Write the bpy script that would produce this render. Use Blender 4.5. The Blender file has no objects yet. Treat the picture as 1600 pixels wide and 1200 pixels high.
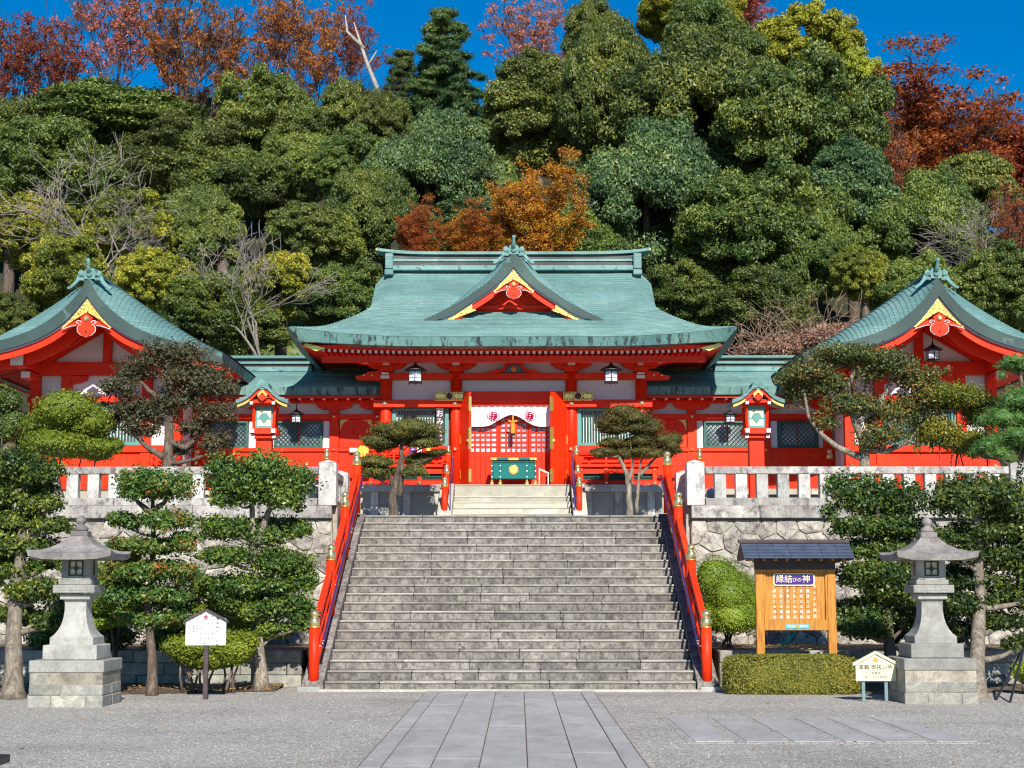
import bpy, math, random
import numpy as np
from mathutils import Vector, Matrix

# ------------------------------------------------------------------ camera, world, sun, exposure
scene = bpy.context.scene
COL = scene.collection
F = 2500.0
TH = math.atan(0.128)
PS = 11 * math.cos(TH) / F
CX, CH = 0.14, 1.6
cam_data = bpy.data.cameras.new("camera")
cam_data.sensor_width = 36.0
cam_data.lens = 36.0 * F / 1600.0
cam_data.clip_end = 3000
cam = bpy.data.objects.new("camera", cam_data)
COL.objects.link(cam)
cam.location = (CX, 0, CH)
cam.rotation_euler = (math.radians(90) + TH, 0, PS)
scene.camera = cam
scene.render.engine = 'CYCLES'

SUN_EL, SUN_AZ = math.radians(34), math.radians(10)      # sun behind the camera, to its right
world = bpy.data.worlds.new("World")
scene.world = world
world.use_nodes = True
wn = world.node_tree
wn.nodes.clear()
sky = wn.nodes.new('ShaderNodeTexSky')
sky.sky_type = 'NISHITA'
sky.sun_disc = False
sky.sun_elevation = SUN_EL
sky.sun_rotation = math.pi - SUN_AZ
sky.air_density = 1.0
sky.dust_density = 0.0
sky.ozone_density = 6.0
bg = wn.nodes.new('ShaderNodeBackground')
bg.inputs['Strength'].default_value = 0.09
wo = wn.nodes.new('ShaderNodeOutputWorld')
hs = wn.nodes.new('ShaderNodeHueSaturation')        # the clear deep-blue winter sky, same all round
hs.inputs['Saturation'].default_value = 1.42
wn.links.new(sky.outputs[0], hs.inputs['Color'])
wn.links.new(hs.outputs[0], bg.inputs[0])
wn.links.new(bg.outputs[0], wo.inputs[0])
sun_data = bpy.data.lights.new("sun", 'SUN')
sun_data.energy = 5.0
sun_data.angle = math.radians(0.53)
sun_data.color = (1.0, 0.95, 0.86)
sun = bpy.data.objects.new("sun", sun_data)
COL.objects.link(sun)
SUNV = Vector((math.sin(SUN_AZ) * math.cos(SUN_EL), -math.cos(SUN_AZ) * math.cos(SUN_EL), math.sin(SUN_EL)))
sun.rotation_euler = SUNV.to_track_quat('Z', 'Y').to_euler()
scene.view_settings.view_transform = 'Standard'
scene.view_settings.look = 'None'
scene.view_settings.exposure = 0.38
scene.view_settings.gamma = 1.0
scene.view_settings.use_curve_mapping = False
scene.cycles.filter_width = 1.15
scene.cycles.max_bounces = 5
scene.cycles.diffuse_bounces = 3
scene.cycles.glossy_bounces = 2
scene.cycles.transmission_bounces = 3
scene.cycles.transparent_max_bounces = 4

_ct, _st, _cp, _sp = math.cos(TH), math.sin(TH), math.cos(PS), math.sin(PS)
def _ray(px, py):
    a, b = (px - 800) / F, (600 - py) / F
    return (a * _cp - _sp * _ct + b * _sp * _st, a * _sp + _cp * _ct - b * _cp * _st, _st + b * _ct)
def W(px, py, Y):
    """world (x, z) of the point seen at photo pixel px, py at distance Y"""
    d = _ray(px, py); t = Y / d[1]
    return CX + d[0] * t, CH + d[2] * t
def G(px, py, z=0.0):
    d = _ray(px, py); t = (z - CH) / d[2]
    return CX + d[0] * t, d[1] * t

# ------------------------------------------------------------------ materials
MATS = {}
def _mat(name):
    m = bpy.data.materials.new(name); m.use_nodes = True
    nt = m.node_tree; nt.nodes.clear()
    out = nt.nodes.new('ShaderNodeOutputMaterial')
    p = nt.nodes.new('ShaderNodeBsdfPrincipled')
    nt.links.new(p.outputs[0], out.inputs[0])
    MATS[name] = m
    return m, nt, p, out
def _noise(nt, scale, detail=4, rough=0.55, coord=None, sc=None):
    n = nt.nodes.new('ShaderNodeTexNoise')
    n.inputs['Scale'].default_value = scale
    n.inputs['Detail'].default_value = detail
    n.inputs['Roughness'].default_value = rough
    if coord is not None:
        if sc:
            mp = nt.nodes.new('ShaderNodeMapping'); mp.inputs['Scale'].default_value = sc
            nt.links.new(coord, mp.inputs[0]); nt.links.new(mp.outputs[0], n.inputs[0])
        else:
            nt.links.new(coord, n.inputs[0])
    return n
def _ramp(nt, fac, stops):
    r = nt.nodes.new('ShaderNodeValToRGB')
    e = r.color_ramp.elements
    while len(e) < len(stops): e.new(0.5)
    for k, (p, c) in enumerate(stops):
        e[k].position = p
        e[k].color = (c[0], c[1], c[2], 1) if not isinstance(c, (int, float)) else (c, c, c, 1)
    nt.links.new(fac, r.inputs[0])
    return r
def _mix(nt, fac, a, b, mode='MIX'):
    m = nt.nodes.new('ShaderNodeMix'); m.data_type = 'RGBA'; m.blend_type = mode
    if isinstance(fac, (int, float)): m.inputs[0].default_value = fac
    else: nt.links.new(fac, m.inputs[0])
    for k, v in ((6, a), (7, b)):
        if isinstance(v, tuple): m.inputs[k].default_value = (v[0], v[1], v[2], 1)
        else: nt.links.new(v, m.inputs[k])
    return m.outputs[2]
def _bump(nt, p, h, strength, dist):
    b = nt.nodes.new('ShaderNodeBump'); b.inputs['Strength'].default_value = strength; b.inputs['Distance'].default_value = dist
    nt.links.new(h, b.inputs['Height']); nt.links.new(b.outputs[0], p.inputs['Normal'])
def _pos(nt):
    return nt.nodes.new('ShaderNodeNewGeometry').outputs['Position']

# base colours (reflectance), some with painted light; lamps are sun and sky only
def simple(name, col, rough=0.5, metal=0.0, var=0.12, scale=3.0, spec=0.5, bump=0.0):
    m, nt, p, out = _mat(name)
    pos = _pos(nt)
    n = _noise(nt, scale, 5, 0.6, pos)
    d = tuple(c * (1 - var) for c in col); l = tuple(min(1, c * (1 + var)) for c in col)
    r = _ramp(nt, n.outputs[0], [(0.3, d), (0.7, l)])
    nt.links.new(r.outputs[0], p.inputs['Base Color'])
    p.inputs['Roughness'].default_value = rough
    p.inputs['Metallic'].default_value = metal
    p.inputs['Specular IOR Level'].default_value = spec
    if bump:
        n2 = _noise(nt, scale * 12, 4, 0.6, pos); _bump(nt, p, n2.outputs[0], 0.5, bump)
    return m

def stone(name, base, dark, light, scale=2.0, stain=0.5, bump=0.006, stretch=(1, 1, 1), rough=0.85, grime=(0.05, 0.045, 0.045), var=0.18):
    """weathered stone: mottled grain, blotches, dark lichen stains"""
    m, nt, p, out = _mat(name)
    pos = _pos(nt)
    oi = nt.nodes.new('ShaderNodeObjectInfo')
    add = nt.nodes.new('ShaderNodeVectorMath'); add.operation = 'ADD'
    nt.links.new(pos, add.inputs[0])
    mul = nt.nodes.new('ShaderNodeMath'); mul.operation = 'MULTIPLY'; mul.inputs[1].default_value = 7.0
    nt.links.new(oi.outputs['Random'], mul.inputs[0]); nt.links.new(mul.outputs[0], add.inputs[1])
    co = add.outputs[0]
    n1 = _noise(nt, scale, 6, 0.65, co, stretch)
    c1 = _ramp(nt, n1.outputs[0], [(0.3, dark), (0.5, base), (0.72, light)]).outputs[0]
    n2 = _noise(nt, 55, 3, 0.7, pos)
    g = _ramp(nt, n2.outputs[0], [(0.3, 0.62), (0.55, 1.0), (0.75, 1.15)]).outputs[0]
    c2 = _mix(nt, 0.8, c1, g, 'MULTIPLY')
    n3 = _noise(nt, scale * 2.3, 8, 0.72, co, stretch)
    s = _ramp(nt, n3.outputs[0], [(0.5, 0.0), (0.62, stain)]).outputs[0]
    c3 = _mix(nt, s, c2, grime)
    hsv = nt.nodes.new('ShaderNodeHueSaturation')
    r = nt.nodes.new('ShaderNodeMapRange'); r.inputs[3].default_value = 1 - var; r.inputs[4].default_value = 1 + var
    nt.links.new(oi.outputs['Random'], r.inputs[0]); nt.links.new(r.outputs[0], hsv.inputs['Value'])
    nt.links.new(c3, hsv.inputs['Color'])
    nt.links.new(hsv.outputs[0], p.inputs['Base Color'])
    p.inputs['Roughness'].default_value = rough
    p.inputs['Specular IOR Level'].default_value = 0.25
    _bump(nt, p, n3.outputs[0], 0.7, bump)
    return m

def foliage(name, cols, trans=0.14, rough=0.5, spec=0.35, clump=0.45):
    """leaf colour: random per leaf (face attribute), drifting over the crown"""
    m, nt, p, out = _mat(name)
    at = nt.nodes.new('ShaderNodeAttribute'); at.attribute_name = 'shade'
    tc = nt.nodes.new('ShaderNodeTexCoord')
    n = _noise(nt, clump, 4, 0.6, _pos(nt))
    r1 = nt.nodes.new('ShaderNodeMapRange'); r1.inputs[1].default_value = 0.3; r1.inputs[2].default_value = 0.7
    nt.links.new(n.outputs[0], r1.inputs[0])
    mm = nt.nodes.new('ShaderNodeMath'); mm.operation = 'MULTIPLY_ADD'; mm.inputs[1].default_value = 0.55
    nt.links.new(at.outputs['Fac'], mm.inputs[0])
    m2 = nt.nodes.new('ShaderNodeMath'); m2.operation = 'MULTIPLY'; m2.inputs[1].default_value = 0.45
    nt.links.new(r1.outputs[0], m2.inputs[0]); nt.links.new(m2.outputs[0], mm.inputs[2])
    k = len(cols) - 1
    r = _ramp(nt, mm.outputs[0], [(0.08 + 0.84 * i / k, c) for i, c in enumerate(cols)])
    oi = nt.nodes.new('ShaderNodeObjectInfo')
    hv = nt.nodes.new('ShaderNodeHueSaturation')
    mr = nt.nodes.new('ShaderNodeMapRange'); mr.inputs[3].default_value = 0.484; mr.inputs[4].default_value = 0.516
    mv = nt.nodes.new('ShaderNodeMapRange'); mv.inputs[3].default_value = 0.80; mv.inputs[4].default_value = 1.15
    nt.links.new(oi.outputs['Random'], mr.inputs[0]); nt.links.new(mr.outputs[0], hv.inputs['Hue'])
    nt.links.new(oi.outputs['Random'], mv.inputs[0]); nt.links.new(mv.outputs[0], hv.inputs['Value'])
    nt.links.new(r.outputs[0], hv.inputs['Color'])
    r = hv
    nt.links.new(r.outputs[0], p.inputs['Base Color'])
    p.inputs['Roughness'].default_value = rough
    p.inputs['Specular IOR Level'].default_value = spec
    if trans:
        tr = nt.nodes.new('ShaderNodeBsdfTranslucent')
        nt.links.new(_mix(nt, 1.0, r.outputs[0], (1.25, 1.2, 0.6), 'MULTIPLY'), tr.inputs[0])
        ms = nt.nodes.new('ShaderNodeMixShader'); ms.inputs[0].default_value = trans
        nt.links.new(p.outputs[0], ms.inputs[1]); nt.links.new(tr.outputs[0], ms.inputs[2])
        nt.links.new(ms.outputs[0], out.inputs[0])
    return m

def _lacquer():
    m, nt, p, out = _mat('vermilion_lacquer')
    pos = _pos(nt)
    n = _noise(nt, 0.8, 5, 0.6, pos)
    c1 = _ramp(nt, n.outputs[0], [(0.3, (0.76, 0.026, 0.003)), (0.5, (0.85, 0.032, 0.003)), (0.7, (0.88, 0.050, 0.008))]).outputs[0]
    n2 = _noise(nt, 2.2, 7, 0.72, pos, (3, 3, 0.7))
    f = _ramp(nt, n2.outputs[0], [(0.52, 0.0), (0.72, 0.38)]).outputs[0]
    c2 = _mix(nt, f, c1, (0.42, 0.020, 0.006))
    nt.links.new(c2, p.inputs['Base Color'])
    r = _ramp(nt, n2.outputs[0], [(0.3, 0.36), (0.7, 0.62)]); nt.links.new(r.outputs[0], p.inputs['Roughness'])
    p.inputs['Specular IOR Level'].default_value = 0.25
    n3 = _noise(nt, 30, 3, 0.6, pos, (1, 1, .15)); _bump(nt, p, n3.outputs[0], 0.25, 0.003)
    return m
RED = _lacquer()
WHITE = simple('white_plaster', (0.80, 0.79, 0.77), 0.8, 0, 0.03, 2)
GOLD = simple('gilt_brass', (0.95, 0.62, 0.16), 0.32, 0.75, 0.12, 8)
def _goldrelief():
    m, nt, p, out = _mat('pierced_gilt_relief')
    v = nt.nodes.new('ShaderNodeTexVoronoi'); v.inputs['Scale'].default_value = 17; v.feature = 'DISTANCE_TO_EDGE'; nt.links.new(_pos(nt), v.inputs[0])
    r = _ramp(nt, v.outputs['Distance'], [(0.10, (0.90, 0.56, 0.13)), (0.20, (0.85, 0.50, 0.10)), (0.30, (0.30, 0.13, 0.04))])
    nt.links.new(r.outputs[0], p.inputs['Base Color']); p.inputs['Roughness'].default_value = 0.4; p.inputs['Metallic'].default_value = 0.35
    _bump(nt, p, v.outputs['Distance'], 0.8, -0.01)
    return m
GOLDP = _goldrelief()
BRASS = simple('pale_brass', (0.86, 0.72, 0.36), 0.25, 0.85, 0.08, 5)
GREEN = simple('green_lacquer', (0.035, 0.115, 0.09), 0.45, 0, 0.15, 4)
TEAL = simple('teal_lacquer', (0.006, 0.15, 0.13), 0.3, 0, 0.08, 3)
PALETEAL = simple('pale_teal_paint', (0.10, 0.30, 0.27), 0.6, 0, 0.08, 3)
DARKIRON = simple('dark_iron', (0.035, 0.04, 0.045), 0.5, 0.4, 0.2, 6)
FROST = simple('frosted_pane', (0.72, 0.74, 0.80), 0.35, 0, 0.06, 6)
BLACK = simple('black_paint', (0.018, 0.019, 0.024), 0.4, 0, 0.2, 6)
DARKWOOD = simple('dark_brown_wood', (0.075, 0.055, 0.055), 0.6, 0, 0.25, 9, 0.3, 0.001)
STEELB = simple('reflection_tinted_steel', (0.13, 0.09, 0.36), 0.25, 0.7, 0.1, 4)  # violet reflections of the steel put into its base colour
CLOTH = simple('white_cloth', (0.86, 0.86, 0.88), 0.9, 0, 0.03, 8, 0.1)
CRIMSON = simple('crimson_print', (0.42, 0.012, 0.07), 0.8, 0, 0.08, 8, 0.1)
ORANGE = simple('orange_tassel', (0.95, 0.30, 0.02), 0.8, 0, 0.15, 20)
YELLOW = simple('yellow_paint', (0.90, 0.50, 0.05), 0.5, 0, 0.15, 14)
CREAM = simple('cream_board', (0.80, 0.74, 0.46), 0.6, 0, 0.05, 6)
SIGNW = simple('white_board', (0.84, 0.84, 0.84), 0.6, 0, 0.02, 4)
INK = simple('black_ink', (0.02, 0.018, 0.03), 0.7, 0, 0.1, 4)
GREYINK = simple('grey_ink', (0.22, 0.22, 0.25), 0.7, 0, 0.1, 4)
WHITEP = simple('white_lettering', (0.88, 0.88, 0.88), 0.6, 0, 0.02, 4)
PURPLE = simple('purple_enamel', (0.055, 0.012, 0.22), 0.35, 0, 0.1, 5)
CYAN = simple('cyan_enamel', (0.05, 0.42, 0.50), 0.4, 0, 0.1, 5)
GREYPOST = simple('grey_green_paint', (0.17, 0.25, 0.26), 0.5, 0, 0.15, 5)
SLATE = simple('dark_slate_metal', (0.055, 0.075, 0.12), 0.45, 0.2, 0.25, 7)
PORC = simple('blue_white_porcelain', (0.45, 0.52, 0.75), 0.15, 0, 0.5, 9)
BLUEP = simple('blue_grey_paint', (0.10, 0.20, 0.32), 0.6, 0, 0.2, 12)
JADE = simple('jade_plastic', (0.0, 0.42, 0.30), 0.4, 0, 0.1, 5)
GREYBARK = simple('silver_grey_twig', (0.25, 0.215, 0.19), 0.9, 0, 0.3, 5, 0.2)
BLEACHED = simple('bleached_wood', (.36, .33, .30), .85, 0, 0.3, 6)
TANBARK = simple('tan_twig', (0.30, 0.20, 0.14), 0.9, 0, 0.3, 5, 0.2)
DARKBARK = simple('dark_bark', (0.07, 0.055, 0.05), 0.9, 0, 0.4, 5, 0.2)

def _boardwood():
    m, nt, p, out = _mat('honey_cedar_wood')
    n = _noise(nt, 5, 6, 0.6, _pos(nt), (7, 7, 0.6))
    r = _ramp(nt, n.outputs[0], [(0.3, (0.27, 0.085, 0.010)), (0.5, (0.50, 0.20, 0.018)), (0.7, (0.60, 0.29, 0.04))])
    nt.links.new(r.outputs[0], p.inputs['Base Color']); p.inputs['Roughness'].default_value = 0.5
    return m
CEDAR = _boardwood()

def _glass():
    m, nt, p, out = _mat('dim_window_glass')
    n = _noise(nt, 0.9, 3, 0.5, _pos(nt))
    r = _ramp(nt, n.outputs[0], [(0.35, (0.05, 0.06, 0.08)), (0.5, (0.26, 0.28, 0.31)), (0.65, (0.62, 0.63, 0.66))])
    nt.links.new(r.outputs[0], p.inputs['Base Color']); p.inputs['Roughness'].default_value = 0.12
    p.inputs['Specular IOR Level'].default_value = 0.7
    return m
GLASS = _glass()

def _copper(name, base, dark, light, streak, vscale=(9, 9, 0.5), amt=(0.52, 0.66), seam=None):
    m, nt, p, out = _mat(name)
    pos = _pos(nt)
    n1 = _noise(nt, 0.7, 7, 0.62, pos)
    c1 = _ramp(nt, n1.outputs[0], [(0.3, dark), (0.5, base), (0.7, light)]).outputs[0]
    n4 = _noise(nt, 2.0, 3, 0.6, pos, (6, 6, 40))
    g4 = _ramp(nt, n4.outputs[0], [(0.35, 0.80), (0.6, 1.08)]).outputs[0]
    c1 = _mix(nt, 0.8, c1, g4, 'MULTIPLY')
    n2 = _noise(nt, 1.0, 5, 0.7, pos, vscale)
    f = _ramp(nt, n2.outputs[0], [(amt[0], 0.0), (amt[1], 1.0)]).outputs[0]
    c2 = _mix(nt, f, c1, streak)
    if seam:
        sp = nt.nodes.new('ShaderNodeSeparateXYZ'); nt.links.new(pos, sp.inputs[0])
        cb = nt.nodes.new('ShaderNodeCombineXYZ'); nt.links.new(sp.outputs[seam], cb.inputs[0]); nt.links.new(sp.outputs['Z'], cb.inputs[1])
        br = nt.nodes.new('ShaderNodeTexBrick'); nt.links.new(cb.outputs[0], br.inputs[0])
        br.inputs['Scale'].default_value = 1.0; br.inputs['Brick Width'].default_value = 0.42; br.inputs['Row Height'].default_value = 0.075
        br.inputs['Mortar Size'].default_value = 0.006; br.inputs['Color1'].default_value = (0.84, 0.84, 0.84, 1); br.inputs['Color2'].default_value = (1.1, 1.1, 1.1, 1); br.inputs['Mortar'].default_value = (0.55, 0.55, 0.55, 1)
        c2 = _mix(nt, 0.7, c2, br.outputs['Color'], 'MULTIPLY')
    nt.links.new(c2, p.inputs['Base Color'])
    p.inputs['Roughness'].default_value = 0.62
    p.inputs['Specular IOR Level'].default_value = 0.35
    n3 = _noise(nt, 14, 4, 0.6, pos); _bump(nt, p, n3.outputs[0], 0.25, 0.01)
    return m
_cop = ('verdigris_roof', (0.145, 0.275, 0.255), (0.105, 0.21, 0.20), (0.21, 0.345, 0.32), (0.24, 0.37, 0.31), (3, 3, 3), (0.6, 0.75))
COPPER = _copper(*_cop, seam='X')
COPPERP = _copper('verdigris_roof_side', *_cop[1:], seam='Y')
FASCIA = _copper('streaked_verdigris', (0.13, 0.27, 0.24), (0.08, 0.19, 0.18), (0.22, 0.38, 0.33), (0.035, 0.05, 0.055), (7, 7, 0.35), (0.5, 0.6))
STRIP = _copper('dull_verdigris', (0.035, 0.068, 0.062), (0.022, 0.045, 0.042), (0.06, 0.11, 0.095), (0.16, 0.30, 0.26), (1.2, 1.2, 1.2), (0.60, 0.72))
RIDGED = _copper('dark_ridge_band', (0.06, 0.055, 0.05), (0.03, 0.03, 0.03), (0.11, 0.12, 0.11), (0.14, 0.24, 0.21), (1, 1, 14), (0.58, 0.7))
ORN = _copper('ornament_verdigris', (0.15, 0.31, 0.29), (0.07, 0.16, 0.16), (0.25, 0.42, 0.39), (0.04, 0.07, 0.07), (9, 9, 9), (0.55, 0.68))

STEP = stone('weathered_step_stone', (0.235, 0.215, 0.19), (0.10, 0.088, 0.088), (0.39, 0.36, 0.315), 3.2, 0.85, 0.006, (2.2, 2.2, 1.6), 0.9, (0.075, 0.065, 0.068))
STEPL = stone('pale_step_stone', (0.48, 0.455, 0.37), (0.42, 0.40, 0.33), (0.66, 0.63, 0.54), 1.2, 0.35, 0.003, (1, 1, 1), 0.85, (0.25, 0.23, 0.15))
GRANITE = stone('pale_granite', (0.58, 0.565, 0.52), (0.40, 0.38, 0.35), (0.72, 0.70, 0.64), 1.7, 0.62, 0.003, (1.5, 1.5, 0.9), 0.85, (0.17, 0.15, 0.155))
COPING = stone('stained_coping_stone', (0.42, 0.39, 0.35), (0.24, 0.22, 0.215), (0.66, 0.63, 0.58), 1.6, 0.75, 0.006, (1.8, 1.8, 1.2), 0.9, (0.08, 0.07, 0.075))
RUBBLE = stone('rubble_wall_stone', (0.46, 0.42, 0.36), (0.22, 0.19, 0.185), (0.62, 0.58, 0.47), 2.8, 0.8, 0.02, (1, 1, 1), 0.92, (0.10, 0.085, 0.09))
MORTAR = stone('wall_mortar', (0.36, 0.32, 0.25), (0.22, 0.19, 0.15), (0.46, 0.42, 0.33), 3, 0.4, 0.01)
LANTERN = stone('lantern_granite', (0.36, 0.355, 0.32), (0.25, 0.25, 0.235), (0.46, 0.45, 0.40), 2.4, 0.5, 0.003, (1, 1, 1), 0.85, (0.22, 0.20, 0.17))
LANTOP = stone('lantern_cap_stone', (0.26, 0.235, 0.22), (0.15, 0.135, 0.13), (0.36, 0.33, 0.30), 3.0, 0.5, 0.006, (1, 1, 1), 0.9, (0.12, 0.105, 0.11))
LANBLK = stone('split_face_block', (0.32, 0.315, 0.27), (0.26, 0.26, 0.25), (0.54, 0.51, 0.42), 4.0, 0.45, 0.012, (1, 1, 1), 0.92, (0.15, 0.15, 0.15))
NOSING = stone('worn_lit_step_edge', (0.35, 0.325, 0.28), (0.20, 0.18, 0.165), (0.48, 0.45, 0.39), 2.5, 0.3, 0.003, (1, 1, 1), 0.85, (0.2, 0.18, 0.16))
PAVE = stone('paving_slab_stone', (0.41, 0.395, 0.375), (0.34, 0.325, 0.31), (0.49, 0.475, 0.45), 1.6, 0.3, 0.003, (1.4, 0.5, 1), 0.85, (0.26, 0.24, 0.22), 0.05)
CONC = stone('grey_base_concrete', (0.40, 0.40, 0.38), (0.30, 0.30, 0.29), (0.50, 0.49, 0.45), 1.2, 0.35, 0.002, (1, 1, 1), 0.85, (0.22, 0.22, 0.21))

SHRUBBARK = stone('brown_bark', (0.15, 0.11, 0.085), (0.07, 0.05, 0.04), (0.26, 0.21, 0.16), 7, 0.6, 0.03, (2, 2, .6), 0.95, (0.04, 0.035, 0.03))
PALEBARK = stone('pale_mottled_bark', (0.30, 0.25, 0.19), (0.14, 0.115, 0.09), (0.48, 0.43, 0.34), 6, 0.7, 0.03, (2, 2, .7), 0.95, (0.08, 0.07, 0.06))

def _gravel():
    m, nt, p, out = _mat('fine_grey_gravel')
    pos = _pos(nt)
    v = nt.nodes.new('ShaderNodeTexVoronoi'); v.inputs['Scale'].default_value = 60; nt.links.new(pos, v.inputs[0])
    r = _ramp(nt, v.outputs['Color'], [(0.1, (0.20, 0.18, 0.16)), (0.4, (0.37, 0.345, 0.305)), (0.65, (0.47, 0.44, 0.39)), (0.95, (0.70, 0.66, 0.59))])
    n = _noise(nt, 0.5, 6, 0.6, pos)
    g = _ramp(nt, n.outputs[0], [(0.3, 0.76), (0.5, 0.98), (0.7, 1.08)]).outputs[0]
    c = _mix(nt, 1.0, r.outputs[0], g, 'MULTIPLY')
    n5 = _noise(nt, 9, 5, 0.7, pos)
    g5 = _ramp(nt, n5.outputs[0], [(0.35, 0.80), (0.65, 1.1)]).outputs[0]
    c = _mix(nt, 0.8, c, g5, 'MULTIPLY')
    nt.links.new(c, p.inputs['Base Color']); p.inputs['Roughness'].default_value = 0.9
    p.inputs['Specular IOR Level'].default_value = 0.2
    _bump(nt, p, v.outputs['Distance'], 0.6, 0.012)
    return m
GRAVEL = _gravel()
SOIL = stone('leaf_strewn_soil', (0.16, 0.115, 0.075), (0.08, 0.06, 0.045), (0.28, 0.20, 0.12), 5, 0.5, 0.02, (1, 1, 1), 0.95, (0.05, 0.04, 0.03))
HILLM = stone('hillside_floor', (0.05, 0.055, 0.028), (0.025, 0.03, 0.015), (0.09, 0.075, 0.04), 0.6, 0.5, 0.1, (1, 1, 1), 0.95, (0.02, 0.025, 0.012))

# leaf materials; hill greens have sunlit yellow and shadow tones painted into the ramp
L_DOME = foliage('dark_olive_leaves', [(0.025, 0.040, 0.009), (0.095, 0.140, 0.029), (0.312, 0.324, 0.056)])
L_DEEP = foliage('deep_green_leaves', [(0.020, 0.040, 0.009), (0.086, 0.144, 0.029), (0.344, 0.360, 0.059)])
L_BLUE = foliage('blue_green_leaves', [(0.018, 0.040, 0.016), (0.073, 0.130, 0.046), (0.289, 0.340, 0.096)])
L_MID = foliage('mid_green_leaves', [(0.030, 0.054, 0.011), (0.130, 0.193, 0.038), (0.455, 0.450, 0.080)])
L_OLIVE = foliage('olive_yellow_leaves', [(0.041, 0.054, 0.011), (0.193, 0.235, 0.030), (0.696, 0.562, 0.043)])
L_YG = foliage('sunny_shrub_leaves', [(0.04, 0.06, 0.012), (0.12, 0.16, 0.02), (0.26, 0.28, 0.035), (0.36, 0.20, 0.03)], 0.2, 0.45, 0.35, 2.0)
L_YELL = foliage('yellow_green_leaves', [(0.115, 0.149, 0.014), (0.287, 0.310, 0.023), (0.483, 0.460, 0.040)])
L_MAPLE = foliage('orange_maple_leaves', [(0.13, 0.030, 0.018), (0.36, 0.095, 0.030), (0.52, 0.19, 0.045)], 0.35)
L_RED = foliage('rust_red_leaves', [(0.154, 0.035, 0.017), (0.371, 0.093, 0.029), (0.536, 0.201, 0.044)], 0.35)
L_PINK = foliage('faded_pink_leaves', [(0.336, 0.084, 0.072), (0.540, 0.156, 0.120), (0.720, 0.288, 0.180)], 0.35)
L_MIX = foliage('orange_gold_leaves', [(0.17, 0.028, 0.012), (0.44, 0.10, 0.016), (0.55, 0.26, 0.03), (0.30, 0.26, 0.03)], 0.35, clump=0.9)
L_FIR = foliage('fir_needles', [(0.011, 0.028, 0.011), (0.053, 0.104, 0.032), (0.241, 0.269, 0.047)])
L_CAM = foliage('glossy_camellia_leaves', [(0.016, 0.040, 0.010), (0.078, 0.147, 0.027), (0.328, 0.362, 0.047)], 0.2, 0.42, 0.4, 1.5)
L_CAMD = foliage('darker_glossy_leaves', [(0.011, 0.030, 0.009), (0.052, 0.108, 0.024), (0.235, 0.284, 0.045)], 0.2, 0.42, 0.4, 1.5)
L_BERRY = foliage('leaves_with_red_sprays', [(0.030, 0.072, 0.018), (0.060, 0.115, 0.024), (0.10, 0.16, 0.03), (0.17, 0.22, 0.045), (0.42, 0.022, 0.010)], 0.2, 0.4, 0.4, 2.2)
L_BUSH = foliage('clipped_bush_leaves', [(0.075, 0.128, 0.015), (0.195, 0.285, 0.027), (0.405, 0.465, 0.045)], 0.25, 0.5, 0.3, 1.2)
L_HEDGE = foliage('box_hedge_leaves', [(0.090, 0.075, 0.022), (0.150, 0.165, 0.027), (0.300, 0.285, 0.045), (0.390, 0.240, 0.060)], 0.2, 0.6, 0.25, 1.8)
L_NIWA = foliage('clipped_pine_leaves', [(0.032, 0.035, 0.013), (0.099, 0.099, 0.022), (0.174, 0.163, 0.036), (0.233, 0.087, 0.031)], 0.15, 0.6, 0.25, 1.5)
L_BRONZE = foliage('bronze_green_leaves', [(0.028, 0.034, 0.018), (0.075, 0.078, 0.036), (0.13, 0.115, 0.055), (0.17, 0.075, 0.05)], 0.2, 0.5, 0.35, 1.5)
L_TAM = foliage('dark_green_orange_tips', [(0.025, 0.045, 0.018), (0.071, 0.109, 0.032), (0.178, 0.204, 0.045), (0.510, 0.217, 0.038)], 0.2, 0.45, 0.4, 2.0)
L_PINE = foliage('pine_needles', [(0.038, 0.105, 0.030), (0.105, 0.225, 0.053), (0.255, 0.375, 0.075)], 0.2, 0.5, 0.3, 1.5)
L_BROWN = foliage('brown_twig_leaves', [(0.180, 0.105, 0.075), (0.360, 0.210, 0.150), (0.510, 0.240, 0.180)], 0.2)
L_FALL = foliage('fallen_leaf_litter', [(0.25, 0.10, 0.03), (0.50, 0.25, 0.06), (0.65, 0.42, 0.12)], 0.0)

# ------------------------------------------------------------------ mesh helpers
ORG = {}
def tag(o, label=None, cat=None, group=None, kind=None):
    if label: o['label'] = label
    if cat: o['category'] = cat
    if group: o['group'] = group
    if kind: o['kind'] = kind
    return o
def thing(name, label, cat, loc=(0, 0, 0), group=None, kind=None):
    o = bpy.data.objects.new(name, None)
    COL.objects.link(o)
    o.location = loc
    ORG[o.name] = Vector(loc)
    o.empty_display_size = 0.2
    return tag(o, label, cat, group, kind)
def link_mesh(name, me, parent=None, loc=None):
    o = bpy.data.objects.new(name, me)
    COL.objects.link(o)
    if parent is not None: o.parent = parent
    if loc is not None: o.location = loc
    return o

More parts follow.
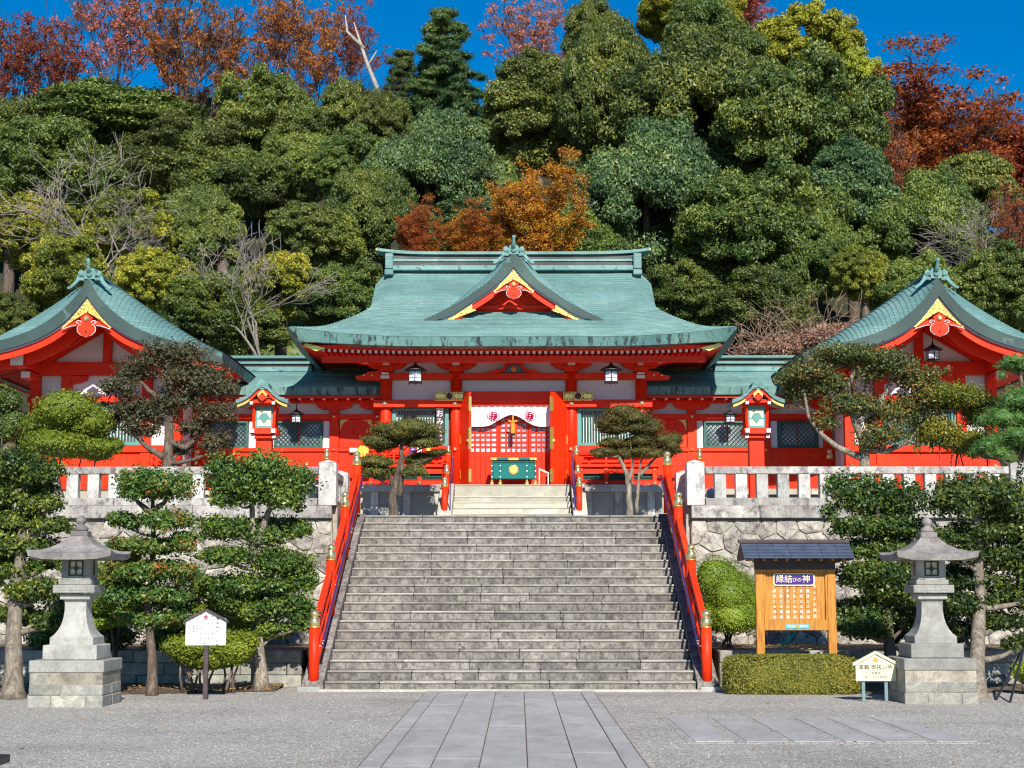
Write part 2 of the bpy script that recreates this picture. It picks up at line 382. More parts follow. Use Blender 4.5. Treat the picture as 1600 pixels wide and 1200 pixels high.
class MB:
    def __init__(s):
        s.v, s.f, s.m = [], [], []
    def add(s, vs, fs, m=0):
        b = len(s.v); s.v += [tuple(v) for v in vs]
        s.f += [tuple(b + i for i in f) for f in fs]; s.m += [m] * len(fs)
        return s
    def box(s, x0, x1, y0, y1, z0, z1, m=0, ch=0.0):
        if x0 > x1: x0, x1 = x1, x0
        if y0 > y1: y0, y1 = y1, y0
        if z0 > z1: z0, z1 = z1, z0
        if ch <= 0:
            vs = [(x, y, z) for z in (z0, z1) for y in (y0, y1) for x in (x0, x1)]
            fs = [(0, 2, 3, 1), (4, 5, 7, 6), (0, 1, 5, 4), (2, 6, 7, 3), (0, 4, 6, 2), (1, 3, 7, 5)]
            return s.add(vs, fs, m)
        c = min(ch, (x1 - x0) * .45, (y1 - y0) * .45, (z1 - z0) * .45)
        vs = []; idx = {}
        for i, (sx, X) in enumerate(((-1, x0), (1, x1))):
            for j, (sy, Y) in enumerate(((-1, y0), (1, y1))):
                for k, (sz, Z) in enumerate(((-1, z0), (1, z1))):
                    for a in range(3):
                        p = [X - sx * c, Y - sy * c, Z - sz * c]
                        p[a] = (X, Y, Z)[a]
                        idx[(i, j, k, a)] = len(vs); vs.append(tuple(p))
        def q(*l): return tuple(idx[t] for t in l)
        fs = []
        for a in range(3):
            for e in (0, 1):
                o = [b for b in range(3) if b != a]
                t = []
                for (u, w) in ((0, 0), (1, 0), (1, 1), (0, 1)):
                    k = [0, 0, 0]; k[a] = e; k[o[0]] = u; k[o[1]] = w
                    t.append((k[0], k[1], k[2], a))
                fs.append(q(*t))
        for a in range(3):
            o = [b for b in range(3) if b != a]
            for u in (0, 1):
                for w in (0, 1):
                    k0 = [0, 0, 0]; k1 = [0, 0, 0]
                    k0[a] = 0; k1[a] = 1
                    for k in (k0, k1): k[o[0]] = u; k[o[1]] = w
                    fs.append(q((*k0, o[0]), (*k1, o[0]), (*k1, o[1]), (*k0, o[1])))
        for i in (0, 1):
            for j in (0, 1):
                for k in (0, 1):
                    fs.append(q((i, j, k, 0), (i, j, k, 1), (i, j, k, 2)))
        return s.add(vs, fs, m)
    def prism(s, poly, a, b, axis='y', m=0):
        """extrude a 2-D polygon: axis y -> poly is (x,z); axis x -> (y,z); axis z -> (x,y)"""
        n = len(poly)
        def P(p, t):
            return {'y': (p[0], t, p[1]), 'x': (t, p[0], p[1]), 'z': (p[0], p[1], t)}[axis]
        vs = [P(p, a) for p in poly] + [P(p, b) for p in poly]
        fs = [tuple(range(n)), tuple(range(2 * n - 1, n - 1, -1))] + [(i, (i + 1) % n, n + (i + 1) % n, n + i) for i in range(n)]
        return s.add(vs, fs, m)
    def path(s, pts, rad, n=8, m=0, cap=True, squash=1.0):
        pts = [Vector(p) for p in pts]
        if isinstance(rad, (int, float)): rad = [rad] * len(pts)
        b = len(s.v); k = len(pts)
        up = None
        for i, p in enumerate(pts):
            d = (pts[min(i + 1, k - 1)] - pts[max(i - 1, 0)])
            if d.length < 1e-9: d = Vector((0, 0, 1))
            d.normalize()
            if up is None:
                up = Vector((1, 0, 0)) if abs(d.z) > 0.9 else Vector((0, 0, 1))
            u = up - d * up.dot(d)
            if u.length < 1e-6: u = Vector((0, 1, 0))
            u.normalize(); w = d.cross(u); up = u
            for j in range(n):
                t = 2 * math.pi * j / n
                q = p + (u * math.cos(t) + w * math.sin(t) * squash) * rad[i]
                s.v.append((q.x, q.y, q.z))
        for i in range(k - 1):
            for j in range(n):
                j2 = (j + 1) % n
                s.f.append((b + i * n + j, b + i * n + j2, b + (i + 1) * n + j2, b + (i + 1) * n + j)); s.m.append(m)
        if cap:
            s.f.append(tuple(b + j for j in range(n - 1, -1, -1))); s.m.append(m)
            s.f.append(tuple(b + (k - 1) * n + j for j in range(n))); s.m.append(m)
        return s
    def lathe(s, prof, c=(0, 0, 0), n=12, m=0, axis='z'):
        b = len(s.v); k = len(prof)
        for (r, h) in prof:
            for j in range(n):
                t = 2 * math.pi * (j + .5) / n
                a, e = r * math.cos(t), r * math.sin(t)
                s.v.append((c[0] + a, c[1] + e, c[2] + h) if axis == 'z' else (c[0] + a, c[1] - h, c[2] + e))
        for i in range(k - 1):
            for j in range(n):
                j2 = (j + 1) % n
                s.f.append((b + i * n + j, b + i * n + j2, b + (i + 1) * n + j2, b + (i + 1) * n + j)); s.m.append(m)
        s.f.append(tuple(b + j for j in range(n - 1, -1, -1))); s.m.append(m)
        s.f.append(tuple(b + (k - 1) * n + j for j in range(n))); s.m.append(m)
        return s
    def boss(s, x, y, z, r=0.05, m=0):
        """round stud facing the viewer (-y)"""
        return s.lathe([(r, 0), (r, .012), (r * .72, .03), (r * .3, .042)], (x, y, z), 8, m, 'y')
    def grid(s, rows, m=0):
        b = len(s.v); nv = len(rows[0])
        for r in rows: s.v += [tuple(p) for p in r]
        for i in range(len(rows) - 1):
            for j in range(nv - 1):
                s.f.append((b + i * nv + j, b + i * nv + j + 1, b + (i + 1) * nv + j + 1, b + (i + 1) * nv + j)); s.m.append(m)
        return s
    def mesh(s, name, mats, smooth=False, org=None):
        me = bpy.data.meshes.new(name)
        vs = s.v if org is None else [(v[0] - org[0], v[1] - org[1], v[2] - org[2]) for v in s.v]
        me.from_pydata(vs, [], s.f)
        if not isinstance(mats, (list, tuple)): mats = [mats]
        for mt in mats: me.materials.append(mt)
        if len(mats) > 1: me.polygons.foreach_set('material_index', s.m)
        if smooth: me.polygons.foreach_set('use_smooth', [True] * len(s.f))
        me.validate(); me.update()
        return me
    def build(s, name, mats, parent=None, smooth=False, label=None):
        """mesh object in world coordinates; its origin sits at the parent thing's origin"""
        org = Vector((0, 0, 0)) if parent is None else ORG[parent.name]
        o = link_mesh(name, s.mesh(name, mats, smooth, org), parent)
        ORG[o.name] = org
        if label: o['label'] = label
        return o
    def place(s, name, mats, smooth=False):
        """top-level single-mesh thing with its origin at the middle of its foot"""
        xs = [v[0] for v in s.v]; ys = [v[1] for v in s.v]; zs = [v[2] for v in s.v]
        org = Vector(((min(xs) + max(xs)) / 2, (min(ys) + max(ys)) / 2, min(zs)))
        o = link_mesh(name, s.mesh(name, mats, smooth, org)); o.location = org
        ORG[o.name] = org
        return o

def smoothstep(t): t = max(0, min(1, t)); return t * t * (3 - 2 * t)
def interp(t, pts):
    if t <= pts[0][0]: return pts[0][1]
    for (a, b), (c, d) in zip(pts, pts[1:]):
        if t <= c: return b + (d - b) * (t - a) / (c - a)
    return pts[-1][1]
def curve_fn(pts):
    """smooth (monotone-ish Catmull) interpolation"""
    xs = [p[0] for p in pts]; ys = [p[1] for p in pts]
    n = len(xs)
    ms = []
    for i in range(n):
        if i == 0: ms.append((ys[1] - ys[0]) / (xs[1] - xs[0]))
        elif i == n - 1: ms.append((ys[-1] - ys[-2]) / (xs[-1] - xs[-2]))
        else:
            a = (ys[i] - ys[i - 1]) / (xs[i] - xs[i - 1]); b = (ys[i + 1] - ys[i]) / (xs[i + 1] - xs[i])
            ms.append(0 if a * b <= 0 else 2 * a * b / (a + b))
    def f(x):
        if x <= xs[0]: return ys[0] + ms[0] * (x - xs[0])
        if x >= xs[-1]: return ys[-1] + ms[-1] * (x - xs[-1])
        for i in range(n - 1):
            if x <= xs[i + 1]:
                h = xs[i + 1] - xs[i]; t = (x - xs[i]) / h
                return ((2*t**3 - 3*t**2 + 1) * ys[i] + (t**3 - 2*t**2 + t) * h * ms[i] + (-2*t**3 + 3*t**2) * ys[i+1] + (t**3 - t**2) * h * ms[i+1])
    return f
def lin(a, b, n): return [a + (b - a) * i / (n - 1) for i in range(n)]

_fontcache = {}
def text_obj(name, body, size, loc, mat, parent, align='CENTER', line=1.0, depth=0.002, label=None, bold=0.0):
    """lettering facing -y, converted to a mesh"""
    key = (body, size, align, line, depth, bold)
    if key not in _fontcache:
        cu = bpy.data.curves.new(name, 'FONT')
        cu.body = body; cu.size = size; cu.align_x = align; cu.align_y = 'CENTER'; cu.space_line = line
        cu.extrude = depth; cu.offset = 0.0; cu.resolution_u = 2
        t = bpy.data.objects.new(name, cu); COL.objects.link(t)
        bpy.context.view_layer.update()
        dg = bpy.context.evaluated_depsgraph_get()
        me = bpy.data.meshes.new_from_object(t.evaluated_get(dg))
        bpy.data.objects.remove(t); bpy.data.curves.remove(cu)
        me.name = name
        _fontcache[key] = me
    me = _fontcache[key].copy(); me.materials.clear(); me.materials.append(mat)
    o = link_mesh(name, me, parent)
    org = ORG[parent.name] if parent is not None else Vector((0, 0, 0))
    o.location = Vector(loc) - org
    o.rotation_euler = (math.radians(90), 0, 0)
    if label: o['label'] = label
    return o

# ------------------------------------------------------------------ foliage and branches
def _ico():
    t = (1 + 5 ** .5) / 2
    v = [(-1, t, 0), (1, t, 0), (-1, -t, 0), (1, -t, 0), (0, -1, t), (0, 1, t), (0, -1, -t), (0, 1, -t), (t, 0, -1), (t, 0, 1), (-t, 0, -1), (-t, 0, 1)]
    f = [(0,11,5),(0,5,1),(0,1,7),(0,7,10),(0,10,11),(1,5,9),(5,11,4),(11,10,2),(10,7,6),(7,1,8),(3,9,4),(3,4,2),(3,2,6),(3,6,8),(3,8,9),(4,9,5),(2,4,11),(6,2,10),(8,6,7),(9,8,1)]
    v = [Vector(p).normalized() for p in v]
    nf = []; cache = {}
    def mid(a, b):
        k = (min(a, b), max(a, b))
        if k not in cache: cache[k] = len(v); v.append(((v[a] + v[b]) / 2).normalized())
        return cache[k]
    for a, b, c in f:
        x, y, z = mid(a, b), mid(b, c), mid(c, a)
        nf += [(a, x, z), (b, y, x), (c, z, y), (x, y, z)]
    return np.array([tuple(p) for p in v]), np.array(nf)
ICO_V, ICO_F = _ico()

def leaf_mesh(name, blobs, n, size, mat, seed=0, aspect=0.5, up=0.35, rnd=0.55, shell=0.16, core=0.8, flat=0.55, droop=0.0, lump=0.12, pw=2.0, tri=False):
    """thousands of small leaves spread over ellipsoid blobs, with added cores behind, coloured dark like inner shade, to block light"""
    g = np.random.default_rng(seed)
    B = np.array(blobs, dtype=float)
    c, r = B[:, :3], B[:, 3:6]
    area = (r[:, 0] * r[:, 1] + r[:, 0] * r[:, 2] + r[:, 1] * r[:, 2])
    k = g.choice(len(B), n, p=area / area.sum())
    d = g.normal(size=(n, 3)); d /= np.linalg.norm(d, axis=1)[:, None]
    if pw != 2.0:
        nd = d / (np.sum(np.abs(d) ** pw, axis=1) ** (1 / pw))[:, None]
    else: nd = d.copy()
    low = nd[:, 2] < 0
    nd[low, 2] *= flat
    rr = 1.0 - np.abs(g.normal(size=n)) * shell + g.normal(size=n) * 0.03
    ph = g.uniform(0, 6.28, (len(B), 4))[k]
    w = 1 + lump * (np.sin(d[:, 0] * 5 + ph[:, 0]) * np.sin(d[:, 1] * 5 + ph[:, 1]) + 0.6 * np.sin(d[:, 2] * 9 + ph[:, 2]) * np.sin((d[:, 0] - d[:, 1]) * 9 + ph[:, 3]))
    pos = c[k] + nd * r[k] * (rr * w)[:, None]
    nn = (np.sign(nd) * np.abs(nd) ** (pw - 1)) / r[k]; nn /= np.linalg.norm(nn, axis=1)[:, None]
    nn = nn + rnd * g.normal(size=(n, 3)); nn[:, 2] += up
    nn /= np.linalg.norm(nn, axis=1)[:, None]
    t = np.cross(nn, g.normal(size=(n, 3))); t[:, 2] -= droop
    t -= nn * np.sum(t * nn, axis=1)[:, None]
    t /= np.linalg.norm(t, axis=1)[:, None] + 1e-9
    b = np.cross(nn, t)
    sz = size * g.uniform(0.65, 1.35, n)
    L = (t * (sz / 2)[:, None]); S = (b * (sz * aspect / 2)[:, None])
    K = 3 if tri else 4
    if tri: V = np.stack([pos - L + S, pos + L, pos - L - S], axis=1).reshape(-1, 3)
    else: V = np.stack([pos - L, pos - L * 0.1 + S, pos + L, pos - L * 0.1 - S], axis=1).reshape(-1, 3)
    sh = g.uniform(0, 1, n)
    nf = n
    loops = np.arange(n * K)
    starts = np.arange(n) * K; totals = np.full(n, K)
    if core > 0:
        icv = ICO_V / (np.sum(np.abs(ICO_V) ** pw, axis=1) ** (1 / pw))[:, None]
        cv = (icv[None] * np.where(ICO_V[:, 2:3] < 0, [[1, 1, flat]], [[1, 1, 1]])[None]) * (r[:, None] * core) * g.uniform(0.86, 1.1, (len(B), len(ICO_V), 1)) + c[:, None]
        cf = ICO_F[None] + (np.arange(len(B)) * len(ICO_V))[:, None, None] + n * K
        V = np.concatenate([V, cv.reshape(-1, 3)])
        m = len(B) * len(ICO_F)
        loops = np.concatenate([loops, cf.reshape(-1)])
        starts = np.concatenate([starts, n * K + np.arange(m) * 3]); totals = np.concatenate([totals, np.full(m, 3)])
        sh = np.concatenate([sh, g.uniform(0, 0.35, m)]); nf = n + m  # cores take darker colours, painting the crown's inner shade
    me = bpy.data.meshes.new(name)
    me.vertices.add(len(V)); me.vertices.foreach_set('co', V.astype(np.float32).ravel())
    me.loops.add(len(loops)); me.loops.foreach_set('vertex_index', loops.astype(np.int32))
    me.polygons.add(nf); me.polygons.foreach_set('loop_start', starts.astype(np.int32))
    try: me.polygons.foreach_set('loop_total', totals.astype(np.int32))
    except Exception: pass
    a = me.attributes.new('shade', 'FLOAT', 'FACE'); a.data.foreach_set('value', sh.astype(np.float32))
    me.materials.append(mat)
    me.update(calc_edges=True)
    return me

def grow(mb, rng, p, d, length, r, depth, tips, spread=0.5, seg=4, lift=0.05, kids=(2, 3), shrink=0.68, sides=5, rmin=0.006):
    pts = [Vector(p)]; rad = [r]
    dd = Vector(d).normalized(); cur = Vector(p)
    for i in range(seg):
        dd = (dd + Vector((rng.uniform(-.16, .16), rng.uniform(-.16, .16), rng.uniform(-.1, .1) + lift))).normalized()
        cur = cur + dd * (length / seg)
        pts.append(cur.copy()); rad.append(max(rmin, r * (1 - 0.42 * (i + 1) / seg)))
    mb.path(pts, rad, sides if depth > 1 else 3, cap=False)
    if depth <= 0:
        tips.append((cur, dd)); return
    if depth <= 3: tips.append((pts[-2], dd)); tips.append((pts[1], dd))
    for k in range(rng.randint(*kids)):
        a = pts[rng.randint(max(1, seg - 2), seg)] if k else pts[-1]
        nd = (dd + Vector((rng.uniform(-1, 1), rng.uniform(-1, 1), rng.uniform(-.5, .8))) * spread).normalized()
        grow(mb, rng, a, nd, length * rng.uniform(shrink - .1, shrink + .1), rad[-1] * rng.uniform(.65, .9), depth - 1, tips, spread, seg, lift, kids, shrink, sides, rmin)

# ================================================================== SETTING
rng = random.Random(7)
YS0, YS1, NST = 25.6, 31.9, 20          # big staircase: foot, head, risers
ZT = 3.05                               # terrace level
RIS, RUN = ZT / NST, (YS1 - YS0) / (NST - 1)
YW = 29.9                               # face of the retaining walls
ZP = 3.92                               # shrine platform level

def struct(name, mb, mats, smooth=False):
    o = mb.build(name, mats); o['kind'] = 'structure'; return o

# ground sheet, reaching the horizon
g = MB()
xs = [-1500, -60, -12, 12, 60, 1500]; ys = [-400, 0, 13, 24.5, 60, 1500]
g.grid([[(x, y, 0.0) for x in xs] for y in ys])
ground = struct('gravel_ground', g, GRAVEL)

# terrace fill behind the walls (top = upper court)
t = MB()
for s in (-1, 1):
    t.box(s * 3.34, s * 40, YW + .22, 46, 0.2, ZT)
t.box(-3.30, 3.30, YS1 + .32, 46, 0.2, ZT - .004)
terrace = struct('upper_court', t, CONC)

# hill behind
def hill_z(x, y):
    b = 0.60 * max(0.0, min(y, 87) - 46)
    if y > 87: b -= 0.10 * (y - 87)
    side = 1.0 - 0.30 * smoothstep((x - 13) / 14.0)
    return ZT - 0.05 + b * side + 0.5 * math.sin(x * .21 + y * .13) * min(1, max(0, (y - 46) / 8))
h = MB()
hx = lin(-140, 140, 71); hy = lin(46, 190, 58)
h.grid([[(x, y, hill_z(x, y)) for x in hx] for y in hy])
struct('wooded_hill', h, HILLM).data.polygons.foreach_set('use_smooth', [True] * (70 * 57))

# paved path: seven rows of long slabs running towards the stairs
bx = [-1.31, -1.10, -0.655, -0.22, 0.215, 0.655, 1.095, 1.30]
path = struct('paved_path', MB().box(-1.325, 1.315, 5.0, 25.38, -0.1, 0.004), SOIL)
for i in range(7):
    y = 5.0 + rng.uniform(0, .6)
    while y < 25.36:
        L = min(rng.uniform(1.7, 2.3), 25.37 - y)
        if 25.37 - y - L < .5: L = 25.37 - y
        dz = rng.uniform(-.0015, .0015)
        MB().box(bx[i] + .005, bx[i + 1] - .005, y + .002, y + L - .002, -0.05, 0.018 + dz, 0, 0.004).build('paving_slab', PAVE, path)
        y += L
# six separate slabs set in the gravel on the right
rp = struct('slab_crossing', MB().box(1.9, 5.05, 17.05, 20.45, -0.1, 0.0035), GRAVEL)
for a, b in ((1.99, 2.39), (2.53, 2.96), (3.03, 3.45), (3.57, 3.89), (3.98, 4.42), (4.53, 4.95)):
    MB().box(a, b, 17.16, 20.35, -0.05, 0.010, 0, 0.004).build('paving_slab', PAVE, rp)

# ------------------------------------------------------------------ big staircase
stair = thing('stone_staircase', 'wide flight of weathered grey stone steps climbing to the red shrine', 'staircase', (0, YS0, 0))
body = MB()
poly = [(YS0 + .30, 0.0)]
for i in range(NST):
    poly += [(YS0 + .30 + i * RUN, RIS * (i + 1) - .05), (YS0 + .30 + (i + 1) * RUN, RIS * (i + 1) - .05)]
poly += [(YS1 + .62, 0.0)]
body.prism(poly, -3.3, 3.3, 'x')
body.build('stair_core', MORTAR, stair)
MB().box(-3.0, 3.0, YS0 - .17, YS0 + .05, -.1, 0.035, 0, .01).build('foot_kerb', STEPL, stair)
for i in range(NST):
    y0 = YS0 + i * RUN; z1 = RIS * (i + 1)
    cuts = [-2.93]
    while cuts[-1] < 2.9:
        cuts.append(cuts[-1] + rng.uniform(0.85, 1.5))
    cuts[-1] = 2.93
    if cuts[-1] - cuts[-2] < .45: cuts.pop(-2)
    last = i == NST - 1
    for a, b in zip(cuts, cuts[1:]):
        m = MB()
        j = rng.uniform(-.003, .003)
        yb = y0 + (RUN + .04 if not last else .42)
        m.box(a + .003, b - .003, y0 + j + .012, yb, z1 - RIS + .001, z1 - .045, 0, .004)      # riser face
        m.box(a + .003, b - .003, y0 + j - .006, yb, z1 - .038, z1, 1, .014)                   # worn nosing, also paler to paint its sunlit chamfer
        m.build('step_stone', [STEP, NOSING], stair)
# sloping side kerbs
slope = RIS / RUN
for s in (-1, 1):
    y = YS0 - .12
    n = 7
    for k in range(n):
        ya, yb = YS0 - .1 + (YS1 + .28 - YS0 + .1) * k / n, YS0 - .1 + (YS1 + .28 - YS0 + .1) * (k + 1) / n - .006
        za, zb = max(.06, (ya - YS0) * slope + .19), max(.06, (yb - YS0) * slope + .19)
        zb = min(zb, ZT + .04); za = min(za, ZT + .04)
        MB().prism([(ya, 0), (yb, 0), (yb, zb), (ya, za)], s * 2.94, s * 3.24, 'x').build('side_kerb', STEP, stair)
    MB().box(s * 2.98, s * 3.34, YS0 - .16, YS0 + .12, -.05, .075, 0, .01).build('post_footing', CONC, stair)

# ------------------------------------------------------------------ retaining walls of irregular stones
def clip(poly, nx, ny, c):
    out = []
    for i in range(len(poly)):
        p, q = poly[i], poly[(i + 1) % len(poly)]
        dp, dq = p[0] * nx + p[1] * ny - c, q[0] * nx + q[1] * ny - c
        if dp <= 0: out.append(p)
        if (dp < 0 < dq) or (dq < 0 < dp):
            t = dp / (dp - dq); out.append((p[0] + (q[0] - p[0]) * t, p[1] + (q[1] - p[1]) * t))
    return out
def voronoi(x0, x1, z0, z1, cw, ch, r):
    pts = []
    j = 0; z = z0 + ch / 2
    while z < z1:
        x = x0 + (cw / 2 if j % 2 else cw)
        while x < x1 + cw * .4:
            pts.append((min(x1 - .05, x + r.uniform(-.34, .34) * cw), z + r.uniform(-.30, .30) * ch)); x += cw
        z += ch; j += 1
    cells = []
    for p in pts:
        poly = [(x0, z0), (x1, z0), (x1, z1), (x0, z1)]
        for q in pts:
            if q is p: continue
            dx, dz = q[0] - p[0], q[1] - p[1]
            if dx * dx + dz * dz > (3.2 * cw) ** 2: continue
            poly = clip(poly, dx, dz, (q[0] ** 2 + q[1] ** 2 - p[0] ** 2 - p[1] ** 2) / 2)
            if len(poly) < 3: break
        if len(poly) >= 3: cells.append((p, poly))
    return cells
def stone_cell(p, poly, yf, r, gap=.009):
    """one hewn stone: outline with rounded shoulders and a hummocky face"""
    cx = sum(q[0] for q in poly) / len(poly); cz = sum(q[1] for q in poly) / len(poly)
    # drop tiny edges, soften corners
    pp = []
    n = len(poly)
    for i in range(n):
        a, b, c = poly[i - 1], poly[i], poly[(i + 1) % n]
        pp.append((b[0] + (a[0] - b[0]) * .07, b[1] + (a[1] - b[1]) * .07))
        pp.append((b[0] + (c[0] - b[0]) * .07, b[1] + (c[1] - b[1]) * .07))
    def ring(k, y, jit):
        out = []
        for q in pp:
            dx, dz = q[0] - cx, q[1] - cz; l = math.hypot(dx, dz) + 1e-6
            f = max(.2, (l - gap) / l) * k
            out.append((cx + dx * f, y + r.uniform(-jit, jit), cz + dz * f))
        return out
    pr = r.uniform(.025, .06)
    v = ring(1.0, yf + .03, 0) + ring(.965, yf - pr * .7, .008) + ring(.62, yf - pr, .014) + [(cx + r.uniform(-.03, .03), yf - pr - r.uniform(-.01, .02), cz)]
    k = len(pp); f = []
    for a in (0, 1):
        for i in range(k): f.append((a * k + i, a * k + (i + 1) % k, (a + 1) * k + (i + 1) % k, (a + 1) * k + i))
    for i in range(k): f.append((2 * k + i, 2 * k + (i + 1) % k, 3 * k))
    return MB().add(v, f)
BED = 0.60
for s in (-1, 1):
    side = 'left' if s < 0 else 'right'
    x0, x1 = (-11.6, -3.34) if s < 0 else (3.34, 11.6)
    w = thing('rubble_retaining_wall', 'rubble stone retaining wall behind the notice board, right of the steps' if s > 0 else 'rubble stone retaining wall behind the tiered berry trees, left of the steps', 'wall', ((x0 + x1) / 2, YW, BED))
    MB().box(x0, x1, YW, YW + .2, 0.0, 2.9).build('wall_core', MORTAR, w)
    cells = voronoi(x0 + .01, x1 - .01, BED - .1, 2.885, .40, .30, rng)
    for p, poly in cells:
        if len(poly) < 3: continue
        stone_cell(p, poly, YW, rng).build('stone', RUBBLE, w)
    # coping slabs
    x = x0
    while x < x1 - .1:
        L = min(rng.uniform(1.2, 1.7), x1 - x)
        MB().box(x + .004, x + L - .004, YW - .13, YW + .35, 2.90, 3.135, 0, .012).build('coping_slab', COPING, w)
        x += L
    # return of the wall along the stairs
    MB().box(s * 3.26, s * 3.36, YW + .1, YS1 + .3, 1.2, 3.13, 0, .01).build('return_wall', RUBBLE, w)
    MB().prism([(YS0 + .1, 0), (YW, 0), (YW, 1.9), (YS0 + .1, .1)], s * 3.245, s * 3.30, 'x').build('stair_flank', STEP, w)

    # stone balustrade on top
    bz = 3.137
    b = thing('stone_balustrade', 'pale stone balustrade with square balusters, %s of the steps' % side, 'balustrade', (s * 6.5, YW, bz), 'stone balustrades along the upper court')
    x = 3.62
    for L in (1.9, 1.9, 2.0):
        MB().box(s * x, s * (x + L - .008), YW - .08, YW + .20, bz, 3.275, 0, .008).build('base_slab', COPING, b)
        MB().box(s * x, s * (x + L - .006), YW - .06, YW + .16, 3.725, 3.865, 0, .012).build('top_rail', COPING, b)
        x += L
    for k in range(14):
        xx = 3.79 + k * .392
        if xx > 9.2: break
        MB().box(s * (xx), s * (xx + .215), YW - .045, YW + .15, 3.275, 3.726, 0, .008).build('baluster', GRANITE, b)
    def bigpost(x, y, top=4.0):
        m = MB().box(x - .165, x + .165, y - .165, y + .165, bz, top - .06, 0, .01)
        m.add([(x - .165, y - .165, top - .06), (x + .165, y - .165, top - .06), (x + .165, y + .165, top - .06), (x - .165, y + .165, top - .06), (x, y, top + .0)],
              [(0, 1, 4), (1, 2, 4), (2, 3, 4), (3, 0, 4)])
        m.build('end_post', GRANITE, b)
    bigpost(s * 3.43, YW + .03)
    bigpost(s * 9.45, YW + .03, 3.96)
    bigpost(s * 3.43, YS1 + .1, 3.95)
    MB().box(s * 3.35, s * 3.52, YW + .2, YS1 - .07, 3.70, 3.83, 0, .01).build('top_rail', COPING, b)
    for k in range(6):
        yy = YW + .42 + k * .27
        MB().box(s * 3.37, s * 3.50, yy, yy + .13, 3.27, 3.70, 0, .006).build('baluster', GRANITE, b)
    MB().box(s * 3.33, s * 3.55, YW + .2, YS1 + .25, bz, 3.27, 0, .008).build('base_slab', COPING, b)

    # low planter wall of dressed blocks with soil behind
    pw = thing('low_planter_wall', 'low block wall of the planting bed %s' % ('behind the clipped hedge' if s > 0 else 'behind the white notice sign'), 'wall', (s * 7, 26.6, 0))
    for r_ in range(3):
        x = 3.42 + (.25 if r_ % 2 else 0)
        if r_ % 2: MB().box(s * 3.42, s * 3.66, 26.55, 26.8, r_ * .2, r_ * .2 + .195, 0, .012).build('block', LANBLK, pw)
        while x < 11.4:
            L = rng.uniform(.5, .8)
            MB().box(s * (x + .004), s * (x + L - .004), 26.55 + rng.uniform(-.01, .01), 26.8, r_ * .2, r_ * .2 + .195, 0, .014).build('block', LANBLK, pw)
            x += L
    o = struct('planting_bed', MB().box(s * 3.42, s * 14, 26.78, YW + .02, 0.05, BED - .01), SOIL)
    # soil strip at the foot of the low wall
    m = MB()
    rows = []
    for yy in (25.5, 26.0, 26.56):
        rows.append([(s * xx, yy - .35 * math.sin(xx * 1.3) - (.9 if xx > 9.5 and s < 0 else .35), 0.006 + (.05 if yy > 26.3 else .02 if yy > 25.9 else 0)) for xx in lin(3.7, 13, 24)])
    rows[-1] = [(p[0], 26.56, .07) for p in rows[-1]]
    m.grid(rows); struct('soil_strip', m, SOIL)

# ================================================================== BUILDINGS
def redbox(parent, name, *a, ch=.008, mat=None, label=None):
    return MB().box(*a, 0, ch).build(name, mat or RED, parent, label=label)

# ------------------------------------------------------------------ the main hall
YC = 36.9
hall = thing('shrine_hall', 'vermilion main shrine hall with sweeping green copper roof atop the steps', 'shrine building', (0, YC, ZP))

# platform and its front
pf = thing('stone_platform', 'pale stone platform carrying the red shrine hall', 'platform', (0, 36.2, ZT))
def plat(s):
    for x0, x1 in ((1.32, 2.2), (2.2, 3.42)):
        MB().box(s * x0, s * (x1 - .005), 35.86, 36.4, 3.76, ZP, 0, .008).build('cap_stone', CONC, pf)
    MB().box(s * 1.32, s * 3.36, 36.0, 36.4, ZT, 3.757).build('wall_face', CONC, pf)
    for xx in (1.34, 1.60, 3.02, 2.3):
        MB().box(s * xx, s * (xx + .17), 35.93, 36.02, ZT, 3.757, 0, .006).build('pilaster', GRANITE, pf)
plat(-1); plat(1)
MB().box(-3.36, 3.36, 36.4, 44, ZT, ZP - .003).build('platform_core', CONC, pf)
for s in (-1, 1):
    MB().box(s * 3.365, s * 12, 37.55, 44, ZT, ZP - .14).build('wing_base', STEPL, pf)
    x = 3.37
    while x < 11.8:
        MB().box(s * x, s * (x + 1.2), 37.45, 38.2, ZP - .137, ZP, 0, .008).build('cap_stone', STEPL, pf); x += 1.205
# small pale steps
ss = thing('entrance_steps', 'short flight of pale stone steps up to the shrine doors', 'steps', (0, 35, ZT))
for k in range(5):
    y0 = 34.35 + .38 * k; z0 = ZT + .1475 * k; z1 = ZT + .1475 * (k + 1) if k < 4 else ZP
    yb = 36.4
    MB().box(-1.30, 1.27, y0, yb if k == 4 else y0 + .42, z0, z1 - .03, 0, .006).build('step_stone', STEPL, ss)
    MB().box(-1.30, 1.27, y0 - .012, yb if k == 4 else y0 + .42, z1 - .029, z1, 0, .008).build('step_nosing', STEPL, ss)
for s in (-1, 1):
    MB().prism([(34.15, ZT), (35.86, ZT), (35.86, ZP), (35.6, ZP), (34.15, ZT + .18)], s * 1.302, s * 1.60, 'x').build('side_kerb', STEPL, ss)

# core walls
MB().box(-2.9, 2.9, YC + .1, 42, 5.93, 7.15).build('upper_wall', WHITE, hall)
for s in (-1, 1):
    MB().box(s * 1.2, s * 2.9, YC + .16, YC + .3, ZP, 5.93).build('bay_wall', RED, hall)
    MB().box(s * 2.8, s * 2.95, YC + .3, 42, ZP, 7.1).build('side_wall', WHITE, hall)
MB().box(-1.25, 1.25, 38.3, 38.4, ZP, 6.2).build('inner_wall', DARKWOOD, hall)
# columns
for x in (-2.945, -1.315, 1.355, 2.98):
    m = MB().lathe([(.135, 0), (.135, 2.9)], (x, YC, ZP), 16)
    m.build('column', RED, hall, True)
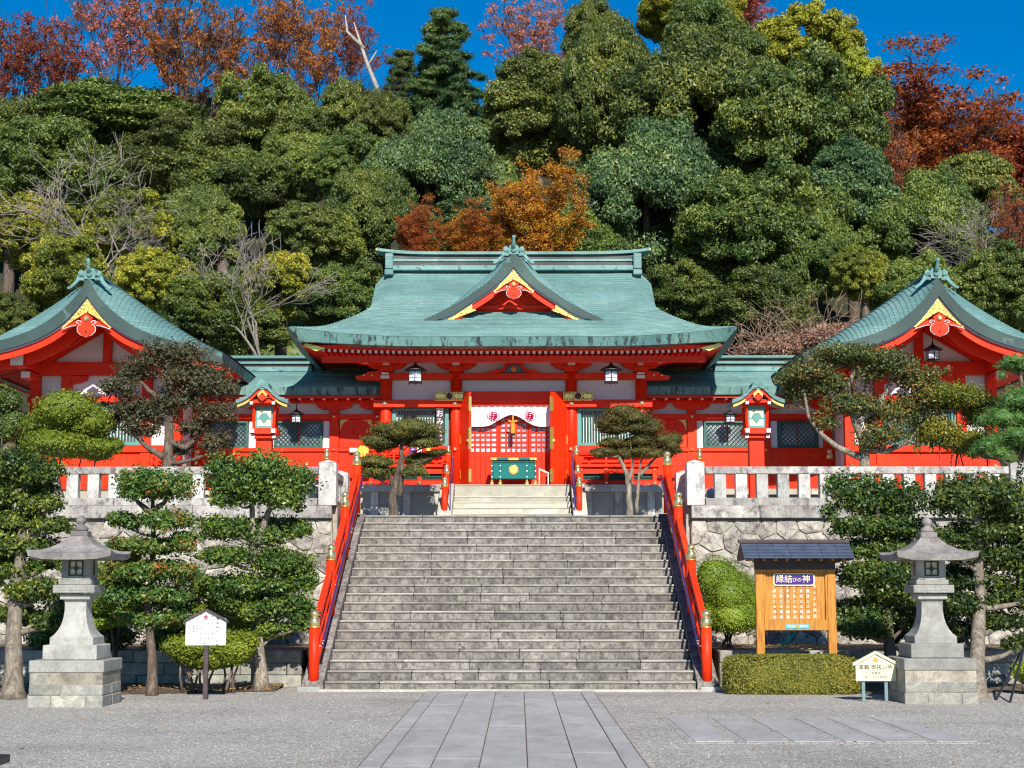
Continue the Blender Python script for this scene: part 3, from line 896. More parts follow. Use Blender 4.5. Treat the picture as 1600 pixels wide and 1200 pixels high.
# beams: outer bays
for s in (-1, 1):
    redbox(hall, 'tie_beam', s * 1.2, s * 3.22, YC - .22, YC - .06, 5.76, 5.935)
    redbox(hall, 'window_sill', s * 1.46, s * 2.83, YC - .16, YC + .1, 4.70, 4.88)
    redbox(hall, 'lower_panel', s * 1.46, s * 2.83, YC - .05, YC + .1, ZP, 4.70)
    for x in (1.335, 2.96):
        MB().boss(s * x + (.02 if s > 0 else 0), YC - .222, 5.85, .062).build('gilt_boss', BRASS, hall)
        MB().boss(s * x, YC - .15, 4.79, .05).build('gilt_boss', BRASS, hall)
    # green slatted window
    wf = MB()
    x0, x1 = 1.49, 2.80
    wf.box(s * x0, s * (x0 + .09), YC - .02, YC + .1, 4.885, 5.755, 0, .005).box(s * (x1 - .09), s * x1, YC - .02, YC + .1, 4.885, 5.755, 0, .005)
    wf.box(s * (x0 + .091), s * (x1 - .091), YC - .02, YC + .1, 4.885, 4.95, 0, .005).box(s * (x0 + .091), s * (x1 - .091), YC - .02, YC + .1, 5.69, 5.755, 0, .005)
    wn_ = wf.build('slatted_window', PALETEAL, hall)
    MB().box(s * (x0 + .09), s * (x1 - .09), YC + .09, YC + .12, 4.95, 5.69).build('backing', WHITE, wn_)
    k = 0; x = x0 + .125
    while x < x1 - .12:
        MB().lathe([(.021, 0), (.021, .74)], (s * x, YC + .045, 4.95), 6).build('slat', GREEN, wn_); x += .0640
# beams across the top
redbox(hall, 'tie_beam', -3.05, 3.08, YC - .1, YC + .08, 6.42, 6.57)
redbox(hall, 'head_beam', -3.3, 3.33, YC - .12, YC + .12, 6.86, 7.0)
for s in (-1, 1):
    # beam noses beyond the corner columns
    m = MB().prism([(s * 3.06, 6.40), (s * 3.62, 6.42), (s * 3.66, 6.50), (s * 3.45, 6.53), (s * 3.38, 6.60), (s * 3.06, 6.62)], YC - .1, YC + .08)
    m.build('beam_nose', RED, hall)
    for dx in (3.27, 3.46): MB().boss(s * dx, YC - .102, 6.52, .026).build('pale_boss', WHITE, hall)
    MB().box(s * 2.96 - .10, s * 2.96 + .10, YC - .24, YC - .15, 6.43, 6.50, 0, .005).box(s * 2.96 - .085, s * 2.96 + .085, YC - .24, YC - .15, 6.52, 6.57, 0, .005).build('pale_block', WHITE, hall)
    m = MB().prism([(s * 3.0, 6.70), (s * 3.5, 6.72), (s * 3.95, 6.86), (s * 3.95, 6.95), (s * 3.0, 6.95)], YC - .55, YC - .4)
    m.build('corner_bracket', RED, hall)
    for dx, dz in ((3.38, 6.73), (3.62, 6.84), (3.8, 6.93)): MB().box(s * dx - .06, s * dx + .06, YC - .6, YC - .551, dz, dz + .06).build('pale_block', WHITE, hall)
def bracket(par, x, y, z0, z1, w, th=.16, name='bracket_arm'):
    """boat-shaped bracket arm with curved underside"""
    pl = [(x - w, z1), (x - w, z1 - (z1 - z0) * .55)]
    for k in range(5):
        t = k / 4; pl.append((x - w + (w - .16) * t * .8, z1 - (z1 - z0) * (.55 + .45 * math.sin(t * math.pi / 2))))
    pl.append((x - .15, z0)); 
    pl += [(2 * x - p[0], p[1]) for p in reversed(pl)]
    MB().prism(pl, y - th / 2, y + th / 2).build(name, RED, par)
for x in (-2.945, -1.315, 1.355, 2.98):
    redbox(hall, 'capital_block', x - .17, x + .17, YC - .18, YC + .1, 6.60, 6.72)
    bracket(hall, x, YC - .06, 6.66, 6.90, .47)
    MB().box(x - .085, x + .085, YC - .36, YC - .1, 6.74, 6.80, 0, .004).box(x - .085, x + .085, YC - .36, YC - .1, 6.84, 6.90, 0, .004).build('pale_block', WHITE, hall)
    redbox(hall, 'bracket_nose', x - .11, x + .11, YC - .42, YC - .12, 6.90, 7.0)
    for q in (-.34, .34):
        redbox(hall, 'bearing_block', x + q - .08, x + q + .08, YC - .16, YC + .04, 6.78, 6.87)
# frog-leg strut over the entrance
def leg_pts(s):
    up = [(0, .30), (.10, .30), (.17, .25), (.24, .13), (.32, .07), (.40, .09), (.47, .05), (.57, .04), (.60, .0), (.40, .0), (.30, .015), (.22, .05), (.14, .17), (.07, .21), (0, .22)]
    return [(.02 + s * a, 6.57 + b) for a, b in up]
ks = MB().prism(leg_pts(1), YC - .12, YC - .02).prism(leg_pts(-1)[::-1], YC - .12, YC - .02).build('frog_leg_strut', RED, hall)
MB().prism([(-.20, 6.585), (.24, 6.585), (.14, 6.73), (.06, 6.78), (-.02, 6.78), (-.10, 6.73)], YC - .06, YC + .0).build('carved_panel', BLUEP, ks)
MB().boss(.02, YC - .062, 6.67, .075).build('carved_flower', ORANGE, ks)
# entrance lintel with gilt ends
MB().prism([(-1.17, 5.885), (1.21, 5.885), (1.30, 6.0), (1.21, 6.115), (-1.17, 6.115), (-1.26, 6.0)], YC - .30, YC - .12).build('entrance_lintel', RED, hall)
redbox(hall, 'lintel_rail', -1.18, 1.22, YC - .2, YC - .05, 5.78, 5.88)
for s in (-1, 1):
    x0, x1 = (-1.80, -1.12) if s < 0 else (1.16, 1.84)
    fr = MB().box(x0, x1, YC - .33, YC - .305, 5.90, 6.10, 0, .004).build('gilt_lintel_end', GOLDP, hall)
    cx = (x0 + x1) / 2
    MB().boss(cx, YC - .332, 6.0, .075).build('gilt_rosette', DARKWOOD, fr)
    for q in (-.26, -.17, .17, .26):
        MB().lathe([(.05, 0), (.05, .004), (.035, .004)], (cx + q, YC - .331, 6.0), 10, 0, 'y').build('gilt_scroll', GOLD, fr)
    m = MB()
    for k in range(12):
        xx = x0 + .03 + k * .055
        m.box(xx, xx + .02, YC - .335, YC - .331, 5.91 + (k % 3) * .01, 5.935 + (k % 3) * .01).box(xx, xx + .02, YC - .335, YC - .331, 6.06, 6.085)
    m.build('engraving', DARKWOOD, fr)['kind'] = 'stuff'
    # open door leaf
    hx, hy = (s * 1.215 + .02, YC - .16)
    fx, fy = (-.975, 36.25) if s < 0 else (.875, 36.25)
    d = Vector((fx - hx, fy - hy, 0)); L = d.length; d.normalize(); nrm = Vector((-d.y, d.x, 0)) * .025
    def leafbox(t0, t1, z0, z1, mat, nm, par, k=1.0):
        a = Vector((hx, hy, 0)) + d * t0; b = Vector((hx, hy, 0)) + d * t1
        v = []
        for z in (z0, z1):
            for p, q in ((a, 1), (b, 1), (b, -1), (a, -1)):
                w_ = p + nrm * q * k; v.append((w_.x, w_.y, z))
        return MB().add(v, [(0, 3, 2, 1), (4, 5, 6, 7), (0, 1, 5, 4), (1, 2, 6, 5), (2, 3, 7, 6), (3, 0, 4, 7)]).build(nm, mat, par)
    leaf = leafbox(0, L, ZP + .01, 6.06, RED, 'door_leaf', hall)
    for z in (4.1, 4.9, 5.8):
        leafbox(-.02, .05, z, z + .2, GOLD, 'hinge', leaf, 1.2)
    for z0, z1 in ((4.0, 4.3), (4.75, 5.25), (5.62, 5.95)):
        leafbox(L - .05, L + .012, z0, z1, GOLD, 'edge_plate', leaf, 1.25)
    hp = Vector((hx, hy, 0)) + d * (L - .09)
    MB().lathe([(.045, 0), (.045, .01), (.02, .03), (.03, .05)], (hp.x, hp.y - .03, 4.95), 8, 0, 'y').build('handle', GOLD, leaf)
    # hanging column plates beside the doors
    redbox(hall, 'door_jamb', s * 1.17 + .02, s * 1.26 + .02, YC - .13, YC + .12, ZP, 5.8)

# lattice doors
for k, (x0, x1) in enumerate(((-1.05, -.33), (-.33, .37), (.37, 1.07))):
    yy = YC - .05 + (.06 if k == 1 else 0)
    fr = MB()
    fr.box(x0, x0 + .055, yy, yy + .05, ZP, 5.82, 0, .004).box(x1 - .055, x1, yy, yy + .05, ZP, 5.82, 0, .004)
    fr.box(x0 + .056, x1 - .056, yy, yy + .05, 4.62, 4.74, 0, .004).box(x0 + .056, x1 - .056, yy, yy + .05, ZP, 4.0, 0, .004).box(x0 + .056, x1 - .056, yy, yy + .05, 5.76, 5.82)
    door = fr.build('lattice_door', RED, hall)
    MB().box(x0 + .05, x1 - .05, yy + .035, yy + .045, 4.74, 5.76).build('pane', GLASS, door)
    n = 5; p = (x1 - x0 - .11) / n
    for i in range(1, n):
        MB().box(x0 + .055 + i * p - .019, x0 + .055 + i * p + .019, yy + .004, yy + .03, 4.74, 5.76).build('lattice_bar', RED, door)
    for i in range(1, 9):
        MB().box(x0 + .056, x1 - .056, yy + .008, yy + .034, 4.74 + i * .114 - .017, 4.74 + i * .114 + .017).build('lattice_bar', RED, door)
    for i in range(5):
        w_ = (x1 - x0 - .112) / 5
        MB().box(x0 + .056 + i * w_ + .002, x0 + .056 + (i + 1) * w_ - .002, yy + .01, yy + .04, 4.0, 4.62, 0, .005).build('panel_board', RED, door)

# veranda: skirt, louvres, railings
for s in (-1, 1):
    vy = 36.35
    redbox(hall, 'skirt_beam', s * 1.52, s * 3.30, vy - .05, vy + .1, ZP, ZP + .12)
    redbox(hall, 'skirt_beam', s * 1.52, s * 3.30, vy - .05, vy + .1, ZP + .27, ZP + .42)
    for i, x in enumerate((1.55, 2.12, 2.70, 3.22)):
        redbox(hall, 'skirt_post', s * x - .05, s * x + .05, vy - .075, vy + .08, ZP, ZP + .42)
        MB().boss(s * x, vy - .077, ZP + .06, .042).build('gilt_boss', BRASS, hall)
        MB().boss(s * x, vy - .077, ZP + .35, .025).build('gilt_boss', BRASS, hall)
    for a, b in ((1.60, 2.07), (2.17, 2.65), (2.75, 3.17)):
        lv = MB().box(s * a, s * b, vy + .04, vy + .06, ZP + .12, ZP + .27).build('louvre_vent', BLACK, hall)
        for q in range(4):
            z = ZP + .135 + q * .036
            MB().add([(s * a, vy + .04, z + .02), (s * b, vy + .04, z + .02), (s * b, vy, z), (s * a, vy, z), (s * a, vy + .04, z + .028), (s * b, vy + .04, z + .028), (s * b, vy, z + .008), (s * a, vy, z + .008)],
                     [(0, 1, 2, 3), (7, 6, 5, 4), (3, 2, 6, 7)]).build('louvre', GREEN, lv)
    redbox(hall, 'veranda_floor', s * 1.5, s * 3.34, vy - .12, YC, ZP + .42, ZP + .49)
    redbox(hall, 'veranda_bench', s * 1.62, s * 2.9, vy + .02, vy + .34, ZP + .62, ZP + .68)
    for x in (1.75, 2.75): redbox(hall, 'bench_leg', s * x - .03, s * x + .03, vy + .05, vy + .3, ZP + .49, ZP + .62)

# hall roof --------------------------------------------------------
ZR = curve_fn([(35.0, 7.12), (36.0, 7.38), (37.1, 7.86), (37.8, 8.22), (38.6, 8.80), (39.6, 9.56)])
YE, YRG = 35.0, 39.6
XG, XE = 3.46, 5.01
def upturn(x): return .24 * (max(0, abs(x) - 2.0) / 3.06) ** 2
def xedge(y):
    if y >= 37.8: return XG + .05 * (1 - min(1, (y - 37.8) / 1.8))
    t = (37.8 - y) / 2.8
    return XG + (XE - XG) * t ** 1.12
def roofz(x, y):
    z = ZR(y) + upturn(x)
    k = smoothstep((y - 37.6) / 1.2)
    z -= k * .42 * (max(0, abs(x) - 2.85) / .62) ** 2
    return z
roof = MB()
NC = 44
rows = []
us = lin(-1, 1, 61)
for back in (0, 1):
    rows = []
    for i in range(NC):
        for e in (0, 1):
            y = YE + (YRG - YE) * (i + e) / NC
            lip = .022 * (1 - e)
            xe = xedge(y)
            r_ = []
            for u in us:
                x = u * xe
                r_.append((x, y if not back else 2 * YRG - y, roofz(x, y) + lip))
            rows.append(r_ if not back else r_[::-1])
    roof.grid(rows)
# side skirts
for s in (-1, 1):
    rows = []
    NS = 16
    for i in range(NS + 1):
        t = 1 - i / NS
        yh = 37.8 - 2.8 * t; xe = xedge(yh)
        r_ = []
        for v in lin(0, 1, 25):
            y = yh + (2 * YRG - 2 * yh) * v
            w_ = abs(2 * v - 1) ** 5
            r_.append((s * xe, y, ZR(yh) + upturn(xe) * w_ + (1 - w_) * .02))
        rows.append(r_ if s > 0 else r_[::-1])
    roof.grid(rows)
rf = roof.build('copper_roof', COPPER, hall)
# eave fascia
def fascia_strip(pts_top, drop, inset, thick, name, par, mat=FASCIA):
    """pts_top: outer top edge; drop(i): height of the board; inset: vector leaned in at the foot"""
    m = MB(); top, bot, bt = [], [], []
    for i, p in enumerate(pts_top):
        dr = drop(i) if callable(drop) else drop
        iv = inset(i) if callable(inset) else inset
        top.append(p); bot.append((p[0] + iv[0], p[1] + iv[1], p[2] - dr)); bt.append((p[0] + iv[0] * 1 + thick[0], p[1] + iv[1] + thick[1], p[2] - dr))
    m.grid([top, bot, bt])
    return m.build(name, mat, par)
us2 = lin(-1, 1, 61)
fascia_strip([(u * XE, YE, roofz(u * XE, YE) + .016) for u in us2], lambda i: .20 + .12 * abs(us2[i]) ** 6, lambda i: (-.28 * us2[i] * abs(us2[i]) ** 8, .06 + .1 * abs(us2[i]) ** 8), (0, .42), 'eave_fascia', rf)
for s in (-1, 1):
    vs = lin(0, 1, 25)
    fascia_strip([(s * XE, YE + (2 * YRG - 2 * YE) * v, ZR(YE) + upturn(XE) * abs(2 * v - 1) ** 5 + .016) for v in vs], lambda i: .20 + .12 * abs(2 * vs[i] - 1) ** 6,
                 lambda i: (-s * .28, .16 * (1 - 2 * vs[i]) * abs(2 * vs[i] - 1) ** 8), (-s * .05, 0), 'eave_fascia', rf)
# soffit
so = MB()
so.add([(-4.72, 35.25, 6.99), (4.72, 35.25, 6.99), (3.0, 37.2, 7.02), (-3.0, 37.2, 7.02)], [(0, 1, 2, 3)])
for s in (-1, 1):
    so.add([(s * 4.72, 35.25, 6.99), (s * 4.72, 43.6, 7.03), (s * 3.0, 42, 7.0), (s * 3.0, 37.2, 7.02)], [(0, 1, 2, 3)])
so.build('eave_soffit', RED, hall)
eb = [(u * 4.56, 35.45, 6.99 + .10 * abs(u) ** 5) for u in us2]
MB().grid([eb, [(p[0], p[1] + .02, p[2] - .10) for p in eb], [(p[0], p[1] + .12, p[2] - .10) for p in eb]]).build('eave_board', RED, hall)
x = -4.28
NR = 66
for k in range(NR):
    x = -4.25 + 8.54 * k / (NR - 1)
    z = 6.90 + .07 * (abs(x) / 4.5) ** 5
    m = MB().box(x - .035, x + .035, 35.513, 36.9, z - .07, z, 0)
    m.box(x - .032, x + .032, 35.50, 35.512, z - .067, z - .003, 1)
    m.build('rafter', [RED, WHITE], hall)
for s in (-1, 1):
    m = MB().prism([(s * 4.38, 6.86), (s * 4.68, 6.99), (s * 4.62, 7.04), (s * 4.18, 6.93)], 35.30, 35.38)
    m.build('corner_plate', GOLD, hall)
    pass

MB().box(-4.30, 4.34, 35.62, 35.74, 6.66, 6.80, 0, .006).build('eave_purlin', RED, hall)

# gable closing walls and hall ridge
for s in (-1, 1):
    MB().prism([(37.9, 8.1), (39.6, 9.2), (41.3, 8.1)], s * 3.0, s * 3.05, 'x').build('gable_wall', RED, hall)
rg = MB()
rg.box(-3.12, 3.14, 39.28, 39.92, 9.50, 9.62, 0, .01)
rg.box(-3.08, 3.10, 39.36, 39.84, 9.62, 9.72, 1).box(-3.1, 3.12, 39.33, 39.87, 9.735, 9.79, 0).box(-3.08, 3.10, 39.38, 39.82, 9.79, 9.90, 1)
pts = []
for u in lin(-1, 1, 31):
    pts.append((u * 3.42, 39.6, 9.95 + .10 * abs(u) ** 7))
m = MB()
top = [[(p[0], 39.6 + q, p[2] + w_) for p in pts] for q, w_ in ((.30, -.045), (.30, .03), (-.30, .03), (-.30, -.045))]
m.grid(top); m.grid([top[3], top[0]])
ridge = rg.build('main_ridge', [ORN, RIDGED], hall)
m.build('ridge_cap', COPPER, ridge)
for s in (-1, 1):
    MB().box(s * 3.0, s * 3.20, 39.2, 39.99, 9.52, 9.92, 0, .02).box(s * 2.99, s * 3.21, 39.16, 40, 9.36, 9.50, 0, .02).build('ridge_end_block', COPPER, ridge)
    MB().box(s * 3.40, s * 3.46, 39.4, 39.8, 10.02, 10.09, 0, .01).build('gilt_tip', GOLD, ridge)

# ------------------------------------------------------------------ front gables (dormer and pavilions share this)
def oni(par, x, y, z, sc=1.0):
    """ridge-end ornament: crested block, scrolls, trailing fins and an upswept horn"""
    o = MB()
    o.prism([(x + a * sc, z + b * sc) for a, b in ((-.15, -.02), (.15, -.02), (.17, .12), (.13, .24), (.05, .30), (-.05, .30), (-.13, .24), (-.17, .12))], y - .06 * sc, y + .1)
    fi = o.build('ridge_ornament', ORN, par)
    MB().lathe([(.08 * sc, 0), (.08 * sc, .03), (.05 * sc, .045)], (x, y - .06 * sc, z + .11 * sc), 10, 0, 'y').build('ornament_disc', COPPER, fi)
    MB().path([(x, y + .02, z + .16 * sc), (x - .01, y - .12 * sc, z + .20 * sc), (x, y - .2 * sc, z + .30 * sc), (x, y - .24 * sc, z + .44 * sc), (x, y - .29 * sc, z + .50 * sc)], [.065 * sc, .065 * sc, .055 * sc, .05 * sc, .055 * sc], 9).build('ornament_horn', ORN, fi, True)
    for s in (-1, 1):
        m = MB()
        m.lathe([(.085 * sc, 0), (.085 * sc, .05), (.05 * sc, .06)], (x + s * .24 * sc, y, z + .14 * sc), 12, 0, 'y')
        m.prism([(x + s * a * sc, z + b * sc) for a, b in ((.15, .0), (.33, .10), (.40, -.06), (.52, -.19), (.60, -.27), (.55, -.30), (.42, -.20), (.28, -.05), (.15, -.06))][::s], y - .03, y + .06)
        m.lathe([(.04 * sc, 0), (.04 * sc, .05)], (x + s * .58 * sc, y, z - .27 * sc), 8, 0, 'y')
        m.build('ornament_scroll', ORN, fi)
    return fi
def gegyo(par, x, y, z, sc=1.0, gold_drop=.52, gold_w=.62):
    """gilt openwork chevron with a heart-shaped pendant"""
    gp = [(0, .0), (.12, -.10), (.30, -.27), (.47, -.38), (.62, -.46), (.60, -.50), (.50, -.46), (.44, -.40)]
    pts = [(0, .04), (.18, -.13), (.36, -.29), (.52, -.38), (.56, -.42), (.47, -.42), (.43, -.46), (.50, -.54), (.60, -.63), (.56, -.66), (.30, -.46), (0, -.275)]
    for s in (-1, 1):
        pl = [(x + s * a * sc, z + b * sc) for a, b in pts]
        MB().prism(pl if s > 0 else pl[::-1], y - .03, y).build('gilt_chevron', GOLDP, par)
        m = MB()
        for a, b, r_ in ((.14, -.19, .03), (.27, -.28, .035), (.38, -.37, .03), (.20, -.30, .022), (.31, -.36, .02), (.08, -.1, .025)):
            m.lathe([(r_ * sc, 0), (r_ * sc * .5, .006)], (x + s * a * sc, y - .031, z + b * sc), 8, 0, 'y')
        m.build('gilt_rosette', GOLD, par)['kind'] = 'stuff'
    hp = [(0, -.31), (.15, -.42), (.10, -.52), (.12, -.575), (.175, -.60), (.21, -.67), (.20, -.75), (.13, -.82), (.05, -.865), (0, -.87)]
    pl = [(x + a * sc, z + b * sc) for a, b in hp]
    pl2 = [(x - a * sc, z + b * sc) for a, b in hp[1:-1]][::-1]
    pend = MB().prism(pl + pl2, y - .075, y - .035).build('heart_pendant', RED, par)
    for s in (-1, 1):
        w_ = [(.10, -.47), (.17, -.49), (.25, -.50), (.31, -.535), (.43, -.59), (.58, -.69), (.42, -.655), (.27, -.61), (.20, -.60), (.14, -.56)]
        pl = [(x + s * a * sc, z + b * sc) for a, b in w_]
        MB().prism(pl if s > 0 else pl[::-1], y - .07, y - .04).build('cloud_wing', [RED], pend)
        out = [(.11, -.54), (.14, -.50), (.20, -.49), (.235, -.52), (.22, -.555), (.18, -.55)]
        MB().path([(x + s * a * sc, y - .078, z + b * sc) for a, b in out], .010 * sc, 4).path([(x + s * a * sc, y - .078, z + b * sc) for a, b in ((.24, -.61), (.34, -.62), (.44, -.655), (.58, -.695))], .009 * sc, 4).build('white_outline', WHITE, pend)
    MB().path([(x + a * sc, y - .06, z + b * sc) for a, b in ((.12, -.575), (.18, -.595), (.215, -.67), (.205, -.755), (.135, -.825), (0, -.875), (-.135, -.825), (-.205, -.755), (-.215, -.67), (-.18, -.595), (-.12, -.575))], .012 * sc, 4).build('white_outline', WHITE, pend)
    MB().lathe([(.07 * sc, 0), (.07 * sc, .02), (.04 * sc, .05)], (x, y - .076, z - .44 * sc), 6, 0, 'y').build('gilt_boss', BRASS, pend)
    MB().lathe([(.025 * sc, 0), (.02 * sc, .012)], (x, y - .076, z - .76 * sc), 8, 0, 'y').build('dark_stud', BLACK, pend)

def gable_roof(par, cx, YV, YB, zs, zt, zb, dmax, curl, ncourse, ridge_top, oni_s, eave_drop=.24, side_eaves=True):
    ds = lin(0, dmax, 26)
    r_ = MB()
    for s in (-1, 1):
        rows = []
        ysl = [YV + curl * q for q in (0, .06, .14, .24, .36, .5, .7, 1.0)] + lin(YV + curl + .5, YB, 4)
        for i in range(ncourse):
            for e in (0, 1):
                d = dmax - dmax * (i + e) / ncourse
                lip = .02 * (1 - e)
                row = []
                for y in ysl:
                    t = min(1, (y - YV) / curl)
                    z = zs(d) - (zs(d) - zt(d)) * (1 - t) ** 2.2 + lip
                    row.append((cx + s * d, y, z))
                rows.append(row if s < 0 else row[::-1])
        r_.grid(rows)
    ro = r_.build('copper_roof', COPPERP, par)
    for s in (-1, 1):
        # broad verge board following the curve
        f = [[(cx + s * d, YV, zt(d) + .012) for d in ds], [(cx + s * d, YV - .015, zb(d)) for d in ds], [(cx + s * d, YV + .16, zb(d) + .01) for d in ds]]
        if s < 0: f = [q[::-1] for q in f]
        MB().grid(f).build('verge_strip', STRIP, ro)
        # pale fillet and red barge board below
        f = [[(cx + s * d, YV + .045, zb(d) + .01) for d in ds], [(cx + s * d, YV + .045, zb(d) - .035) for d in ds], [(cx + s * d, YV + .2, zb(d) - .035) for d in ds]]
        if s < 0: f = [q[::-1] for q in f]
        MB().grid(f).build('pale_fillet', BLUEW, ro)
        bw = lambda d: .13 + .06 * (1 - d / dmax)
        f = [[(cx + s * d, YV + .10, zb(d) - .02) for d in ds], [(cx + s * d, YV + .10, zb(d) - .035 - bw(d)) for d in ds], [(cx + s * d, YV + .16, zb(d) - .035 - bw(d)) for d in ds], [(cx + s * d, YV + .16, zb(d) - .03) for d in ds]]
        if s < 0: f = [q[::-1] for q in f]
        MB().grid(f).build('barge_board', RED, ro)
        bw2 = lambda d: bw(d) + .13
        f = [[(cx + s * d, YV + .60, zb(d) - .05) for d in ds], [(cx + s * d, YV + .60, zb(d) - .035 - bw2(d)) for d in ds], [(cx + s * d, YV + .68, zb(d) - .035 - bw2(d)) for d in ds]]
        if s < 0: f = [q[::-1] for q in f]
        MB().grid(f).build('barge_board', RED, ro)
    # ridge
    z0 = zs(0)
    rb = MB().box(cx - .13, cx + .13, YV + .22, YB, z0 - .06, ridge_top - .12, 0).box(cx - .15, cx + .15, YV + .18, YB + .1, ridge_top - .11, ridge_top - .06, 1)
    rb.box(cx - .10, cx + .10, YV + .2, YB, ridge_top - .06, ridge_top, 1, .01).build('ridge', [RIDGED, ORN], ro)
    return ro
BLUEW = simple('blue_grey_fillet', (0.50, 0.50, 0.62), 0.7, 0, 0.05, 3)

# dormer on the hall roof
DC = 0.02; YD = 37.05
dzs = curve_fn([(0, 9.50), (.3, 9.42), (.5, 9.18), (.75, 8.97), (1.0, 8.76), (1.25, 8.52), (1.6, 8.22), (2.1, 7.86)])
dzt = curve_fn([(0, 9.42), (.1, 9.37), (.32, 9.08), (.56, 8.80), (.93, 8.52), (1.3, 8.27), (1.7, 8.05), (2.1, 7.86)])
dzb = curve_fn([(0, 9.12), (.19, 8.89), (.56, 8.57), (.93, 8.32), (1.2, 8.14), (1.5, 7.96), (2.1, 7.78)])
gable_roof(hall, DC, YD, 39.5, dzs, dzt, dzb, 2.1, .9, 24, 9.66, 1.0)
oni(hall, DC, YD + .12, 9.46, .78)
gegyo(hall, DC, YD + .08, 9.06, .80)
MB().prism([(-1.55, 7.85), (1.6, 7.85), (DC + .9, 8.34), (DC, 8.95), (DC - .9, 8.34)], YD + .62, YD + .7).build('dormer_wall', RED, hall)
MB().box(-1.15, 1.19, YD + .5, YD + .6, 8.20, 8.30, 0, .005).build('dormer_beam', RED, hall)
for s in (-1, 1):
    pl = [(DC + s * a, b) for a, b in ((.98, 8.24), (1.10, 8.20), (1.25, 8.10), (1.62, 7.86), (1.50, 7.84), (1.20, 7.98), (.88, 8.10), (.98, 8.14))]
    MB().prism(pl[::s], YD + .06, YD + .09).build('gilt_verge_plate', GOLDP, hall)

# noren curtain -----------------------------------------------------
noren = thing('door_curtain', 'white split curtain printed with two crimson octagon crests above the doors', 'curtain', (-.03, 36.75, 5.3))
for s in (-1, 1):
    rows = []
    for j in range(13):
        v = j / 12; r_ = []
        for u in lin(0, 1, 26):
            x = -.03 + s * u * .93
            zb = 5.31 + .27 * (1 - smoothstep(u / .72)) ** 1.15
            z = 5.80 + (zb - 5.80) * v
            y = 36.73 + .022 * math.sin(u * 17 + s) * v + .018 * math.sin(u * 41 + v * 3) * (1 - v * .4) * .6 - .03 * v
            r_.append((x, y, z))
        rows.append(r_ if s > 0 else r_[::-1])
    MB().grid(rows).build('cloth_half', CLOTH, noren, True)
    cx, cz, y = -.03 + s * .42, 5.555, 36.655
    cr = MB()
    for i in range(8):
        a, b = math.radians(22.5 + 45 * i), math.radians(67.5 + 45 * i)
        p = [(cx + r_ * math.cos(t), cz + r_ * math.sin(t)) for r_, t in ((.145, a), (.145, b), (.133, b), (.133, a))]
        cr.prism(p, y, y + .002)
    for i in range(20):
        a, b = math.radians(18 * i), math.radians(18 * i + 18)
        p = [(cx + r_ * math.cos(t), cz + r_ * math.sin(t)) for r_, t in ((.095, a), (.095, b), (.078, b), (.078, a))]
        cr.prism(p, y, y + .002)
    for x0, x1, z0, z1 in ((-.045, -.020, -.075, .065), (-.02, .075, .012, .034), (-.075, .05, -.03, -.008), (.022, .05, -.07, .05), (.05, .078, -.045, .012), (-.02, .0, .034, .075), (.0, .022, -.08, -.03)):
        cr.box(cx + x0, cx + x1, y, y + .002, cz + z0, cz + z1)
    cr.build('crest', CRIMSON, noren)
MB().path([(-1.0, 36.75, 5.81), (.93, 36.75, 5.81)], .014, 6).build('curtain_rod', DARKWOOD, noren)
# tassel
tas = thing('orange_tassel', 'orange cord tassel hanging at the parting of the white door curtain', 'tassel', (.0, 36.6, 5.1))
MB().path([(.0, 36.6, 5.56), (.0, 36.6, 5.42)], .02, 6).path([(-.10, 36.6, 5.43), (0, 36.58, 5.40), (.10, 36.6, 5.43)], .022, 6).build('cord_knot', ORANGE, tas)
MB().lathe([(.025, .30), (.05, .28), (.055, .10), (.05, .04)], (.0, 36.6, 5.09), 10).build('tassel_body', ORANGE, tas)
MB().lathe([(.056, .05), (.05, 0)], (.0, 36.6, 5.09), 10).build('tassel_end', BLACK, tas)

# offering box
ob = thing('offering_box', 'teal offering box with a gold medallion in front of the lattice doors', 'offering box', (.02, 36.15, ZP))
MB().box(-.45, .49, 35.98, 36.36, ZP + .13, ZP + .50, 0, .015).build('body', TEAL, ob)
MB().box(-.47, .51, 35.96, 36.38, ZP + .50, ZP + .53, 0, .006).build('rim', TEAL, ob)
for k, (a, b, mt) in enumerate(((-.50, -.36, GOLDP), (-.358, -.10, TEAL), (-.098, .13, GOLDP), (.132, .39, TEAL), (.392, .54, GOLDP))):
    MB().box(a, b, 35.94, 36.40, ZP + .555, ZP + .61, 0, .004).build('top_plate', mt, ob)
MB().box(-.46, .50, 35.99, 36.36, ZP + .53, ZP + .555).build('neck', DARKWOOD, ob)
for x in (-.47, -.28, .32, .51):
    m = MB().box(x - .02, x + .02, 35.955, 35.98, ZP + .10, ZP + .50, 0, .004)
    m.build('stile', TEAL, ob)
    MB().lathe([(.045, 0), (.045, .05), (.028, .075), (.028, .10)], (x, 35.98, ZP), 8).build('gilt_foot', GOLD, ob)
    for z in (.18, .31, .43): MB().lathe([(.017, 0), (.017, .01)], (x, 35.955, ZP + z), 8, 0, 'y').build('pale_stud', WHITE, ob)
MB().lathe([(.115, 0), (.115, .008), (.09, .02)], (.02, 35.98, ZP + .34), 8, 0, 'y').build('gold_medallion', GOLDP, ob)

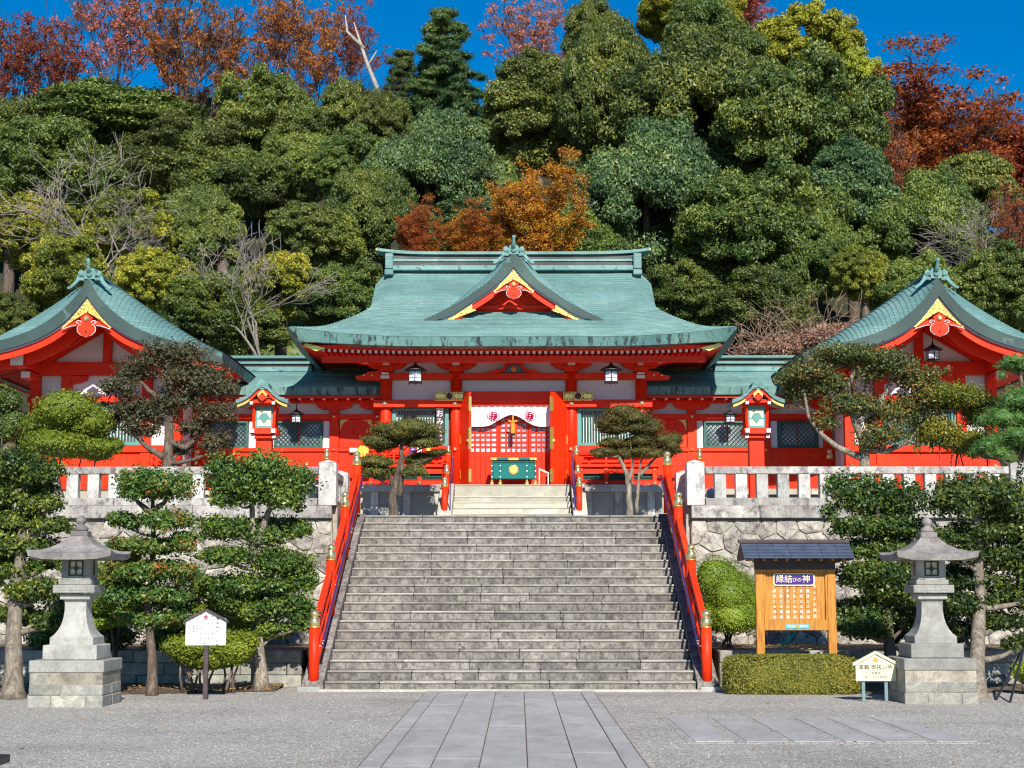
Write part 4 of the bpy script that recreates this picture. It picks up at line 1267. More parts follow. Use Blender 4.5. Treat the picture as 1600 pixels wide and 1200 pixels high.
# white stand frame
wf = thing('white_stand', 'small white sloping frame stand beside the teal offering box', 'stand', (.7, 36.2, ZP))
m = MB()
pts = [(.60, ZP), (.60, ZP + .37), (.80, ZP + .28), (.80, ZP)]
for a, b in zip(pts, pts[1:]):
    for yy in (36.1, 36.3): m.path([(a[0], yy, a[1]), (b[0], yy, b[1])], .011, 5)
m.path([(.60, 36.1, ZP + .37), (.60, 36.3, ZP + .37)], .011, 5).path([(.80, 36.1, ZP + .28), (.80, 36.3, ZP + .28)], .011, 5)
m.build('frame', WHITEP, wf)
MB().box(.62, .78, 36.1, 36.12, ZP + .2, ZP + .25).build('tray', RED, wf)

# omikuji board and little red booth on the veranda
omi = thing('fortune_sign', 'tall brown board lettered in white hanging by the left slatted window', 'sign', (-1.62, 36.7, 4.9))
MB().box(-1.77, -1.60, 36.70, 36.73, 4.90, 5.74, 0, .004).build('board', DARKWOOD, omi)
for k, ch in enumerate('おみくじ'):
    text_obj('lettering', ch, .175, (-1.685, 36.696, 5.60 - .185 * k), WHITEP, omi, bold=.004)
bo = thing('fortune_booth', 'small red-roofed fortune slip booth half hidden by the left clipped pine', 'booth', (-2.12, 36.5, ZP + .49))
MB().box(-2.36, -1.94, 36.42, 36.62, ZP + .49, ZP + .95, 0, .01).build('box', RED, bo)
MB().prism([(-2.16, 5.38), (-2.40, 5.22), (-2.5, 5.20), (-2.5, 5.17), (-1.80, 5.17), (-1.80, 5.20), (-1.92, 5.22)], 36.3, 36.7).build('roof', RED, bo)
for x in (-2.32, -1.98): MB().box(x - .02, x + .02, 36.44, 36.48, ZP + .95, 5.17).build('post', RED, bo)
MB().box(-2.18, -2.08, 36.40, 36.415, ZP + .62, ZP + .90).build('white_card', WHITEP, bo)
MB().box(-2.34, -2.22, 36.40, 36.415, ZP + .68, ZP + .95).build('violet_card', PURPLE, bo)
text_obj('lettering', 'み', .08, (-2.28, 36.397, ZP + .84), WHITEP, bo)
MB().box(-1.97, -1.88, 36.40, 36.43, ZP + .80, ZP + .93).build('yellow_slips', YELLOW, bo)

# votive plaque and notice at the wing door
vp = thing('wooden_plaque', 'yellow octagonal plaque on the red wall left of the clipped pine', 'plaque', (-3.42, 36.42, 4.5))
MB().lathe([(.14, 0), (.14, .02)], (-3.42, 36.42, 4.72), 8, 0, 'y').build('plate', YELLOW, vp)
MB().path([(-3.42, 36.43, 4.72), (-3.42, 36.43, 4.42)], .012, 5).build('stem', BRASS, vp)
o = MB().box(-3.86, -3.69, 37.66, 37.68, 4.80, 4.90).place('notice_plate', WHITEP); tag(o, 'small white notice plate on the red panel beside the yellow plaque', 'notice')

# ------------------------------------------------------------------ side wings (corridors)
YWG = 37.8
def wing(s):
    side = 'left' if s < 0 else 'right'
    w = thing('corridor_wing', 'red and white corridor with diamond lattice windows and low copper roof, %s of the hall' % side, 'shrine building', (s * 5.3, YWG, ZP), 'corridor wings flanking the hall')
    MB().box(s * 3.12, s * 8.4, YWG + .06, YWG + 3, ZP, 6.12).build('wall', WHITE, w)
    redbox(w, 'lower_wall', s * 3.12, s * 8.4, YWG - .04, YWG + .05, ZP, 4.82)
    redbox(w, 'sill_beam', s * 3.12, s * 8.4, YWG - .09, YWG + .05, 4.82, 4.905)
    redbox(w, 'tie_beam', s * 3.12, s * 8.4, YWG - .10, YWG + .05, 5.60, 5.71)
    redbox(w, 'eave_purlin', s * 3.12, s * 8.4, YWG - .14, YWG + .05, 5.975, 6.06)
    for x in (3.22, 4.24, 5.98, 7.45):
        redbox(w, 'column', s * x - .11, s * x + .11, YWG - .07, YWG + .10, ZP, 5.98)
        bracket(w, s * x, YWG - .07, 5.82, 5.975, .42, .12)
        MB().boss(s * x, YWG - .102, 5.655, .045).build('gilt_boss', BRASS, w)
        MB().boss(s * x, YWG - .092, 4.86, .035).build('gilt_boss', BRASS, w)
    # maroon door panel with gilt corner openwork
    redbox(w, 'door_panel', s * 3.34, s * 4.12, YWG - .02, YWG + .055, 4.91, 5.59)
    for q in (-1, 1):
        xc = s * 3.73 + q * .38
        pl = [(xc, 5.585), (xc - q * .22, 5.585), (xc - q * .10, 5.52), (xc - q * .04, 5.42), (xc, 5.30)]
        MB().prism(pl[::q], YWG - .03, YWG - .021).build('gilt_corner', GOLDP, w)
    redbox(w, 'door_stile', s * 4.02 - .012, s * 4.02 + .012, YWG - .03, YWG - .021, ZP, 4.9)
    # lattice windows
    for a, b in ((4.52, 5.66), (6.28, 7.22)):
        f = MB()
        f.box(s * a, s * (a + .06), YWG - .05, YWG + .06, 4.91, 5.55, 0, .004).box(s * (b - .06), s * b, YWG - .05, YWG + .06, 4.91, 5.55, 0, .004)
        f.box(s * (a + .061), s * (b - .061), YWG - .05, YWG + .06, 4.91, 4.965, 0, .004).box(s * (a + .061), s * (b - .061), YWG - .05, YWG + .06, 5.495, 5.55, 0, .004)
        win = f.build('lattice_window', GREEN, w)
        MB().box(s * (a + .05), s * (b - .05), YWG + .03, YWG + .045, 4.95, 5.50).build('pane', GLASS, win)
        xm = s * (a + b) / 2
        redbox(win, 'mullion', xm - .012, xm + .012, YWG + .005, YWG + .03, 4.965, 5.495, ch=0)
        x0, x1, z0, z1 = a + .062, b - .062, 4.966, 5.494
        for sg in (1, -1):
            c0 = -(z1 - z0)
            k = 0
            c = x0 - (z1 - z0)
            while c < x1:
                # line x = c + t, z = z0 + t (or mirrored)
                t0, t1 = max(0, x0 - c), min(z1 - z0, x1 - c)
                if t1 - t0 > .04:
                    pa = (c + t0, z0 + t0 if sg > 0 else z1 - t0); pb = (c + t1, z0 + t1 if sg > 0 else z1 - t1)
                    h_ = .009
                    y_ = YWG - .012 + (.008 if sg > 0 else 0)
                    MB().path([(s * pa[0], y_, pa[1]), (s * pb[0], y_, pb[1])], .0085, 4).build('lattice_bar', GREEN, win)
                c += .108
    for a, b in ((4.36, 4.50), (5.68, 5.82), (6.11, 6.26), (7.24, 7.34)):
        MB().box(s * a, s * b, YWG + .0, YWG + .055, 4.91, 5.55).build('plaster_strip', WHITE, w)
    redbox(w, 'lintel', s * 4.36, s * 7.34, YWG - .03, YWG + .05, 5.555, 5.60)
    # roof
    zr = curve_fn([(37.0, 6.26), (37.6, 6.38), (38.4, 6.63), (39.2, 6.98)])
    r_ = MB()
    for back in (0, 1):
        rows = []
        for i in range(22):
            for e in (0, 1):
                y = 37.0 + 2.2 * (i + e) / 22
                rr = [(s * x, y if not back else 78.4 - y, zr(y) + .014 * (1 - e)) for x in lin(2.6, 8.9, 12)]
                if s < 0: rr = rr[::-1]
                rows.append(rr if not back else rr[::-1])
        r_.grid(rows)
    ro = r_.build('copper_roof', COPPER, w)
    fp = [(s * x, 37.0, 6.272) for x in lin(2.9, 8.9, 14)]
    if s < 0: fp = fp[::-1]
    fascia_strip(fp, .18, (0, .03, 0), (0, .2), 'eave_fascia', ro)
    MB().add([(s * 2.9, 37.15, 6.09), (s * 8.9, 37.15, 6.09), (s * 8.9, 37.8, 6.13), (s * 2.9, 37.8, 6.13)], [(0, 1, 2, 3)]).build('eave_soffit', RED, w)
    redbox(w, 'eave_board', s * 3.1, s * 8.6, 37.10, 37.16, 6.02, 6.088, ch=.003)
    x = 3.30
    while x < 8.3:
        m = MB().box(s * x - .03, s * x + .03, 37.19, 37.8, 5.985, 6.055, 0).box(s * x - .028, s * x + .028, 37.176, 37.189, 5.988, 6.052, 1)
        m.build('rafter', [RED, WHITE], w); x += .282
    rg = MB()
    rg.box(s * 4.95, s * 8.9, 38.98, 39.42, 6.90, 7.02, 0, .01).box(s * 4.95, s * 8.9, 39.06, 39.34, 7.02, 7.10, 1).box(s * 4.95, s * 8.9, 39.0, 39.4, 7.10, 7.15, 0).box(s * 4.95, s * 8.9, 39.06, 39.34, 7.15, 7.23, 1).box(s * 4.9, s * 8.9, 38.97, 39.43, 7.23, 7.30, 2, .015)
    rg.build('ridge', [ORN, RIDGED, COPPER], ro)
for s in (-1, 1): wing(s)

# ------------------------------------------------------------------ side pavilions
def pavilion(s):
    side = 'left' if s < 0 else 'right'
    CXP = s * 9.24 + .0
    YP, YV = 36.1, 34.2
    p = thing('gabled_pavilion', 'red and white gabled pavilion with gilt gable ornament, at the far %s' % side, 'shrine building', (CXP, YP, ZP), 'gabled pavilions at both ends')
    MB().box(CXP - 1.62, CXP + 1.62, YP + .10, YP + 7, ZT, 6.75).build('wall', WHITE, p)
    MB().prism([(CXP - 2.1, 6.60), (CXP + 2.1, 6.60), (CXP + 1.0, 7.25), (CXP, 7.95), (CXP - 1.0, 7.25)], YP + .02, YP + .2).build('gable_wall', WHITE, p)
    MB().box(CXP - 1.9, CXP + 1.9, YP - .25, YP + 7, ZT, ZP - .15).build('stone_base', STEPL, p)
    zs = curve_fn([(0, 8.42), (.35, 8.32), (.8, 8.02), (1.3, 7.68), (1.8, 7.36), (2.4, 7.0), (3.05, 6.68)])
    zt = curve_fn([(0, 8.30), (.15, 8.04), (.31, 7.82), (.65, 7.50), (1.06, 7.22), (1.5, 7.03), (2.1, 6.86), (3.05, 6.63)])
    zb = curve_fn([(0, 7.90), (.18, 7.66), (.52, 7.29), (1.02, 6.98), (1.54, 6.79), (2.2, 6.62), (3.05, 6.42)])
    ro = gable_roof(p, CXP, YV, YP + 6, zs, zt, zb, 2.97, 1.25, 32, 8.56, 1.0)
    oni(p, CXP, YV + .18, 8.33, .78)
    gegyo(p, CXP, YV + .08, 7.82, .92)
    # side eaves
    for q in (-1, 1):
        pts = [(CXP + q * 2.97, y, 6.69) for y in lin(YV, YP + 6, 8)]
        if q < 0: pts = pts[::-1]
        fascia_strip(pts, .22, (-q * .05, 0, 0), (-q * .2, 0), 'eave_fascia', ro)
        MB().add([(CXP + q * 2.95, YV + .2, 6.44), (CXP + q * 2.95, YP + 6, 6.44), (CXP + q * 1.5, YP + 6, 6.9), (CXP + q * 1.5, YV + .2, 6.9)], [(0, 1, 2, 3)]).build('eave_soffit', RED, p)
        # rafters under the side eave, seen as close red ribs
        for k in range(14):
            y = YV + .4 + k * .16
            MB().prism([(CXP + q * 2.92, 6.36), (CXP + q * 2.92, 6.42), (CXP + q * 1.62, 6.84), (CXP + q * 1.62, 6.76)][::q], y, y + .07).build('rafter', RED, p)
        # projecting plate beams with white ends
        m = MB().box(CXP + q * 1.50, CXP + q * 1.80, YP - 1.35, YP, 6.46, 6.72, 0, .006); m.box(CXP + q * 1.51, CXP + q * 1.79, YP - 1.362, YP - 1.351, 6.47, 6.71, 1); m.build('plate_beam', [RED, WHITE], p)
        m = MB().box(CXP + q * 1.52, CXP + q * 1.74, YP - .75, YP, 6.26, 6.42, 0, .006); m.box(CXP + q * 1.53, CXP + q * 1.73, YP - .762, YP - .751, 6.27, 6.41, 1); m.build('plate_beam', [RED, WHITE], p)
        # soffit under the gable verge following the slope
        f = [[(CXP + q * d, y, zb(d) - .06) for d in lin(0, 3.0, 14)] for y in (YV + .3, YP + .1)]
        if q > 0: f = [r[::-1] for r in f]
        MB().grid(f).build('verge_soffit', RED, p)
        for k in range(4):
            y = YV + .8 + k * .32
            f = [[(CXP + q * d, y + dy, zb(d) - .06 - dz) for d in lin(.1, 2.95, 12)] for dy, dz in ((0, 0), (0, .05), (.12, .05), (.12, 0))]
            if q > 0: f = [r[::-1] for r in f]
            MB().grid(f).build('verge_rafter', RED, p)
        # struts of the gable truss
        MB().prism([(CXP + q * 1.75, 6.72), (CXP + q * 1.25, 6.72), (CXP + q * .12, 7.40), (CXP + q * .12, 7.62)][::q], YP - .1, YP + .01).build('gable_strut', RED, p)
        MB().prism([(CXP + q * 2.2, 6.74), (CXP + q * 1.95, 6.74), (CXP + q * .2, 7.78), (CXP + q * .2, 7.95)][::q], YP - .35, YP - .1).build('gable_strut', RED, p)
        for x in (.92, 1.62):
            redbox(p, 'column', CXP + q * x - .11, CXP + q * x + .11, YP - .06, YP + .12, ZP - .1, 6.42)
        # haunch brackets in the corners
        MB().prism([(CXP + q * .81, 6.41), (CXP + q * .81, 6.22), (CXP + q * .62, 6.25), (CXP + q * .46, 6.31), (CXP + q * .44, 6.41)][::q], YP - .03, YP + .09).build('corner_haunch', RED, p)
        for z in (5.86, 4.33): MB().boss(CXP + q * 1.62, YP - .105, z, .06).build('gilt_boss', BRASS, p)
        MB().boss(CXP + q * 2.0, YV + .1, zb(2.0) - .11, .085).build('gilt_boss', GOLD, p)
    redbox(p, 'king_post', CXP - .1, CXP + .1, YP - .08, YP + .01, 6.72, 7.5)
    redbox(p, 'rainbow_beam', CXP - 1.75, CXP + 1.75, YP - .09, YP + .09, 6.42, 6.72)
    redbox(p, 'tie_beam', CXP - 1.78, CXP + 1.78, YP - .10, YP + .09, 5.79, 5.93)
    redbox(p, 'sill_beam', CXP - 1.70, CXP + 1.70, YP - .09, YP + .09, 4.66, 4.82)
    redbox(p, 'lower_beam', CXP - 1.74, CXP + 1.74, YP - .10, YP + .09, 4.28, 4.38)
    redbox(p, 'lower_panel', CXP - 1.6, CXP + 1.6, YP - .02, YP + .09, ZP - .1, 4.66)
    for k in (-.8, 0, .8): redbox(p, 'panel_post', CXP + k - .04, CXP + k + .04, YP - .045, YP - .021, ZP - .1, 4.27)
    # slatted green window in the middle bay
    f = MB().box(CXP - .80, CXP - .70, YP + .0, YP + .1, 4.83, 5.78).box(CXP + .70, CXP + .80, YP + .0, YP + .1, 4.83, 5.78).box(CXP - .699, CXP + .699, YP, YP + .1, 4.83, 4.9).box(CXP - .699, CXP + .699, YP, YP + .1, 5.70, 5.78)
    win = f.build('slatted_window', PALETEAL, p)
    MB().box(CXP - .7, CXP + .7, YP + .085, YP + .098, 4.9, 5.7).build('backing', GLASS, win)
    for k in range(19):
        MB().lathe([(.022, 0), (.022, .80)], (CXP - .65 + k * .0722, YP + .05, 4.9), 6).build('slat', GREEN, win)
for s in (-1, 1): pavilion(s)

# ------------------------------------------------------------------ railings
def post(par, x, y, z0, h, r, name='post'):
    """round red post with a bulbous brass cap"""
    MB().lathe([(r, 0), (r, h * .80)], (x, y, z0), 14).build(name, RED, par, True)
    q = r * 1.06
    c = [(q, h * .80), (q, h * .80 + r * 1.5), (q * .82, h * .80 + r * 1.75), (q * .70, h * .80 + r * 1.85), (q * .62, h * .80 + r * 2.1), (q * .78, h * .80 + r * 2.35), (q * .86, h * .80 + r * 2.7), (q * .74, h * .80 + r * 3.05), (q * .40, h * .80 + r * 3.3), (.004, h * .80 + r * 3.45)]
    o = MB().lathe(c, (x, y, z0), 14).build('brass_cap', BRASS, par, True)
    MB().lathe([(q * 1.03, 0), (q * 1.03, .02)], (x, y, z0 + h * .80 - .001), 14).build('cap_band', GOLD, par, True)
def sloped(par, x0, x1, ya, yb, za, zb, th, name, mat=RED):
    return MB().prism([(ya, za), (yb, zb), (yb, zb + th), (ya, za + th)], x0, x1, 'x').build(name, mat, par)
for s in (-1, 1):
    side = 'left' if s < 0 else 'right'
    r = thing('stair_railing', 'sloping red railing with brass-capped posts on the %s side of the wide steps' % side, 'railing', (s * 3.1, YS0, 0))
    X = s * 3.10 - .0
    ys = [25.6, 27.7, 29.8, 31.9]
    zz = [0.07, 1.15, 2.17, 3.09]
    for y, z, h_ in zip(ys, zz, (1.15, 1.17, 1.18, 1.20)): post(r, X, y, z, h_, .082)
    for (ya, yb, za, zb) in zip(ys, ys[1:], zz, zz[1:]):
        ga, gb = (ya - YS0) * slope + .15, (yb - YS0) * slope + .15
        for hh, th, w_, nm in ((.76, .10, .05, 'top_rail'), (.48, .07, .035, 'middle_rail'), (.12, .10, .045, 'bottom_rail')):
            sloped(r, X - w_, X + w_, ya + .07, yb - .07, ga + hh + .03, gb + hh - .03, th, nm)
        for k in (.33, .67):
            y = ya + (yb - ya) * k; z = ga + (gb - ga) * k
            MB().box(X - .03, X + .03, y - .035, y + .035, z + .0, z + .80, 0, .004).build('rail_strut', RED, r)
    hr = thing('steel_handrail', 'thin steel handrail coloured like its violet-blue reflections inside the red railing, %s side' % side, 'handrail', (s * 2.96, YS0, .6))
    xh = s * 2.965
    MB().path([(xh, YS0 - .02, .72), (xh, YS0 + .1, .80), (xh, YS1 - .1, ZT + .78), (xh, YS1 + .35, ZT + .80)], .021, 8).build('rail', STEELB, hr, True)
    for y in ys:
        z = (y - YS0) * slope + .78
        MB().path([(xh, y, z + .0), (xh, y, z - .07), (X, y, z - .09)], .010, 5).lathe([(.03, 0), (.03, .012)], (xh, y, z - .0), 6).build('bracket', BRASS, hr)
    # short railings on the entrance steps
    r2 = thing('entrance_railing', 'short red railing with brass caps on the %s of the pale entrance steps' % side, 'railing', (s * 1.45, 34.3, ZT))
    x2 = s * 1.45 - .02 * (s > 0)
    y2 = [34.25, 35.05, 35.85]; z2 = [ZT, ZT + .30, ZP - .0]
    for y, z, h_ in zip(y2, z2, (.90, .93, .84)): post(r2, x2, y, z, h_, .062)
    for ya, yb, za, zb in ((34.25, 35.05, ZT + .05, ZT + .42), (35.05, 35.85, ZT + .42, ZP)):
        for hh in (.60, .36, .12): sloped(r2, x2 - .03, x2 + .03, ya + .06, yb - .06, za + hh, zb + hh, .06, 'rail')
    h2 = thing('entrance_handrail', 'slim steel handrail beside the %s entrance steps railing' % side, 'handrail', (s * 1.33, 34.2, ZT))
    MB().path([(s * 1.33, 34.1, ZT + .55), (s * 1.33, 34.2, ZT + .72), (s * 1.33, 35.8, ZP + .72), (s * 1.33, 35.9, ZP + .70)], .014, 6).path([(s * 1.33, 34.2, ZT), (s * 1.33, 34.2, ZT + .72)], .012, 6).path([(s * 1.33, 35.8, ZP), (s * 1.33, 35.8, ZP + .72)], .012, 6).build('rail', STEELB, h2)
    # platform railing running out to the wings
    r3 = thing('veranda_railing', 'red veranda railing with a brass-capped corner post, %s of the hall' % side, 'railing', (s * 4.0, 36.2, ZP))
    post(r3, s * 4.36, 37.35, ZP, .86, .075)
    post(r3, s * 7.4, 37.35, ZP, .86, .07)
    for z, th in ((.50, .05), (.30, .04), (.06, .05)):
        redbox(r3, 'rail', s * 3.34, s * 4.3, 37.32, 37.38, ZP + z, ZP + z + th, ch=.004)
    redbox(r3, 'rail', s * 1.52, s * 3.34, 36.22, 36.28, ZP + .52, ZP + .56, ch=.004)
    redbox(r3, 'rail', s * 1.52, s * 3.34, 36.22, 36.28, ZP + .70, ZP + .73, ch=.004)
    for x in (2.12, 2.70, 3.25): redbox(r3, 'rail_post', s * x - .025, s * x + .025, 36.23, 36.27, ZP + .49, ZP + .70, ch=.003)

# ------------------------------------------------------------------ hanging lanterns
def hang(x, y, z, chain, sc, label):
    l = thing('hanging_lantern', label, 'lantern', (x, y, z), 'hanging lanterns under the eaves')
    MB().path([(x, y, z + .50 * sc), (x, y, z + .50 * sc + chain)], .011, 5).build('chain', DARKIRON, l)
    MB().lathe([(.255 * sc, .30 * sc), (.265 * sc, .315 * sc), (.16 * sc, .375 * sc), (.07 * sc, .42 * sc), (.03 * sc, .46 * sc), (.02 * sc, .52 * sc)], (x, y, z), 12).build('cap', DARKIRON, l, True)
    MB().lathe([(.12 * sc, .04 * sc), (.155 * sc, .06 * sc), (.155 * sc, .28 * sc), (.12 * sc, .30 * sc)], (x, y, z), 6).build('paper_shade', FROST, l)
    f = MB()
    for k in range(6):
        a = math.pi * 2 * (k + .5) / 6
        f.path([(x + .16 * sc * math.cos(a), y + .16 * sc * math.sin(a), z - .01), (x + .16 * sc * math.cos(a), y + .16 * sc * math.sin(a), z + .30 * sc)], .009, 4)
    for h_ in (.05, .13, .21, .28):
        f.path([(x + .162 * sc * math.cos(math.pi * 2 * (k + .5) / 6), y + .162 * sc * math.sin(math.pi * 2 * (k + .5) / 6), z + h_ * sc) for k in range(7)], .004, 4)
    f.lathe([(.17 * sc, .025 * sc), (.17 * sc, .045 * sc)], (x, y, z), 6)
    f.build('cage', DARKIRON, l)
hx_, hz_ = W(649, 600, 35.9); hang(hx_, 35.9, hz_, .42, 1.0, 'hanging iron lantern under the hall eave, above the fortune sign')
hx_, hz_ = W(955, 600, 35.9); hang(hx_, 35.9, hz_, .42, 1.0, 'hanging iron lantern under the hall eave, above the right clipped pine')
hx_, hz_ = W(463, 662, 37.3); hang(hx_, 37.3, hz_, .30, .72, 'small lantern hung from the corridor eave, just right of a red post lantern')
hx_, hz_ = W(1141, 662, 37.3); hang(hx_, 37.3, hz_, .30, .72, 'small lantern hung from the corridor eave, just left of a red post lantern')
hx_, hz_ = W(1458, 565, 35.3); hang(hx_, 35.3, hz_, .3, .85, 'hanging iron lantern in the gable of the right pavilion')

# ------------------------------------------------------------------ red post lanterns
def post_lantern(px, label):
    x, z = W(px, 640, 32.1); y = 32.1; z0 = ZT
    l = thing('post_lantern', label, 'lantern', (x, y, z0), 'red post lanterns with copper roofs')
    MB().box(x - .15, x + .15, y - .12, y + .12, z0, z0 + 1.56, 0, .01).build('post', RED, l)
    MB().box(x - .27, x + .27, y - .27, y + .27, z0 + 1.62, z0 + 1.74, 0, .008).box(x - .20, x + .20, y - .2, y + .2, z0 + 1.54, z0 + 1.62, 0, .008).build('tray', RED, l)
    for q in (-.21, .21):
        m = MB().box(x + q - .04, x + q + .04, y - .345, y - .271, z0 + 1.64, z0 + 1.72)
        m.box(x + q - .035, x + q + .035, y - .25, y - .205, z0 + 1.54, z0 + 1.60); m.build('white_beam_end', WHITE, l)
    # tapered cage
    b = MB()
    for sx in (-1, 1):
        for sy in (-1, 1):
            b.path([(x + sx * .195, y + sy * .195, z0 + 1.74), (x + sx * .215, y + sy * .215, z0 + 2.20)], .03, 4)
    b.box(x - .22, x + .22, y - .22, y + .22, z0 + 2.19, z0 + 2.235)
    b.build('cage_frame', RED, l)
    MB().box(x - .165, x + .165, y - .165, y + .165, z0 + 1.74, z0 + 2.19).build('paper_panel', CREAM, l)
    w_ = MB()
    for a, c, d, e in ((-.17, .17, 1.75, 1.79), (-.17, .17, 2.12, 2.185), (-.17, -.14, 1.79, 2.12), (.14, .17, 1.79, 2.12), (-.14, .14, 1.93, 1.955)): w_.box(x + a, x + c, y - .18, y - .167, z0 + d, z0 + e)
    w_.prism([(x - .10, z0 + 1.98), (x, z0 + 1.84), (x + .10, z0 + 1.98), (x + .05, z0 + 2.05), (x - .05, z0 + 2.05)], y - .182, y - .168)
    w_.build('openwork_panel', PALETEAL, l)
    # roof
    zs = curve_fn([(0, .42), (.10, .37), (.22, .25), (.36, .15), (.52, .09)])
    m = MB()
    ds = lin(-.52, .52, 21)
    top = [[(x + d, yy, z0 + 2.17 + zs(abs(d)) + .03 * (abs(yy - y) / .5) ** 2) for d in ds] for yy in lin(y - .48, y + .48, 7)]
    m.grid(top)
    bot = [[(p[0] * 1.0, p[1], p[2] - .075) for p in r_] for r_ in top]
    m.grid([top[0], bot[0]][::-1]); m.grid([top[-1], bot[-1]]); m.grid([r_[::-1] for r_ in bot])
    m.grid([[r_[0] for r_ in top], [r_[0] for r_ in bot]]); m.grid([[r_[-1] for r_ in bot], [r_[-1] for r_ in top]])
    ro = m.build('copper_roof', COPPER, l)
    MB().box(x - .06, x + .06, y - .42, y + .42, z0 + 2.57, z0 + 2.68, 0, .015).prism([(x - .14, z0 + 2.50), (x + .14, z0 + 2.50), (x + .10, z0 + 2.62), (x + .04, z0 + 2.70), (x - .04, z0 + 2.70), (x - .10, z0 + 2.62)], y - .46, y - .38).build('ridge', ORN, ro)
    for s in (-1, 1):
        f = [[(x + s * d, y - .44, z0 + 2.17 + zs(d) - dz) for d in lin(0, .48, 9)] for dz in (.075, .135)]
        if s < 0: f = [r_[::-1] for r_ in f]
        MB().grid(f).build('barge_board', RED, l)
        f = [[(x + s * d, y - .45, z0 + 2.17 + zs(d) - dz) for d in lin(.26, .5, 5)] for dz in (.08, .13)]
        if s < 0: f = [r_[::-1] for r_ in f]
        MB().grid(f).build('gilt_verge', GOLD, l)
        MB().prism([(x, z0 + 2.50), (x + s * .10, z0 + 2.40), (x + s * .085, z0 + 2.345), (x, z0 + 2.43)][::s], y - .455, y - .44).build('gilt_chevron', GOLD, l)
        MB().box(x + s * .22 - .03, x + s * .22 + .03, y - .43, y - .36, z0 + 2.20, z0 + 2.26).build('white_beam_end', WHITE, l)
    MB().prism([(x - .09, z0 + 2.33), (x - .05, z0 + 2.39), (x + .05, z0 + 2.39), (x + .09, z0 + 2.33), (x, z0 + 2.26)], y - .46, y - .445).build('pendant', RED, l)
    MB().box(x - .24, x + .24, y - .38, y + .38, z0 + 2.236, z0 + 2.30).build('roof_beam', RED, l)
post_lantern(415, 'red post lantern with small copper roof, left one, above a rounded tiered tree')
post_lantern(1180, 'red post lantern with small copper roof, right one, behind the plain balustrade')

